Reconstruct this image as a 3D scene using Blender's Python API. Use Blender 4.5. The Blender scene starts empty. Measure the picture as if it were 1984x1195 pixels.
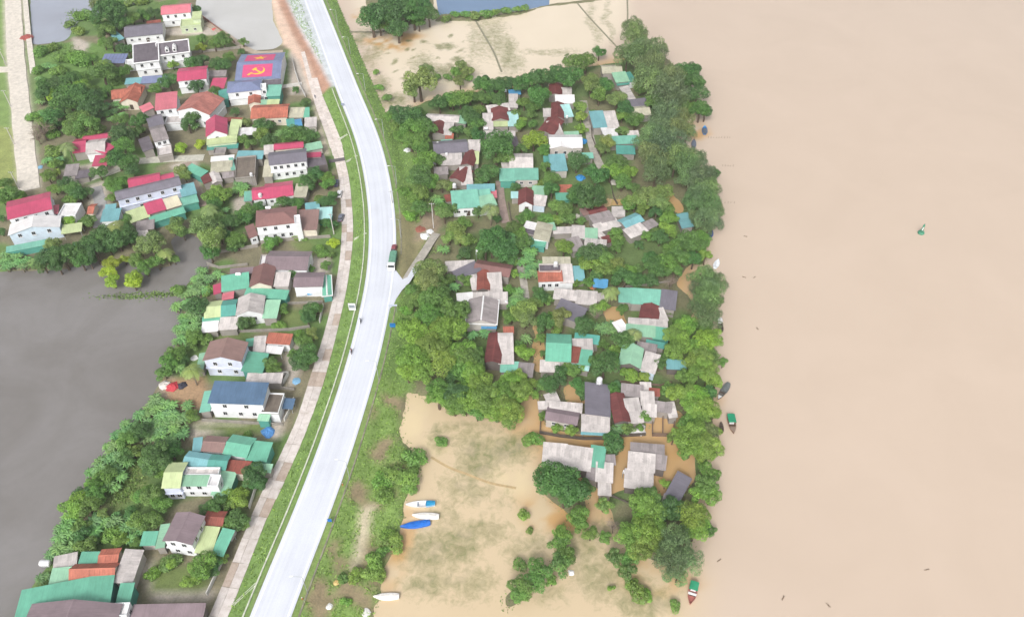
import bpy, bmesh, math, random
import numpy as np
from mathutils import Vector, Matrix, noise as mnoise
R = math.radians
random.seed(7)
scn = bpy.context.scene
COL = scn.collection

# ------------------------------------------------------------------ camera, sky, sun, exposure
CAMH = 185.0          # drone height in metres
PITCH = R(44.5)       # looking down
FOC = 1600.0 / 1984.0 # focal length in picture widths
cam = bpy.data.cameras.new('drone_camera')
cam.sensor_fit = 'HORIZONTAL'; cam.sensor_width = 36.0; cam.lens = FOC * 36.0
cam.clip_start = 1.0; cam.clip_end = 9000.0
camo = bpy.data.objects.new('drone_camera', cam); COL.objects.link(camo)
camo.location = (0, 0, CAMH); camo.rotation_euler = (math.pi / 2 - PITCH, 0, 0)
scn.camera = camo

SUN_EL, SUN_AZ = R(44), R(196)     # azimuth clockwise from +Y
w = bpy.data.worlds.new('World'); scn.world = w; w.use_nodes = True
nt = w.node_tree; nt.nodes.clear()
sky = nt.nodes.new('ShaderNodeTexSky'); sky.sky_type = 'NISHITA'; sky.sun_disc = False
sky.sun_elevation = SUN_EL; sky.sun_rotation = SUN_AZ
sky.air_density = 1.0; sky.dust_density = 6.0; sky.ozone_density = 1.0
hs = nt.nodes.new('ShaderNodeHueSaturation'); hs.inputs['Saturation'].default_value = 0.22
bg = nt.nodes.new('ShaderNodeBackground'); bg.inputs['Strength'].default_value = 0.15
wo = nt.nodes.new('ShaderNodeOutputWorld')
nt.links.new(sky.outputs[0], hs.inputs['Color']); nt.links.new(hs.outputs[0], bg.inputs['Color'])
nt.links.new(bg.outputs[0], wo.inputs['Surface'])
sl = bpy.data.lights.new('sun', 'SUN'); sl.energy = 1.4; sl.angle = R(14); sl.color = (1.0, 0.97, 0.93)
so = bpy.data.objects.new('sun', sl); COL.objects.link(so)
sd = Vector((math.sin(SUN_AZ) * math.cos(SUN_EL), math.cos(SUN_AZ) * math.cos(SUN_EL), math.sin(SUN_EL)))
so.rotation_euler = sd.to_track_quat('Z', 'Y').to_euler()
vs = scn.view_settings; vs.view_transform = 'Standard'; vs.look = 'None'; vs.exposure = 0.33; vs.gamma = 1.0
vs.use_curve_mapping = False

# ------------------------------------------------------------------ survey: photo pixel -> point on the plane z
ST, CT = math.sin(PITCH), math.cos(PITCH)
def G(px, py, z=0.0):
    u = (px - 992.0) / 1600.0; v = (py - 597.5) / 1600.0
    d = ST + v * CT; t = (CAMH - z) / d
    return Vector((u * t, (CT - v * ST) * t, z))
def PX(p):                              # world point -> photo pixel
    x, y, z = p; z -= CAMH
    dep = y * CT - z * ST
    return 992 + 1600 * x / dep, 597.5 - 1600 * (y * ST + z * CT) / dep
def scale_at(py, z=0.0):                # photo pixels per metre
    return 1600.0 * (ST + (py - 597.5) / 1600.0 * CT) / (CAMH - z)
REG = dict(A=(0, 0, 3.983), B=(320, 0, 3.983), C=(0, 280, 3.983), D=(320, 280, 3.983), E=(300, 480, 3.319),
           F=(200, 780, 2.879), g=(0, 850, 3.464), h=(420, 850, 3.464), I=(660, 0, 3.983), J=(800, 140, 4.269),
           K=(1020, 90, 3.983), L=(720, 360, 3.983), M=(980, 340, 3.984), N=(860, 540, 3.735),
           O=(1120, 540, 3.734), P=(1000, 820, 3.186), Z=(0, 0, 1.0))
def RP(r, x, y):
    a, b, s = REG[r]; return a + x / s, b + y / s

# ------------------------------------------------------------------ colours and materials
def lin(c): return c / 12.92 if c <= 0.04045 else ((c + 0.055) / 1.055) ** 2.4
def rgb(r, g, b, k=0.85): return (lin(r / 255) * k, lin(g / 255) * k, lin(b / 255) * k, 1.0)
MATS = {}
def newmat(name):
    m = bpy.data.materials.new(name); m.use_nodes = True
    n = m.node_tree; b = n.nodes['Principled BSDF']
    return m, n, b
def N_(n, t, **kw):
    x = n.nodes.new(t)
    for k, v in kw.items():
        if k in x.inputs: x.inputs[k].default_value = v
        else: setattr(x, k, v)
    return x
def ramp(n, fac, stops):
    r = n.nodes.new('ShaderNodeValToRGB'); e = r.color_ramp.elements
    while len(e) > 1: e.remove(e[-1])
    for i, (p, c) in enumerate(stops):
        q = e[0] if i == 0 else e.new(p)
        q.position = p; q.color = c if len(c) == 4 else (*c, 1)
    n.links.new(fac, r.inputs[0]); return r.outputs[0]
def mixc(n, fac, a, b, mode='MIX'):
    m = n.nodes.new('ShaderNodeMix'); m.data_type = 'RGBA'; m.blend_type = mode
    for s, v in ((m.inputs[0], fac), (m.inputs[6], a), (m.inputs[7], b)):
        if hasattr(v, 'is_linked') or isinstance(v, bpy.types.NodeSocket): n.links.new(v, s)
        else: s.default_value = v
    return m.outputs[2]
def g3(x): return (x, x, x, 1)
def plain(name, col, rough=0.6, metal=0.0, var=0.18, scale=0.7, bump=0.0):
    """paint, plaster, plastic: colour with weathering at two scales"""
    if name in MATS: return MATS[name]
    m, n, b = newmat(name)
    tc = N_(n, 'ShaderNodeTexCoord'); geo = N_(n, 'ShaderNodeNewGeometry')
    n1 = N_(n, 'ShaderNodeTexNoise', Scale=scale, Detail=5.0, Roughness=0.65)
    n.links.new(geo.outputs['Position'], n1.inputs['Vector'])
    f = ramp(n, n1.outputs['Fac'], [(0.3, g3(1 - var)), (0.65, g3(1.0 + var * 0.2))])
    c = mixc(n, 1.0, col, f, 'MULTIPLY')
    n.links.new(c, b.inputs['Base Color'])
    b.inputs['Roughness'].default_value = rough; b.inputs['Metallic'].default_value = metal
    if bump:
        bp = N_(n, 'ShaderNodeBump', Strength=bump, Distance=0.05); n2 = N_(n, 'ShaderNodeTexNoise', Scale=scale * 8)
        n.links.new(geo.outputs['Position'], n2.inputs['Vector'])
        n.links.new(n2.outputs['Fac'], bp.inputs['Height']); n.links.new(bp.outputs[0], b.inputs['Normal'])
    MATS[name] = m; return m
def roofmat(name, col, kind):
    """kind: metal (ribbed sheet), fibre (stained fibre cement), tile"""
    if name in MATS: return MATS[name]
    m, n, b = newmat(name)
    tc = N_(n, 'ShaderNodeTexCoord'); geo = N_(n, 'ShaderNodeNewGeometry'); oi = N_(n, 'ShaderNodeObjectInfo')
    uv = N_(n, 'ShaderNodeUVMap')
    sp = N_(n, 'ShaderNodeSeparateXYZ'); n.links.new(uv.outputs[0], sp.inputs[0])
    big = N_(n, 'ShaderNodeTexNoise', Scale=0.35, Detail=6.0, Roughness=0.6)
    n.links.new(geo.outputs['Position'], big.inputs['Vector'])
    # streaks running down the slope
    mp = N_(n, 'ShaderNodeMapping'); mp.inputs['Scale'].default_value = (2.6, 0.22, 1)
    n.links.new(uv.outputs[0], mp.inputs['Vector'])
    st = N_(n, 'ShaderNodeTexNoise', Scale=1.0, Detail=4.0, Roughness=0.7); n.links.new(mp.outputs[0], st.inputs['Vector'])
    # sheets one metre wide laid in courses: each a slightly different tone
    mp2 = N_(n, 'ShaderNodeMapping'); mp2.inputs['Scale'].default_value = (0.95, 0.42 if kind == 'fibre' else 0.16, 1)
    n.links.new(uv.outputs[0], mp2.inputs['Vector'])
    vr = N_(n, 'ShaderNodeTexVoronoi', Scale=1.0, Randomness=0.0); vr.voronoi_dimensions = '2D'
    n.links.new(mp2.outputs[0], vr.inputs['Vector'])
    vs_ = N_(n, 'ShaderNodeSeparateColor'); n.links.new(vr.outputs['Color'], vs_.inputs[0])
    a = {'metal': 0.12, 'fibre': 0.2, 'tile': 0.3}[kind]
    c = mixc(n, 1.0, col, ramp(n, big.outputs['Fac'], [(0.32, g3(1 - a)), (0.62, g3(1.06))]), 'MULTIPLY')
    c = mixc(n, 1.0, c, ramp(n, st.outputs['Fac'], [(0.36, g3(1 - a * (.6 if kind == 'fibre' else 1.1))), (0.56, g3(1.0))]), 'MULTIPLY')
    c = mixc(n, 1.0, c, ramp(n, vs_.outputs[0], [(0.0, g3(1 - a * (.9 if kind == 'fibre' else .7))), (1.0, g3(1.05))]), 'MULTIPLY')
    c = mixc(n, 1.0, c, ramp(n, oi.outputs['Random'], [(0.0, g3(0.86)), (1.0, g3(1.08))]), 'MULTIPLY')
    if kind != 'metal':
        sm = N_(n, 'ShaderNodeTexNoise', Scale=1.9, Detail=6.0, Roughness=0.75)
        n.links.new(geo.outputs['Position'], sm.inputs['Vector'])
        c = mixc(n, ramp(n, sm.outputs['Fac'], [(0.55, g3(0)), (0.72, g3(0.55))]), c, rgb(88, 80, 74))
    n.links.new(c, b.inputs['Base Color'])
    b.inputs['Roughness'].default_value = {'metal': 0.42, 'fibre': 0.85, 'tile': 0.75}[kind]
    wv = N_(n, 'ShaderNodeTexWave', Scale=1.0, Distortion=0.0); wv.bands_direction = 'X'
    mp3 = N_(n, 'ShaderNodeMapping'); mp3.inputs['Scale'].default_value = (1.1, 1.1, 1); n.links.new(uv.outputs[0], mp3.inputs['Vector'])
    n.links.new(mp3.outputs[0], wv.inputs['Vector'])
    bp = N_(n, 'ShaderNodeBump', Strength=0.35, Distance=0.06); n.links.new(wv.outputs['Fac'], bp.inputs['Height'])
    n.links.new(bp.outputs[0], b.inputs['Normal'])
    MATS[name] = m; return m
ROOFC = dict(teal=(126, 188, 168, 'metal'), tealD=(90, 160, 148, 'metal'), tealB=(120, 172, 178, 'metal'), green=(112, 182, 156, 'metal'),
    mint=(150, 196, 166, 'metal'), lime=(198, 212, 160, 'metal'), cream=(224, 216, 190, 'metal'), crim=(190, 80, 110, 'metal'),
    pink=(212, 122, 134, 'metal'), salm=(178, 116, 106, 'tile'), oran=(188, 112, 92, 'tile'), rust=(150, 84, 72, 'tile'),
    maro=(122, 66, 64, 'tile'), slate=(122, 118, 128, 'metal'), grey=(150, 142, 142, 'fibre'), lgrey=(200, 193, 190, 'fibre'),
    whit=(236, 234, 234, 'metal'), bluG=(134, 144, 178, 'metal'), navy=(88, 114, 142, 'metal'), purp=(138, 122, 127, 'metal'),
    brown=(150, 122, 116, 'metal'), tan=(184, 180, 160, 'fibre'), dark=(108, 101, 108, 'fibre'), blue=(92, 156, 200, 'metal'),
    cyan=(172, 216, 214, 'metal'), moss=(118, 108, 98, 'fibre'), rslat=(140, 104, 100, 'metal'))
def RM(k): r, g, b_, kind = ROOFC[k]; return roofmat('roof_' + k, rgb(r, g, b_, {'metal': .92, 'fibre': 1.0, 'tile': 1.0}[kind]), kind)
WALLC = dict(w=(236, 238, 240), l=(214, 220, 238), c=(226, 216, 200), g=(158, 152, 146), e=(196, 190, 184), t=(88, 160, 146), b=(206, 222, 236),
             p=(200, 212, 180), k=(112, 104, 100))
def WM(k): return plain('plaster_' + k, rgb(*WALLC[k], 0.9), 0.8, var=0.16, scale=0.6)
GLASS, gn, gb = newmat('window_glass')
gb.inputs['Base Color'].default_value = (0.02, 0.025, 0.03, 1); gb.inputs['Roughness'].default_value = 0.12
FRAME = plain('window_frame_paint', rgb(225, 225, 225), 0.5, var=0.1)
CONC = plain('concrete', rgb(205, 200, 196), 0.85, var=0.3, scale=0.5)
STEEL = plain('galvanised_steel', rgb(200, 204, 208), 0.4, 0.5, 0.12)
WHITE = plain('white_paint', rgb(240, 240, 240), 0.5, var=0.06)
DARKW = plain('dark_timber', rgb(92, 78, 66), 0.8, var=0.3)
BLACK = plain('black_rubber', rgb(38, 38, 40), 0.8)

# ------------------------------------------------------------------ object helpers
def tag(o, label=None, cat=None, group=None, kind=None):
    if label: o['label'] = label
    if cat: o['category'] = cat
    if group: o['group'] = group
    if kind: o['kind'] = kind
    return o
def empty(name, loc=(0, 0, 0), rz=0.0):
    o = bpy.data.objects.new(name, None); COL.objects.link(o); o.location = loc; o.rotation_euler = (0, 0, rz)
    o.empty_display_size = 0.5; return o
class MB:
    def __init__(s): s.v = []; s.f = []
    def add(s, vs, fs):
        k = len(s.v); s.v += [tuple(x) for x in vs]; s.f += [tuple(i + k for i in f) for f in fs]; return s
    def box(s, cx, cy, cz, sx, sy, sz, rz=0.0):
        c, n = math.cos(rz), math.sin(rz); vs = []
        for z in (-sz / 2, sz / 2):
            for x, y in ((-sx / 2, -sy / 2), (sx / 2, -sy / 2), (sx / 2, sy / 2), (-sx / 2, sy / 2)):
                vs.append((cx + x * c - y * n, cy + x * n + y * c, cz + z))
        return s.add(vs, [(3, 2, 1, 0), (4, 5, 6, 7), (0, 1, 5, 4), (1, 2, 6, 5), (2, 3, 7, 6), (3, 0, 4, 7)])
    def tube(s, a, b, r0, r1=None, n=8):
        a, b = Vector(a), Vector(b); r1 = r0 if r1 is None else r1
        q = (b - a).to_track_quat('Z', 'Y'); vs = []
        for p, r in ((a, r0), (b, r1)):
            for i in range(n):
                t = 2 * math.pi * i / n; vs.append(p + q @ Vector((r * math.cos(t), r * math.sin(t), 0)))
        fs = [(i, (i + 1) % n, n + (i + 1) % n, n + i) for i in range(n)]
        return s.add(vs, fs + [tuple(range(n - 1, -1, -1)), tuple(range(n, 2 * n))])
    def prism(s, prof, axis, a, b):
        """closed profile [(p,q)] extruded along x (profile y,z) or y (profile x,z) from a to b"""
        n = len(prof); vs = []
        for t in (a, b):
            for p, q in prof: vs.append((t, p, q) if axis == 'x' else (p, t, q))
        fs = [(i, (i + 1) % n, n + (i + 1) % n, n + i) for i in range(n)]
        return s.add(vs, fs + [tuple(range(n - 1, -1, -1)), tuple(range(n, 2 * n))])
    def loft(s, rings, caps=True):
        n = len(rings[0]); vs = [p for r in rings for p in r]; fs = []
        for k in range(len(rings) - 1):
            for i in range(n): fs.append((k * n + i, k * n + (i + 1) % n, (k + 1) * n + (i + 1) % n, (k + 1) * n + i))
        if caps: fs += [tuple(range(n - 1, -1, -1)), tuple(range((len(rings) - 1) * n, len(rings) * n))]
        return s.add(vs, fs)
    def mesh(s, name):
        me = bpy.data.meshes.new(name); me.from_pydata(s.v, [], s.f); me.update()
        bm = bmesh.new(); bm.from_mesh(me); bmesh.ops.recalc_face_normals(bm, faces=bm.faces); bm.to_mesh(me); bm.free()
        return me
    def build(s, name, mat, parent=None, loc=None, rz=None, smooth=False):
        return put(name, s.mesh(name), mat, parent, loc, rz, smooth)
def put(name, me, mat, parent=None, loc=None, rz=None, smooth=False):
    o = bpy.data.objects.new(name, me); COL.objects.link(o)
    if mat is not None and not me.materials: me.materials.append(mat)
    if parent: o.parent = parent
    if loc is not None: o.location = loc
    if rz is not None: o.rotation_euler = (0, 0, rz)
    if smooth:
        for p in me.polygons: p.use_smooth = True
    return o
def copy_tree(o, parent=None):
    c = o.copy(); COL.objects.link(c); c.parent = parent
    for ch in list(o.children): copy_tree(ch, c)
    return c

# ------------------------------------------------------------------ the highway line (photo survey, left and right edge)
HWZ = 2.25
HY = [0, 90, 180, 270, 360, 450, 540, 630, 720, 810, 900, 1015, 1105, 1195]
HL = [588, 622, 655, 690, 709, 715.5, 709, 690, 667, 637, 605, 561, 524, 487]
HR = [625.6, 661, 697, 734, 757.5, 767, 764, 749, 727, 701, 672, 629, 593, 560]
def spline(pts, step=2.0):
    """resample a polyline of Vectors through Catmull-Rom"""
    P = [pts[0] * 2 - pts[1]] + pts + [pts[-1] * 2 - pts[-2]]; out = []
    for i in range(1, len(P) - 2):
        n = max(2, int((P[i + 1] - P[i]).length / step))
        for k in range(n):
            t = k / n
            out.append(0.5 * ((2 * P[i]) + (P[i + 1] - P[i - 1]) * t + (2 * P[i - 1] - 5 * P[i] + 4 * P[i + 1] - P[i + 2]) * t * t
                              + (3 * P[i] - P[i - 1] - 3 * P[i + 1] + P[i + 2]) * t ** 3))
    out.append(pts[-1]); return out
hc = []
for y, l, r in zip(HY, HL, HR): hc.append((G(l, y, HWZ) + G(r, y, HWZ)) / 2)
d0 = (hc[0] - hc[1]).normalized(); d1 = (hc[-1] - hc[-2]).normalized()
hc = [hc[0] + d0 * 160, hc[0] + d0 * 60] + hc + [hc[-1] + d1 * 60, hc[-1] + d1 * 160]
HC = spline(hc, 3.0)
for _ in range(6): HC = [HC[0]] + [(HC[i - 1] + HC[i] * 2 + HC[i + 1]) / 4 for i in range(1, len(HC) - 1)] + [HC[-1]]
HALF = 4.7
def normals(line):
    out = []
    for i in range(len(line)):
        t = line[min(i + 1, len(line) - 1)] - line[max(i - 1, 0)]; t.z = 0; t.normalize(); out.append(Vector((-t.y, t.x, 0)))
    return out        # to the left of travel; HC travels towards the camera, so the photo's right
HN = normals(HC)
HCa = np.array([(p.x, p.y) for p in HC]); HNa = np.array([(p.x, p.y) for p in HN])
def strip(line, nrm, a, b, z, za=None):
    """flat ribbon between offsets a and b"""
    m = MB(); vs = []
    for p, q in zip(line, nrm):
        vs += [(p.x + q.x * a, p.y + q.y * a, z), (p.x + q.x * b, p.y + q.y * b, z)]
    m.add(vs, [(2 * i, 2 * i + 1, 2 * i + 3, 2 * i + 2) for i in range(len(line) - 1)]); return m

# service road (left of the highway)
SRZ = 1.0
SRL = [(583, 100), (604, 180), (617, 220), (635, 270), (651, 315), (658, 360), (662, 450), (653, 540), (632, 630), (604, 720), (579, 800), (553, 860), (519, 930), (487, 1000), (449, 1090), (404, 1195)]
SRR = [(600, 100), (623, 180), (639, 220), (659, 270), (668, 315), (678, 360), (684, 450), (674, 540), (656, 630), (633, 720), (606, 800), (583, 860), (552, 930), (518, 1000), (483, 1090), (441, 1195)]
SC = [(G(*a, SRZ) + G(*b, SRZ)) / 2 for a, b in zip(SRL, SRR)]
SC.append(SC[-1] + (SC[-1] - SC[-2]) * 1.5)
SCs = spline(SC, 4.6); SN = normals(SCs)

# ------------------------------------------------------------------ terrain grid
def axis(lo, hi, st, far):
    core = list(np.arange(lo, hi + 0.01, st)); a = []; b = []; x, s = lo, st
    while x > -far: s *= 1.5; x -= s; a.append(x)
    x, s = hi, st
    while x < far: s *= 1.5; x += s; b.append(x)
    return np.array(a[::-1] + core + b)
XS = axis(-330, 104, 0.85, 3500); YS = axis(56, 474, 0.85, 3500)
GX, GY = np.meshgrid(XS, YS); SH = GX.shape
def inpoly(poly, z=0.3, X=None, Y=None):
    X = GX if X is None else X; Y = GY if Y is None else Y
    P = [G(x, y, z) for x, y in poly]; m = np.zeros(X.shape, bool); n = len(P)
    for i in range(n):
        a, b = P[i], P[(i + 1) % n]
        if abs(a.y - b.y) < 1e-9: continue
        c = ((a.y > Y) != (b.y > Y)) & (X < (b.x - a.x) * (Y - a.y) / (b.y - a.y) + a.x)
        m ^= c
    return m
def blur(a, k):
    for ax in (0, 1):
        p = np.concatenate([np.repeat(np.take(a, [0], ax), k, ax), a, np.repeat(np.take(a, [-1], ax), k, ax)], ax)
        c = np.cumsum(p, ax); c = np.concatenate([np.zeros_like(np.take(c, [0], ax)), c], ax)
        n = a.shape[ax]; w_ = 2 * k + 1
        a = (np.take(c, range(w_, w_ + n), ax) - np.take(c, range(0, n), ax)) / w_
    return a
rng = np.random.default_rng(3)
def fbm(X, Y, sc, seed=0):
    """value noise, three octaves"""
    out = np.zeros(X.shape); amp = 1.0; tot = 0
    r = np.random.default_rng(seed)
    for o in range(3):
        T = r.random((64, 64)); x = X / sc * 2 ** o; y = Y / sc * 2 ** o
        xi = np.floor(x).astype(int); yi = np.floor(y).astype(int); fx = x - xi; fy = y - yi
        fx = fx * fx * (3 - 2 * fx); fy = fy * fy * (3 - 2 * fy)
        g = lambda i, j: T[(yi + j) % 64, (xi + i) % 64]
        out += amp * ((g(0, 0) * (1 - fx) + g(1, 0) * fx) * (1 - fy) + (g(0, 1) * (1 - fx) + g(1, 1) * fx) * fy)
        tot += amp; amp *= 0.5
    return out / tot
def sidedist(X, Y, line=HCa, nrm=HNa):
    """signed distance from a centre line (+ on the photo's right)"""
    d = np.full(X.shape, 1e9); s = np.zeros(X.shape)
    for i in range(0, len(line)):
        dx = X - line[i, 0]; dy = Y - line[i, 1]; q = dx * dx + dy * dy
        m = q < d; d[m] = q[m]; s[m] = (dx * nrm[i, 0] + dy * nrm[i, 1])[m]
    return np.sqrt(d) * np.sign(s), s
HD, _ = sidedist(GX, GY)
if HD[np.argmin(abs(YS - 200)), np.argmin(abs(XS - 50))] < 0: HD = -HD; RS = -1.0
else: RS = 1.0
# water bodies and land, west of the road
POND_MAIN = [(-900, 530), (0, 527), (60, 524), (120, 522), (185, 507), (222, 500), (262, 512), (300, 520), (345, 514), (338, 480), (330, 458), (368, 452), (402, 478), (416, 500),
             (398, 522), (362, 545), (350, 575), (345, 640), (330, 690), (310, 735), (285, 775), (255, 815), (225, 850), (195, 890), (165, 930), (140, 975),
             (110, 1030), (96, 1085), (70, 1115), (40, 1165), (20, 1230), (-50, 1320), (-900, 1320)]
POND_NW = [(58, -70), (280, -70), (262, 8), (205, 14), (190, 30), (150, 38), (135, 62), (128, 78), (62, 86)]
POND_N = [(384, -70), (516, -70), (528, 40), (547, 82), (530, 95), (482, 96), (440, 66), (402, 38), (380, 18)]
POND_BLUE = [(838, -70), (1060, -70), (1050, 6), (1010, 16), (900, 24), (848, 22)]
# east of the road
EAST_LAND = [(775, 215), (830, 192), (930, 175), (1010, 168), (1095, 138), (1150, 125), (1205, 118), (1215, 86), (1250, 82), (1292, 112), (1340, 150), (1365, 210),
             (1335, 232), (1310, 262), (1345, 320), (1378, 370), (1385, 430), (1372, 480), (1380, 560), (1388, 640), (1392, 720), (1384, 800), (1378, 900), (1365, 970),
             (1360, 1040), (1330, 1090), (1280, 1100), (1210, 1060), (1180, 985), (1170, 960), (1230, 930), (1300, 960), (1340, 930), (1335, 850), (1300, 842), (1190, 846),
             (1100, 845), (1045, 825), (1042, 770), (1020, 740), (1010, 810), (960, 815), (900, 800), (840, 775), (790, 745), (740, 720), (760, 600), (770, 400), (760, 250)]
VERGE_S = [(690, 720), (790, 745), (782, 770), (778, 800), (772, 850), (800, 885), (822, 905), (790, 950), (778, 1010), (775, 1060), (745, 1110), (735, 1150), (722, 1200), (715, 1320), (500, 1320)]
SPIT = [(1030, 935), (1060, 905), (1110, 925), (1150, 965), (1142, 1005), (1112, 1030), (1100, 1085), (1060, 1110), (1040, 1150), (985, 1190), (965, 1200), (965, 1150), (1030, 1090), (1075, 1060), (1068, 1030), (1105, 1000), (1065, 975)]
BUND_N = [(705, 60), (770, 62), (830, 45), (850, 22), (930, 28), (1010, 18), (1060, 6), (1200, -10), (1200, 0), (1060, 14), (1010, 30), (930, 42), (850, 42), (760, 70)]
WOODLOT = [(690, -70), (835, -70), (845, 20), (820, 40), (760, 62), (712, 45)]
FLOODED = [  # lanes and yards the water has reached
    [(1150, 375), (1205, 385), (1290, 365), (1330, 400), (1325, 420), (1270, 395), (1180, 400), (1160, 412), (1145, 400)],
    [(1300, 545), (1350, 500), (1372, 520), (1362, 640), (1345, 640), (1335, 580)],
    [(1028, 610), (1050, 610), (1052, 730), (1030, 730)],
    [(1130, 595), (1210, 590), (1212, 640), (1180, 640), (1175, 600)],
    [(1080, 745), (1150, 738), (1150, 775), (1100, 790)], [(1255, 795), (1325, 790), (1320, 850), (1250, 850)]]
east = HD > 0
H = np.where(east, -0.9, 0.7)
outer = (GX > 110) | (GY < 50) & (GX > -60) | (GY > 480)
for p in (POND_MAIN, POND_NW, POND_N): H[inpoly(p) & ~east] = -1.0
LANDE = inpoly(EAST_LAND) & east
H[LANDE] = 0.42
H[inpoly(VERGE_S) & east] = 0.7
for p in (SPIT, BUND_N): H[inpoly(p) & east] = 0.22
H[inpoly(WOODLOT) & east] = 0.4
H[inpoly(POND_BLUE) & east] = -1.0
for p in FLOODED: H[inpoly(p)] = -0.35
H = blur(blur(H, 2), 2)
shoreb = inpoly([(690, 740), (860, 740), (860, 1320), (560, 1320)], 0.3) & east
H += (fbm(GX, GY, 9.0, 1) - 0.5) * np.where(shoreb, 1.1, np.where(east, 0.55, 0.3)) + np.where(shoreb, (fbm(GX, GY, 2.6, 8) - .5) * .7, 0) + (fbm(GX, GY, 3.0, 2) - 0.5) * 0.18
ad = np.abs(HD)
# embankment under the highway, service road bed, far lane
t = np.clip((ad - 6.3) / np.where(HD > 0, 6.0, 5.5), 0, 1); t = t * t * (3 - 2 * t)
H = np.maximum(H, (HWZ - 0.12) * (1 - t) + np.where(HD > 0, 0.1, 0.6) * t - np.where(t >= 1, 50, 0))
H = np.where(ad < 6.3, HWZ - 0.12 - 0.06 * (ad > 4.9), H)
SCa = np.array([(p.x, p.y) for p in SCs]); SNa = np.array([(p.x, p.y) for p in SN])
SD = np.abs(sidedist(GX, GY, SCa, SNa)[0])
H = np.where(SD < 3.6, SRZ - 0.13, H)
LANE_L = [(10, -10), (13, 100), (25, 200), (32, 290), (40, 368), (75, 366), (66, 290), (55, 200), (43, 100), (38, -10)]
lanem = inpoly([(x + (-4 if i < 5 else 4), y) for i, (x, y) in enumerate(LANE_L)], 0.9)
H = np.where(lanem, 0.78, H)
H[(GX < -345) & (H < 0) & (GY > 300)] = 0.6
# ---- land cover colours
def C3(r, g, b, k=0.85): return np.array(rgb(r, g, b, k)[:3])
soil = np.empty(SH + (3,)); soil[:] = C3(134, 128, 104)
soil[east] = C3(128, 126, 96)
def paint(poly, c, z=0.5): soil[inpoly(poly, z)] = c
GRASS = C3(124, 154, 86); GRASS2 = C3(130, 158, 86); YARD = C3(196, 186, 176); DIRT = C3(170, 140, 116); REDS = C3(188, 148, 128); BANK = C3(112, 116, 82)
vill = (~east) & (fbm(GX, GY, 16, 5) > 0.52); soil[vill] = C3(106, 134, 76)
ve = LANDE & (fbm(GX, GY, 12, 6) > 0.5); soil[ve] = C3(104, 126, 76)
paint([(-400, -60), (12, -60), (40, 375), (20, 400), (-400, 420)], C3(132, 158, 92))
paint([(-400, 200), (30, 250), (38, 365), (-400, 380)], C3(150, 160, 96))
paint([(40, -60), (56, -60), (78, 300), (66, 300)], C3(120, 140, 90))
paint([(68, 90), (160, 80), (250, 100), (240, 180), (70, 200)], C3(112, 146, 78))
for p in ([(140, 72), (175, 85), (168, 102), (142, 98)], [(120, 330), (260, 300), (270, 310), (130, 372)], [(170, 360), (205, 350), (215, 420), (180, 430)],
          [(330, 320), (380, 310), (395, 390), (365, 395)], [(395, 50), (430, 55), (440, 70), (330, 70), (300, 60)], [(600, 110), (560, 100), (560, 185), (600, 185)],
          [(450, 385), (480, 380), (480, 410), (455, 415)], [(600, 500), (640, 490), (640, 535), (600, 530)], [(400, 735), (320, 730), (310, 770), (380, 790)],
          [(260, 1100), (300, 1085), (420, 1150), (400, 1165), (300, 1165)], [(330, 830), (400, 815), (480, 820), (470, 835), (350, 850)],
          [(550, 690), (590, 640), (600, 690), (560, 760)], [(530, 790), (560, 770), (545, 850), (520, 850)]): paint(p, YARD)
for p in ([(545, 600), (590, 600), (590, 635), (545, 632)], [(220, 890), (270, 880), (290, 940), (230, 990), (205, 990)], [(295, 1090), (420, 1100), (395, 1150), (290, 1150)],
          [(355, 825), (510, 820), (512, 840), (450, 842)], [(560, 470), (600, 470), (640, 490), (600, 500)], [(390, 70), (460, 70), (470, 95), (390, 95)], [(300, 655), (480, 645), (470, 660), (330, 670)]): paint(p, C3(116, 132, 78))
paint([(310, 735), (400, 730), (400, 790), (330, 790)], C3(176, 146, 116))
# verge and slopes
gr = (ad > 4.6) & (ad < 13.5) & (GX > -200)
soil[gr] = GRASS; soil[(HD > 4) & inpoly([(700, 560), (800, 560), (800, 760), (690, 760)], .5)] = GRASS; soil[(HD > 4.6) & (HD < 19) & inpoly([(600, -80), (680, -80), (712, 60), (760, 190), (800, 300), (830, 440), (800, 560), (780, 740), (600, 740)], 0.5)] = GRASS
soil[inpoly(VERGE_S, 0.5) & east & (HD > 4.6)] = GRASS2
mot = fbm(GX, GY, 5, 9); gsel = inpoly(VERGE_S, 0.5) & east & (HD > 6.5) & (mot > 0.60); soil[gsel] = C3(150, 136, 108)
paint([(700, 985), (728, 975), (722, 1010), (706, 1060), (692, 1108), (680, 1110), (690, 1050)], C3(196, 186, 160), 0.7)
paint([(768, 590), (770, 420), (800, 420), (830, 460), (780, 560)], C3(146, 140, 104), 0.6)
paint([(820, 400), (860, 400), (850, 450), (800, 470)], C3(156, 140, 120), 0.6)
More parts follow.
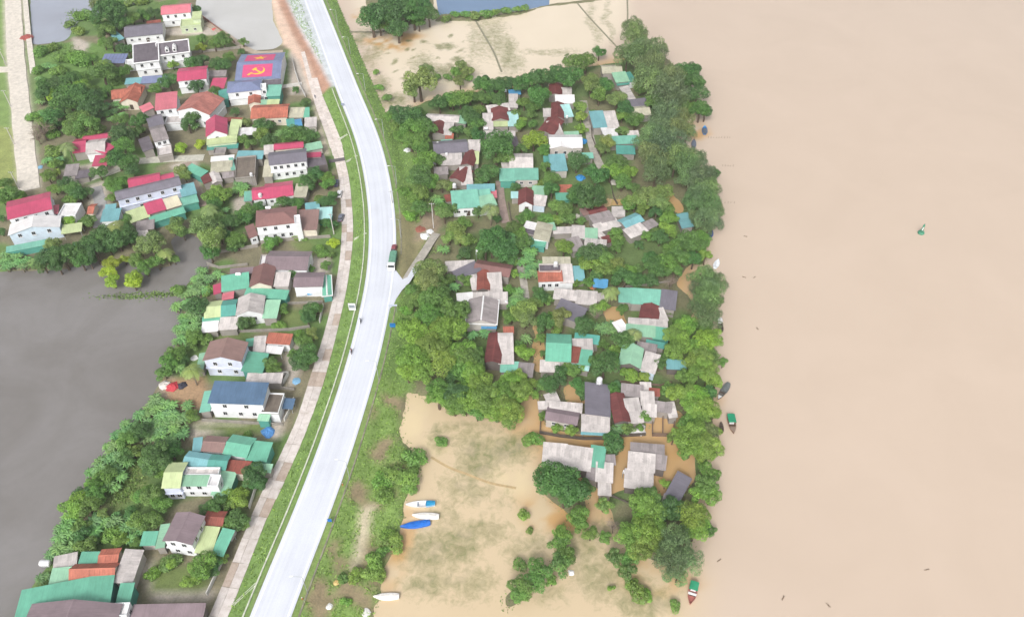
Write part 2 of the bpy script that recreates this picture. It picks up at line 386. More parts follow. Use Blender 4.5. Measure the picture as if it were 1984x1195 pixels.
# red soil and gravel shoulder at the upper left of the highway
paint([(505, -60), (600, -60), (620, 60), (655, 165), (640, 172), (618, 185), (590, 130), (562, 80), (535, 20)], REDS, 1.2)
paint([(500, -60), (526, -60), (541, 10), (566, 66), (597, 120), (622, 185), (607, 190), (580, 120), (560, 95), (545, 85), (528, 30)], C3(226, 198, 180), 0.8)
paint([(490, -60), (510, -60), (530, 30), (548, 86), (540, 92), (518, 30)], C3(150, 150, 112), 0.6)
paint([(536, -60), (590, -60), (600, 0), (630, 80), (658, 165), (643, 170), (625, 135), (601, 90), (576, 45), (556, 0)], C3(206, 212, 218), 1.9)
soil[lanem] = C3(206, 198, 184)
paint([(600, 178), (606, 180), (640, 300), (628, 300)], C3(205, 190, 176), 1.0)
for i in range(3): soil[..., i] = blur(soil[..., i], 1)
land_v = np.stack([GX, GY, H], -1).reshape(-1, 3)
ny, nx = SH
idx = np.arange(ny * nx).reshape(SH)
quads = np.stack([idx[:-1, :-1], idx[:-1, 1:], idx[1:, 1:], idx[1:, :-1]], -1).reshape(-1, 4)
def gridmesh(name, v, q, col=None):
    me = bpy.data.meshes.new(name); me.vertices.add(len(v)); me.vertices.foreach_set('co', v.astype(np.float32).ravel())
    me.loops.add(q.size); me.loops.foreach_set('vertex_index', q.astype(np.int32).ravel())
    me.polygons.add(len(q)); me.polygons.foreach_set('loop_start', np.arange(0, q.size, 4, dtype=np.int32)); me.polygons.foreach_set('loop_total', np.full(len(q), 4, np.int32))
    me.polygons.foreach_set('use_smooth', np.ones(len(q), bool))
    me.update(calc_edges=True)
    if col is not None:
        at = me.color_attributes.new('cover', 'FLOAT_COLOR', 'POINT')
        at.data.foreach_set('color', np.concatenate([col.reshape(-1, 3), np.ones((len(v), 1))], 1).astype(np.float32).ravel())
    return me
def HT(x, y):
    i = min(max(np.searchsorted(XS, x), 0), nx - 1); j = min(max(np.searchsorted(YS, y), 0), ny - 1); return float(H[j, i])
m, n, b = newmat('ground_cover')
at = N_(n, 'ShaderNodeAttribute', attribute_name='cover'); geo = N_(n, 'ShaderNodeNewGeometry')
def pos_noise(sc, det=6.0, ro=0.65):
    x = N_(n, 'ShaderNodeTexNoise', Scale=sc, Detail=det, Roughness=ro); n.links.new(geo.outputs['Position'], x.inputs['Vector']); return x.outputs['Fac']
c = mixc(n, 1.0, at.outputs['Color'], ramp(n, pos_noise(0.22), [(0.3, g3(0.82)), (0.7, g3(1.18))]), 'MULTIPLY')
c = mixc(n, 1.0, c, ramp(n, pos_noise(1.7, 8.0, 0.75), [(0.33, (0.72, 0.75, 0.66)), (0.52, (1, 1, 1)), (0.72, (1.22, 1.16, 1.02))]), 'MULTIPLY')
n.links.new(c, b.inputs['Base Color']); b.inputs['Roughness'].default_value = 0.95
bp = N_(n, 'ShaderNodeBump', Strength=0.6, Distance=0.25); n.links.new(pos_noise(2.2, 8.0, 0.7), bp.inputs['Height']); n.links.new(bp.outputs[0], b.inputs['Normal'])
tag(put('ground', gridmesh('ground', land_v, quads, soil), m), kind='structure')

# ------------------------------------------------------------------ water
def watermat(name, rough, bumpd, wscale, attr=True, col=None, tint=0.1):
    m, n, b = newmat(name); geo = N_(n, 'ShaderNodeNewGeometry')
    ns = N_(n, 'ShaderNodeTexNoise', Scale=0.035, Detail=5.0, Roughness=0.55, Distortion=0.8); n.links.new(geo.outputs['Position'], ns.inputs['Vector'])
    ns2 = N_(n, 'ShaderNodeTexNoise', Scale=0.3, Detail=6.0, Roughness=0.65); n.links.new(geo.outputs['Position'], ns2.inputs['Vector'])
    f = ramp(n, ns.outputs['Fac'], [(0.3, (1 - tint, 1 - tint * 1.1, 1 - tint * 1.3)), (0.7, g3(1.0 + tint * 0.4))])
    if attr: base = N_(n, 'ShaderNodeAttribute', attribute_name='cover').outputs['Color']
    else: base = col
    c = mixc(n, 1.0, base, f, 'MULTIPLY')
    c = mixc(n, 1.0, c, ramp(n, ns2.outputs['Fac'], [(0.35, g3(1 - tint * 0.2)), (0.6, g3(1.0))]), 'MULTIPLY')
    n.links.new(c, b.inputs['Base Color']); b.inputs['Roughness'].default_value = rough; b.inputs['IOR'].default_value = 1.33; b.inputs['Specular IOR Level'].default_value = .85
    wv = N_(n, 'ShaderNodeTexNoise', Scale=wscale, Detail=3.0, Distortion=0.4); n.links.new(geo.outputs['Position'], wv.inputs['Vector'])
    bp = N_(n, 'ShaderNodeBump', Strength=bumpd, Distance=0.06); n.links.new(wv.outputs['Fac'], bp.inputs['Height']); n.links.new(bp.outputs[0], b.inputs['Normal'])
    return m
WXS = axis(-150, 104, 1.1, 3500); WYS = axis(56, 474, 1.1, 3500)
WX, WY = np.meshgrid(WXS, WYS)
WD, _ = sidedist(WX, WY); WD *= RS
river = np.empty(WX.shape + (3,)); river[:] = C3(210, 191, 173, .84)
wx_n = (fbm(WX, WY, 14, 21) - 0.5); wx_n2 = (fbm(WX, WY, 14, 22) - 0.5)
weed = np.zeros(WX.shape); SCR = C3(170, 168, 150)
RAG = fbm(WX, WY, 7, 23) * .6 + fbm(WX, WY, 2.6, 24) * .4
def blob(px, py, rx, ry, c, s=1.0, hard=1.6):
    """sediment or drowned weed showing through the shallow water; radii in metres"""
    p = G(px, py); q = np.sqrt(((WX + wx_n * 9 - p.x) / rx) ** 2 + ((WY + wx_n2 * 9 - p.y) / ry) ** 2)
    k = np.clip((1.2 - q) * hard, 0, 1) * s * np.clip((RAG - .32) * 4.2, 0, 1); k = np.clip(k, 0, 1)[..., None]
    if c is OLV or c is DOL or c is SCR: weed[:] = np.maximum(weed, np.clip((1.25 - q) * 1.1, 0, 1) * s)
    else: river[:] = river * (1 - k) + c * k
field = inpoly([(680, 735), (1060, 735), (1065, 850), (1200, 850), (1200, 1000), (1360, 1080), (1330, 1320), (600, 1320)], 0, WX, WY)
k = blur(blur(field.astype(float), 4), 4)[..., None]; river = river * (1 - k) + C3(214, 194, 162) * k
nfield = inpoly([(640, -90), (1220, -90), (1215, 60), (1100, 140), (770, 210)], 0, WX, WY)
k = blur(blur(nfield.astype(float), 3), 3)[..., None]; river = river * (1 - k) + C3(228, 214, 192) * k
lanes = blur(blur(inpoly([(800, 200), (1250, 100), (1345, 420), (1350, 1010), (1160, 1010), (1030, 870), (1000, 720)], 0, WX, WY).astype(float), 3), 3)[..., None]
river = river * (1 - lanes) + C3(205, 170, 124) * lanes
OLV = C3(150, 144, 104); ORG = C3(206, 164, 110); DOL = C3(126, 122, 90); LT = C3(226, 208, 168)
for a in [(745, 85, 14, 9, ORG, 1), (700, 30, 8, 9, ORG, .9), (790, 72, 10, 6, ORG, .9), (1290, 395, 9, 10, ORG, .7), (1345, 250, 6, 8, ORG, .8), (1060, 985, 9, 7, ORG, .75),
          (1090, 1000, 7, 5, ORG, .6), (775, 1050, 3, 12, ORG, .7), (760, 1105, 3, 9, ORG, .5), (1290, 1110, 10, 6, ORG, .6), (1010, 820, 6, 6, ORG, .55), (1200, 870, 20, 4, ORG, .6),
          (1320, 900, 6, 10, ORG, .5), (1360, 700, 3, 30, ORG, .4),
          (940, 885, 9, 10, OLV, .7), (985, 870, 8, 8, OLV, .75), (900, 940, 10, 7, OLV, .55), (870, 1050, 9, 9, OLV, .7), (820, 1070, 7, 8, OLV, .65), (830, 1130, 8, 8, OLV, .6), (930, 1020, 8, 6, OLV, .6),
          (960, 960, 9, 5, OLV, .35), (860, 1000, 5, 7, OLV, .5), (900, 1130, 10, 8, OLV, .5), (1010, 1060, 8, 8, OLV, .5), (1130, 1060, 8, 9, OLV, .6), (1160, 1120, 10, 8, OLV, .6), (1240, 1160, 10, 9, OLV, .6),
          (905, 835, 14, 4, OLV, .5), (860, 850, 4, 7, OLV, .6), (1010, 850, 6, 6, OLV, .5), (1180, 1020, 6, 6, OLV, .6), (1060, 1150, 8, 5, OLV, .4), (800, 810, 4, 8, LT, .6), (1000, 930, 6, 5, LT, .7), (830, 870, 6, 5, LT, .5),
          (960, 75, 10, 30, SCR, .6), (1000, 120, 7, 14, SCR, .6), (940, 50, 9, 7, SCR, .5), (1180, 40, 3, 40, SCR, .5), (720, 110, 6, 18, SCR, .6), (740, 165, 6, 12, SCR, .7), (870, 142, 16, 12, SCR, .75), (820, 130, 10, 14, SCR, .6), (985, 105, 6, 26, SCR, .7), (1060, 100, 20, 6, SCR, .5), (700, 75, 5, 12, SCR, .7), (925, 80, 8, 30, SCR, .5), (1150, 45, 4, 40, SCR, .5), (760, 195, 8, 8, SCR, .8)]: blob(*a)
for x, y, rx, ry in [(350, 415, 25, 14), (400, 480, 38, 34), (540, 325, 50, 15), (560, 400, 28, 12), (660, 340, 36, 30), (740, 360, 50, 30), (800, 345, 70, 34), (810, 275, 28, 18), (905, 378, 36, 20),
                     (600, 455, 18, 13), (550, 460, 22, 14), (530, 495, 20, 12), (470, 605, 40, 16), (490, 390, 32, 14), (915, 315, 14, 10), (770, 440, 40, 12), (870, 500, 60, 45), (960, 520, 80, 70), (930, 440, 60, 30),
                     (780, 560, 45, 22), (660, 510, 60, 25), (1000, 560, 50, 40), (435, 555, 22, 10), (400, 710, 12, 16)]:
    p = RP('I', x, y); s = scale_at(p[1]) * 3.983; f = (ST + (p[1] - 597.5) / 1600 * CT)
    blob(p[0], p[1], rx / s, ry / s / f, DOL if (x + y) % 2 else OLV, .8, 2.5)
wq = np.arange(WX.size).reshape(WX.shape)
q = np.stack([wq[:-1, :-1], wq[:-1, 1:], wq[1:, 1:], wq[1:, :-1]], -1)
keep = (WD[:-1, :-1] > 0) & (WD[1:, 1:] > 0) & (WY[:-1, :-1] > -400)
wv = np.stack([WX, WY, np.zeros(WX.shape)], -1).reshape(-1, 3)
rme = gridmesh('river_water', wv, q[keep], river); wa = rme.attributes.new('weed', 'FLOAT', 'POINT'); wa.data.foreach_set('value', weed.astype(np.float32).ravel())
RVM = watermat('silty_flood_water', 0.16, 0.04, 1.2, tint=0.035)
# drowned grass: a mask broken up by fine noise so that blades and tufts show through the silt
n = RVM.node_tree; b = n.nodes['Principled BSDF']; src = b.inputs['Base Color'].links[0].from_socket; geo = N_(n, 'ShaderNodeNewGeometry')
wt = N_(n, 'ShaderNodeAttribute', attribute_name='weed'); w1 = N_(n, 'ShaderNodeTexNoise', Scale=.45, Detail=9.0, Roughness=.72, Distortion=.5); w2 = N_(n, 'ShaderNodeTexNoise', Scale=.16, Detail=4.0)
for x in (w1, w2): n.links.new(geo.outputs['Position'], x.inputs['Vector'])
ma = N_(n, 'ShaderNodeMath', operation='MULTIPLY_ADD'); n.links.new(w1.outputs['Fac'], ma.inputs[0]); ma.inputs[1].default_value = 1.5; n.links.new(wt.outputs['Fac'], ma.inputs[2])
mr = N_(n, 'ShaderNodeMapRange'); mr.inputs['From Min'].default_value = .98; mr.inputs['From Max'].default_value = 1.6; mr.inputs['To Max'].default_value = .95; n.links.new(ma.outputs[0], mr.inputs['Value'])
gate = N_(n, 'ShaderNodeMath', operation='MULTIPLY'); n.links.new(mr.outputs[0], gate.inputs[0])
gm = N_(n, 'ShaderNodeMapRange'); gm.inputs['From Max'].default_value = .25; n.links.new(wt.outputs['Fac'], gm.inputs['Value']); n.links.new(gm.outputs[0], gate.inputs[1])
wc = ramp(n, w2.outputs['Fac'], [(.35, rgb(146, 142, 104)), (.5, rgb(132, 136, 92)), (.65, rgb(160, 152, 122))])
n.links.new(mixc(n, gate.outputs[0], src, wc), b.inputs['Base Color'])
tag(put('river_water', rme, RVM), kind='structure')
PONDM = watermat('dark_pond_water', 0.05, 0.02, 0.9, False, rgb(142, 139, 138, 0.8), 0.2)
def waterpoly(name, poly, mat, grow=1.0):
    P = [G(x, y) for x, y in poly]; c = sum(P, Vector()) / len(P)
    mb = MB(); mb.add([(p.x, p.y, 0.0) for p in P], [tuple(range(len(P)))]); o = mb.build(name, mat); tag(o, kind='structure')
    if o.data.polygons[0].normal.z < 0: o.data.flip_normals()
waterpoly('pond_water', [(-1500, 430), (300, 430), (430, 440), (440, 530), (370, 600), (350, 760), (230, 900), (140, 1060), (75, 1320), (-1500, 1320)], PONDM)
waterpoly('pond_water', [(50, -90), (400, -90), (300, 40), (200, 100), (50, 95)], watermat('grey_blue_pond_water', 0.12, 0.03, 0.9, False, rgb(166, 172, 186), 0.1))
waterpoly('pond_water', [(370, -90), (530, -90), (565, 100), (470, 105), (360, 30)], watermat('pale_grey_pond_water', 0.15, 0.03, 0.9, False, rgb(205, 205, 204), 0.08))
WB = waterpoly
P = [G(*p) for p in [(832, -80), (1070, -80), (1064, 10), (1010, 22), (850, 30)]]
mb = MB(); mb.add([(p.x, p.y, 0.02) for p in P], [tuple(range(len(P)))]); o = mb.build('pond_water', watermat('blue_pond_water', 0.12, 0.03, 0.9, False, rgb(120, 146, 178), 0.1)); tag(o, kind='structure')

# ------------------------------------------------------------------ highway, edge lines, drains
ROADM, n, b = newmat('pale_concrete_road'); geo = N_(n, 'ShaderNodeNewGeometry')
n1 = N_(n, 'ShaderNodeTexNoise', Scale=0.12, Detail=5.0); n.links.new(geo.outputs['Position'], n1.inputs['Vector'])
n2 = N_(n, 'ShaderNodeTexNoise', Scale=2.5, Detail=5.0); n.links.new(geo.outputs['Position'], n2.inputs['Vector'])
uvn = N_(n, 'ShaderNodeUVMap'); mpn = N_(n, 'ShaderNodeMapping'); mpn.inputs['Scale'].default_value = (1.3, 0.02, 1); n.links.new(uvn.outputs[0], mpn.inputs['Vector'])
n3 = N_(n, 'ShaderNodeTexNoise', Scale=1.0, Detail=3.0); n.links.new(mpn.outputs[0], n3.inputs['Vector'])
c = mixc(n, 1.0, rgb(215, 219, 229, 0.9), ramp(n, n1.outputs['Fac'], [(0.3, g3(0.93)), (0.7, g3(1.03))]), 'MULTIPLY')
c = mixc(n, 1.0, c, ramp(n, n2.outputs['Fac'], [(0.3, g3(0.95)), (0.6, g3(1.0))]), 'MULTIPLY')
c = mixc(n, 1.0, c, ramp(n, n3.outputs['Fac'], [(0.35, g3(0.93)), (0.6, g3(1.02))]), 'MULTIPLY')
n.links.new(c, b.inputs['Base Color']); b.inputs['Roughness'].default_value = 0.7
def uvstrip(o):
    uv = o.data.uv_layers.new(name='UVMap'); acc = 0.0
    for p in o.data.polygons:
        for li in p.loop_indices:
            vi = o.data.loops[li].vertex_index; uv.data[li].uv = ((vi % 2) * 9.4, (vi // 2) * 3.0)
o = strip(HC, HN, -HALF, HALF, HWZ).build('highway', ROADM); uvstrip(o); tag(o, kind='structure')
# junction apron to the village lane
jp = [G(x, y, HWZ) for x, y in [(757, 505), (766, 522), (780, 541), (789, 537), (800, 518), (808, 524), (793, 548), (779, 562), (768, 578), (762, 592), (752, 600)]]
mb = MB(); mb.add([(p.x, p.y, HWZ - 0.006) for p in jp], [tuple(range(len(jp)))]); tag(mb.build('junction_apron', ROADM), kind='structure')
LINEM = plain('edge_line_paint', rgb(240, 243, 248, 0.95), 0.6, var=0.08)
for s in (-1, 1): tag(strip(HC, HN, s * (HALF - 0.95), s * (HALF - 0.55), HWZ + 0.006).build('edge_line', LINEM), kind='structure')
VLANE = plain('village_lane_concrete', rgb(186, 180, 170), 0.9, var=0.35, scale=0.6)
def lane(name, pts, wd, z0, z1, mat, kind='structure'):
    P = [G(x, y, z0 + (z1 - z0) * i / max(1, len(pts) - 1)) for i, (x, y) in enumerate(pts)]
    L_ = spline(P, 1.5); Nn = normals(L_); mb = MB(); vs = []
    for i, (p, q) in enumerate(zip(L_, Nn)):
        for s in (-1, 1):
            e = p + q * (wd / 2 * s * (1 + 0.03 * math.sin(i * .43 + s))); vs += [(e.x, e.y, p.z), (e.x, e.y, p.z - 0.5)]
    fs = []
    for i in range(len(L_) - 1):
        a = 4 * i; b_ = a + 4
        fs += [(a, a + 2, b_ + 2, b_), (a, b_, b_ + 1, a + 1), (a + 2, a + 3, b_ + 3, b_ + 2)]
    mb.add(vs, fs); return tag(mb.build(name, mat), kind=kind)
lane('village_lane', [(788, 541), (806, 512), (822, 488), (836, 466), (846, 452)], 2.9, HWZ - 0.01, 0.75, VLANE)
lane('village_lane', [(967, 350), (972, 390), (980, 432)], 2.8, .75, .75, plain('brick_lane', rgb(168, 148, 140), .9, var=.3))
lane('village_lane', [(1003, 500), (1012, 530), (1018, 570), (1024, 610)], 2.4, .7, .5, VLANE)
lane('village_lane', [(1130, 195), (1140, 250), (1150, 290), (1160, 315), (1172, 335)], 3.2, .75, .7, VLANE)
lane('village_lane', [(1175, 345), (1180, 380), (1165, 415)], 3.0, .02, .02, plain('wet_silt', rgb(206, 176, 136), .6))
lane('farm_lane', [(24, -20), (30, 100), (38, 190), (48, 290), (57, 368)], 7.4, .98, .98, plain('bleached_concrete_lane', rgb(226, 218, 206), .9, var=.25))
lane('farm_lane', [(-40, 132), (0, 135), (28, 133)], 5.0, .96, .96, plain('bleached_concrete_lane', rgb(226, 218, 206), .9))
lane('canal_path', [(47, -20), (54, 60), (60, 110), (64, 142)], 2.4, .98, .98, plain('bleached_concrete_lane', rgb(226, 218, 206), .9))
lane('village_lane', [(270, 312), (320, 308), (395, 305)], 4.0, .95, .95, plain('pale_yard_concrete', rgb(204, 202, 190), .9, var=.3))
lane('village_lane', [(362, 315), (372, 345), (385, 380), (392, 400)], 3.2, .92, .9, plain('brown_path', rgb(170, 152, 140), .9))
lane('village_lane', [(150, 352), (200, 338), (235, 326)], 3.0, .92, .92, plain('pale_yard_concrete', rgb(204, 202, 190), .9))
lane('village_lane', [(185, 362), (196, 400), (192, 440)], 4.0, .9, .9, plain('grey_yard_concrete', rgb(170, 168, 168), .9))
lane('pond_dyke', [(398, 45), (430, 62), (470, 90), (500, 102), (548, 100)], 3.0, .9, .9, plain('dyke_soil', rgb(186, 172, 154), .9))
BUNDM = plain('bund_soil', rgb(150, 146, 124), .95, var=.4, scale=1.2)
lane('field_bund', [(912, 22), (926, 48), (942, 75), (958, 104), (972, 140)], .9, .12, .12, BUNDM)
lane('field_bund', [(1118, 6), (1142, 34), (1168, 62), (1196, 92)], .8, .1, .1, BUNDM)
lane('field_bund', [(640, 62), (690, 62), (735, 62), (775, 52)], 1.6, .3, .3, BUNDM)
lane('field_bund', [(1215, -10), (1216, 30), (1214, 70)], .8, .08, .08, BUNDM)
lane('field_bund', [(835, 885), (870, 905), (905, 918), (950, 935), (1000, 945)], .7, .03, .03, plain('bund_mud', rgb(196, 172, 130), .9, var=.3))
# service road slabs: each slab is a part
SLABM, n, b = newmat('service_road_concrete'); oi = N_(n, 'ShaderNodeObjectInfo'); geo = N_(n, 'ShaderNodeNewGeometry')
n1 = N_(n, 'ShaderNodeTexNoise', Scale=0.7, Detail=7.0, Roughness=.7); n.links.new(geo.outputs['Position'], n1.inputs['Vector'])
c = mixc(n, 1.0, oi.outputs['Color'], ramp(n, n1.outputs['Fac'], [(0.3, (0.74, .7, .66)), (0.6, g3(1.04))]), 'MULTIPLY')
c = mixc(n, 1.0, c, ramp(n, oi.outputs['Random'], [(0, g3(0.9)), (1, g3(1.06))]), 'MULTIPLY'); n.links.new(c, b.inputs['Base Color']); b.inputs['Roughness'].default_value = .9
sroot = tag(empty('service_road', SCs[0]), kind='structure')
hwid = [((G(*a, SRZ) - G(*b_, SRZ)).length / 2) for a, b_ in zip(SRL, SRR)] + [2.6]
for i in range(len(SCs) - 1):
    a, b_, na, nb = SCs[i], SCs[i + 1], SN[i], SN[i + 1]; t = (b_ - a).normalized() * 0.05
    py = PX(a)[1]; hw = float(np.interp(py, [p[1] for p in SRL], hwid[:-1]))
    hw = max(1.9, min(hw, 2.9))
    for lo, hi in ((-hw, -hw * 0.12), (-hw * 0.12 + 0.05, hw)):
        if py < 150 and lo > -1: continue
        mb = MB(); z = SRZ + random.uniform(-.01, .015); vs = []
        for zz in (z - .25, z):
            for p, q, o_ in ((a + t, na, lo), (a + t, na, hi), (b_ - t, nb, hi), (b_ - t, nb, lo)): vs.append((p.x + q.x * o_, p.y + q.y * o_, zz))
        mb.add([Vector(v_) - a - Vector((0, 0, 0)) + Vector((0, 0, a.z)) for v_ in vs], [(3, 2, 1, 0), (4, 5, 6, 7), (0, 1, 5, 4), (1, 2, 6, 5), (2, 3, 7, 6), (3, 0, 4, 7)])
        o = mb.build('slab', SLABM, sroot, loc=(a.x - SCs[0].x, a.y - SCs[0].y, -SCs[0].z))
        o.color = rgb(230, 220, 214) if py < 330 else (rgb(220, 212, 208) if random.random() < .82 else rgb(192, 176, 164))
# drain walls beside the highway and chutes over the grass
def wall(name, pts, h, th, mat, label, cat, z=0.9, base=None):
    P = [G(x, y, z) for x, y in pts]; mb = MB()
    for a, b_ in zip(P[:-1], P[1:]):
        d = b_ - a; mb.box((a.x + b_.x) / 2, (a.y + b_.y) / 2, (h - .5) / 2, d.length + th, th, h + .5, math.atan2(d.y, d.x))
    o = mb.build(name, mat); o.location = (0, 0, z); return tag(o, label, cat)
DRAINM = plain('drain_concrete', rgb(214, 218, 200), .85, var=.35, scale=.8)
ia = min(range(len(HC)), key=lambda i: abs(PX(HC[i])[1] - 165))
for s, a, b_, zz, lab in ((-1, 6.05, 6.4, HWZ + .1, 'thin pale concrete kerb of the roadside drain left of the highway'), (1, 6.2, 6.6, HWZ + .02, 'weathered concrete ditch kerb along the right edge of the highway')):
    for seg in ((0, 9999),) if s < 0 else ((-9999, 500), (585, 9999)):
        ii = [i for i in range(len(HC)) if (seg[0] if s > 0 else 165) < PX(HC[i])[1] < seg[1]]
        l_ = [HC[i] for i in ii]; n_ = [HN[i] for i in ii]; mb = MB(); vs = []
        for p, q in zip(l_, n_):
            for o_, z in ((a, zz - .5), (a, zz), (b_, zz), (b_, zz - .5)): vs.append((p.x + q.x * o_ * s * RS, p.y + q.y * o_ * s * RS, z))
        fs = [(4 * i + k, 4 * i + k + 1, 4 * i + k + 5, 4 * i + k + 4) for i in range(len(l_) - 1) for k in range(3)]
        mb.add(vs, fs); o = mb.build('drain_kerb', DRAINM if s < 0 else plain('old_drain_concrete', rgb(150, 146, 128), .9, var=.5, scale=.5))
        tag(o, lab + ('' if s < 0 else (' above the junction' if seg[1] == 500 else ' below the junction')), 'kerb')
for k, (x0, y0, x1, y1, lab) in enumerate([(710, 452, 686, 464, 'sloping concrete drain chute on the grass nearest the junction'), (692, 302, 671, 314, 'concrete drain chute on the grass by the dark road band'),
        (673, 261, 655, 271, 'concrete drain chute on the grass, uppermost of the three bright ones'), (497, 1130, 452, 1172, 'long thin concrete drain chute near the lower edge'), ]):
    a, b_ = G(x0, y0, 2.1), G(x1, y1, 1.05); d = b_ - a; mb = MB()
    q = Vector((-d.y, d.x, 0)).normalized() * .28
    for s in (-1, 1): mb.add([a + q * s * .6 + Vector((0, 0, z)) for z in (-.3, .25)] + [b_ + q * s * .6 + Vector((0, 0, z)) for z in (-.3, .25)] +
                             [a + q * s + Vector((0, 0, z)) for z in (-.3, .25)] + [b_ + q * s + Vector((0, 0, z)) for z in (-.3, .25)],
                             [(0, 1, 3, 2), (4, 6, 7, 5), (1, 5, 7, 3), (0, 4, 5, 1), (2, 3, 7, 6)])
    mb.add([a + q * .6, a - q * .6, b_ - q * .6, b_ + q * .6], [(0, 1, 2, 3)])
    tag(mb.build('drain_chute', DRAINM), lab, 'drain')
a, b_ = G(637, 313, SRZ + .02), G(668, 308, SRZ + .02); d = b_ - a
mb = MB().box((a.x + b_.x) / 2, (a.y + b_.y) / 2, SRZ + .02, d.length, 2.2, .06, math.atan2(d.y, d.x)); tag(mb.build('culvert_cover', plain('dark_asphalt', rgb(110, 104, 106), .9)), 'dark asphalt band crossing the pale service road', 'culvert')

# ------------------------------------------------------------------ houses
LANDMARKS = []      # (short name, photo x, photo y, world point)
def section(root, reg, typ, colk, h, x0, y0, x1, y1, x2, y2, wall='g', win=None, g=0.7, rise=None, trim=None, post=False, door=False):
    """one roofed volume: near-left, near-right and far-left eave corners surveyed from the photo"""
    zc = g + h
    p0 = G(*RP(reg, x0, y0), zc); p1 = G(*RP(reg, x1, y1), zc)
    z2 = zc
    for _ in range(3):
        p2 = G(*RP(reg, x2, y2), z2); u = (p1 - p0); u.z = 0; W = u.length; u.normalize(); v = Vector((-u.y, u.x, 0))
        D = max(1.6, (p2 - p0).dot(v))
        if typ in 'F': z2 = zc + (rise if rise is not None else .12 * D)
    c = p0 + u * W / 2 + v * D / 2; grow = .7 if g < .6 else .25; W += grow; D += grow; rz = math.atan2(u.y, u.x); th = .12; hw, hd = W / 2, D / 2
    ins = min(.4, W * .12, D * .12)
    loc = Vector((c.x, c.y, g)) - root.location
    ax = 'x'; sk = RM(colk)
    e = h + random.uniform(-.04, .04)
    if typ in 'XYH':
        span = D if typ != 'Y' else W
        rs = rise if rise is not None else .17 * span
        rs = min(rs, 2.6)
    elif typ in 'FB': rs = rise if rise is not None else .12 * D
    elif typ in 'LR': rs = rise if rise is not None else .12 * W
    else: rs = 0
    rs = min(rs, 3.0)
    mb = MB(); wb = MB(); iw, idp = hw - ins, hd - ins
    bot = -1.2
    if typ == 'X':
        mb.prism([(-hd, e), (0, e + rs), (hd, e), (hd, e - th), (0, e + rs - th), (-hd, e - th)], 'x', -hw, hw)
        k = rs * (1 - idp / hd) - th - .02; wb.prism([(-idp, bot), (-idp, e + k), (0, e + rs - th - .03), (idp, e + k), (idp, bot)], 'x', -iw, iw)
    elif typ == 'Y':
        mb.prism([(-hw, e), (0, e + rs), (hw, e), (hw, e - th), (0, e + rs - th), (-hw, e - th)], 'y', -hd, hd)
        k = rs * (1 - iw / hw) - th - .02; wb.prism([(-iw, bot), (-iw, e + k), (0, e + rs - th - .03), (iw, e + k), (iw, bot)], 'y', -idp, idp)
    elif typ == 'H':
        rl = max(.3, hw - hd * .9) if hw > hd else .3
        rd = .01 if hw > hd else max(.3, hd - hw * .9)
        if hw > hd: top = [(-rl, 0), (rl, 0)]
        else: top = [(0, -rd), (0, rd)]
        vs = [(-hw, -hd, e), (hw, -hd, e), (hw, hd, e), (-hw, hd, e), (*top[0], e + rs), (*top[1], e + rs), (-hw, -hd, e - th), (hw, -hd, e - th), (hw, hd, e - th), (-hw, hd, e - th)]
        if hw > hd: fs = [(0, 1, 5, 4), (1, 2, 5), (2, 3, 4, 5), (3, 0, 4)]
        else: fs = [(0, 1, 4), (1, 2, 5, 4), (2, 3, 5), (3, 0, 4, 5)]
        mb.add(vs, fs + [(0, 6, 7, 1), (1, 7, 8, 2), (2, 8, 9, 3), (3, 9, 6, 0), (9, 8, 7, 6)])
        wb.box(0, 0, (e - th - .02 + bot) / 2, 2 * iw, 2 * idp, e - th - .02 - bot)
    elif typ in 'FB':
        a, b_ = (e, e + rs) if typ == 'F' else (e + rs, e)
        mb.prism([(-hd, a), (hd, b_), (hd, b_ - th), (-hd, a - th)], 'x', -hw, hw)
        s_ = (b_ - a) / (2 * hd); wb.prism([(-idp, bot), (-idp, a + s_ * ins - th - .02), (idp, b_ - s_ * ins - th - .02), (idp, bot)], 'x', -iw, iw)
    elif typ in 'LR':
        a, b_ = (e, e + rs) if typ == 'L' else (e + rs, e)
        mb.prism([(-hw, a), (hw, b_), (hw, b_ - th), (-hw, a - th)], 'y', -hd, hd)
        s_ = (b_ - a) / (2 * hw); wb.prism([(-iw, bot), (-iw, a + s_ * ins - th - .02), (iw, b_ - s_ * ins - th - .02), (iw, bot)], 'y', -idp, idp)
    else:
        ins = .05; iw, idp = hw - ins, hd - ins
        mb.box(0, 0, e - .1, 2 * hw, 2 * hd, .2); wb.box(0, 0, (e - .22 + bot) / 2, 2 * iw, 2 * idp, e - .22 - bot)
    ro = mb.build('roof', sk, root, loc, rz)
    # uv: x along the eave, y down the slope, so sheets and streaks run down the roof
    uv = ro.data.uv_layers.new(name='UVMap')
    for pl in ro.data.polygons:
        nx_, ny_, nz_ = pl.normal
        along_x = abs(ny_) >= abs(nx_)
        if typ == 'P': along_x = True
        for li in pl.loop_indices:
            q = ro.data.vertices[ro.data.loops[li].vertex_index].co
            uv.data[li].uv = (q.x + 37, q.y + 11) if along_x else (q.y + 37, q.x + 11)
    if wall:
        if post:
            wb = MB()
            for sx in (-1, 1):
                for sy in (-1, 1): wb.box(sx * (iw - .1), sy * (idp - .1), (e - .2 + bot) / 2, .16, .16, e - .2 - bot)
            for sx in (-1, 1): wb.box(sx * (iw - .1), 0, e - .3, .1, 2 * idp - .2, .12)
        wo_ = wb.build('post_frame' if post else 'wall', WM(wall) if not post else STEEL, root, loc, rz)
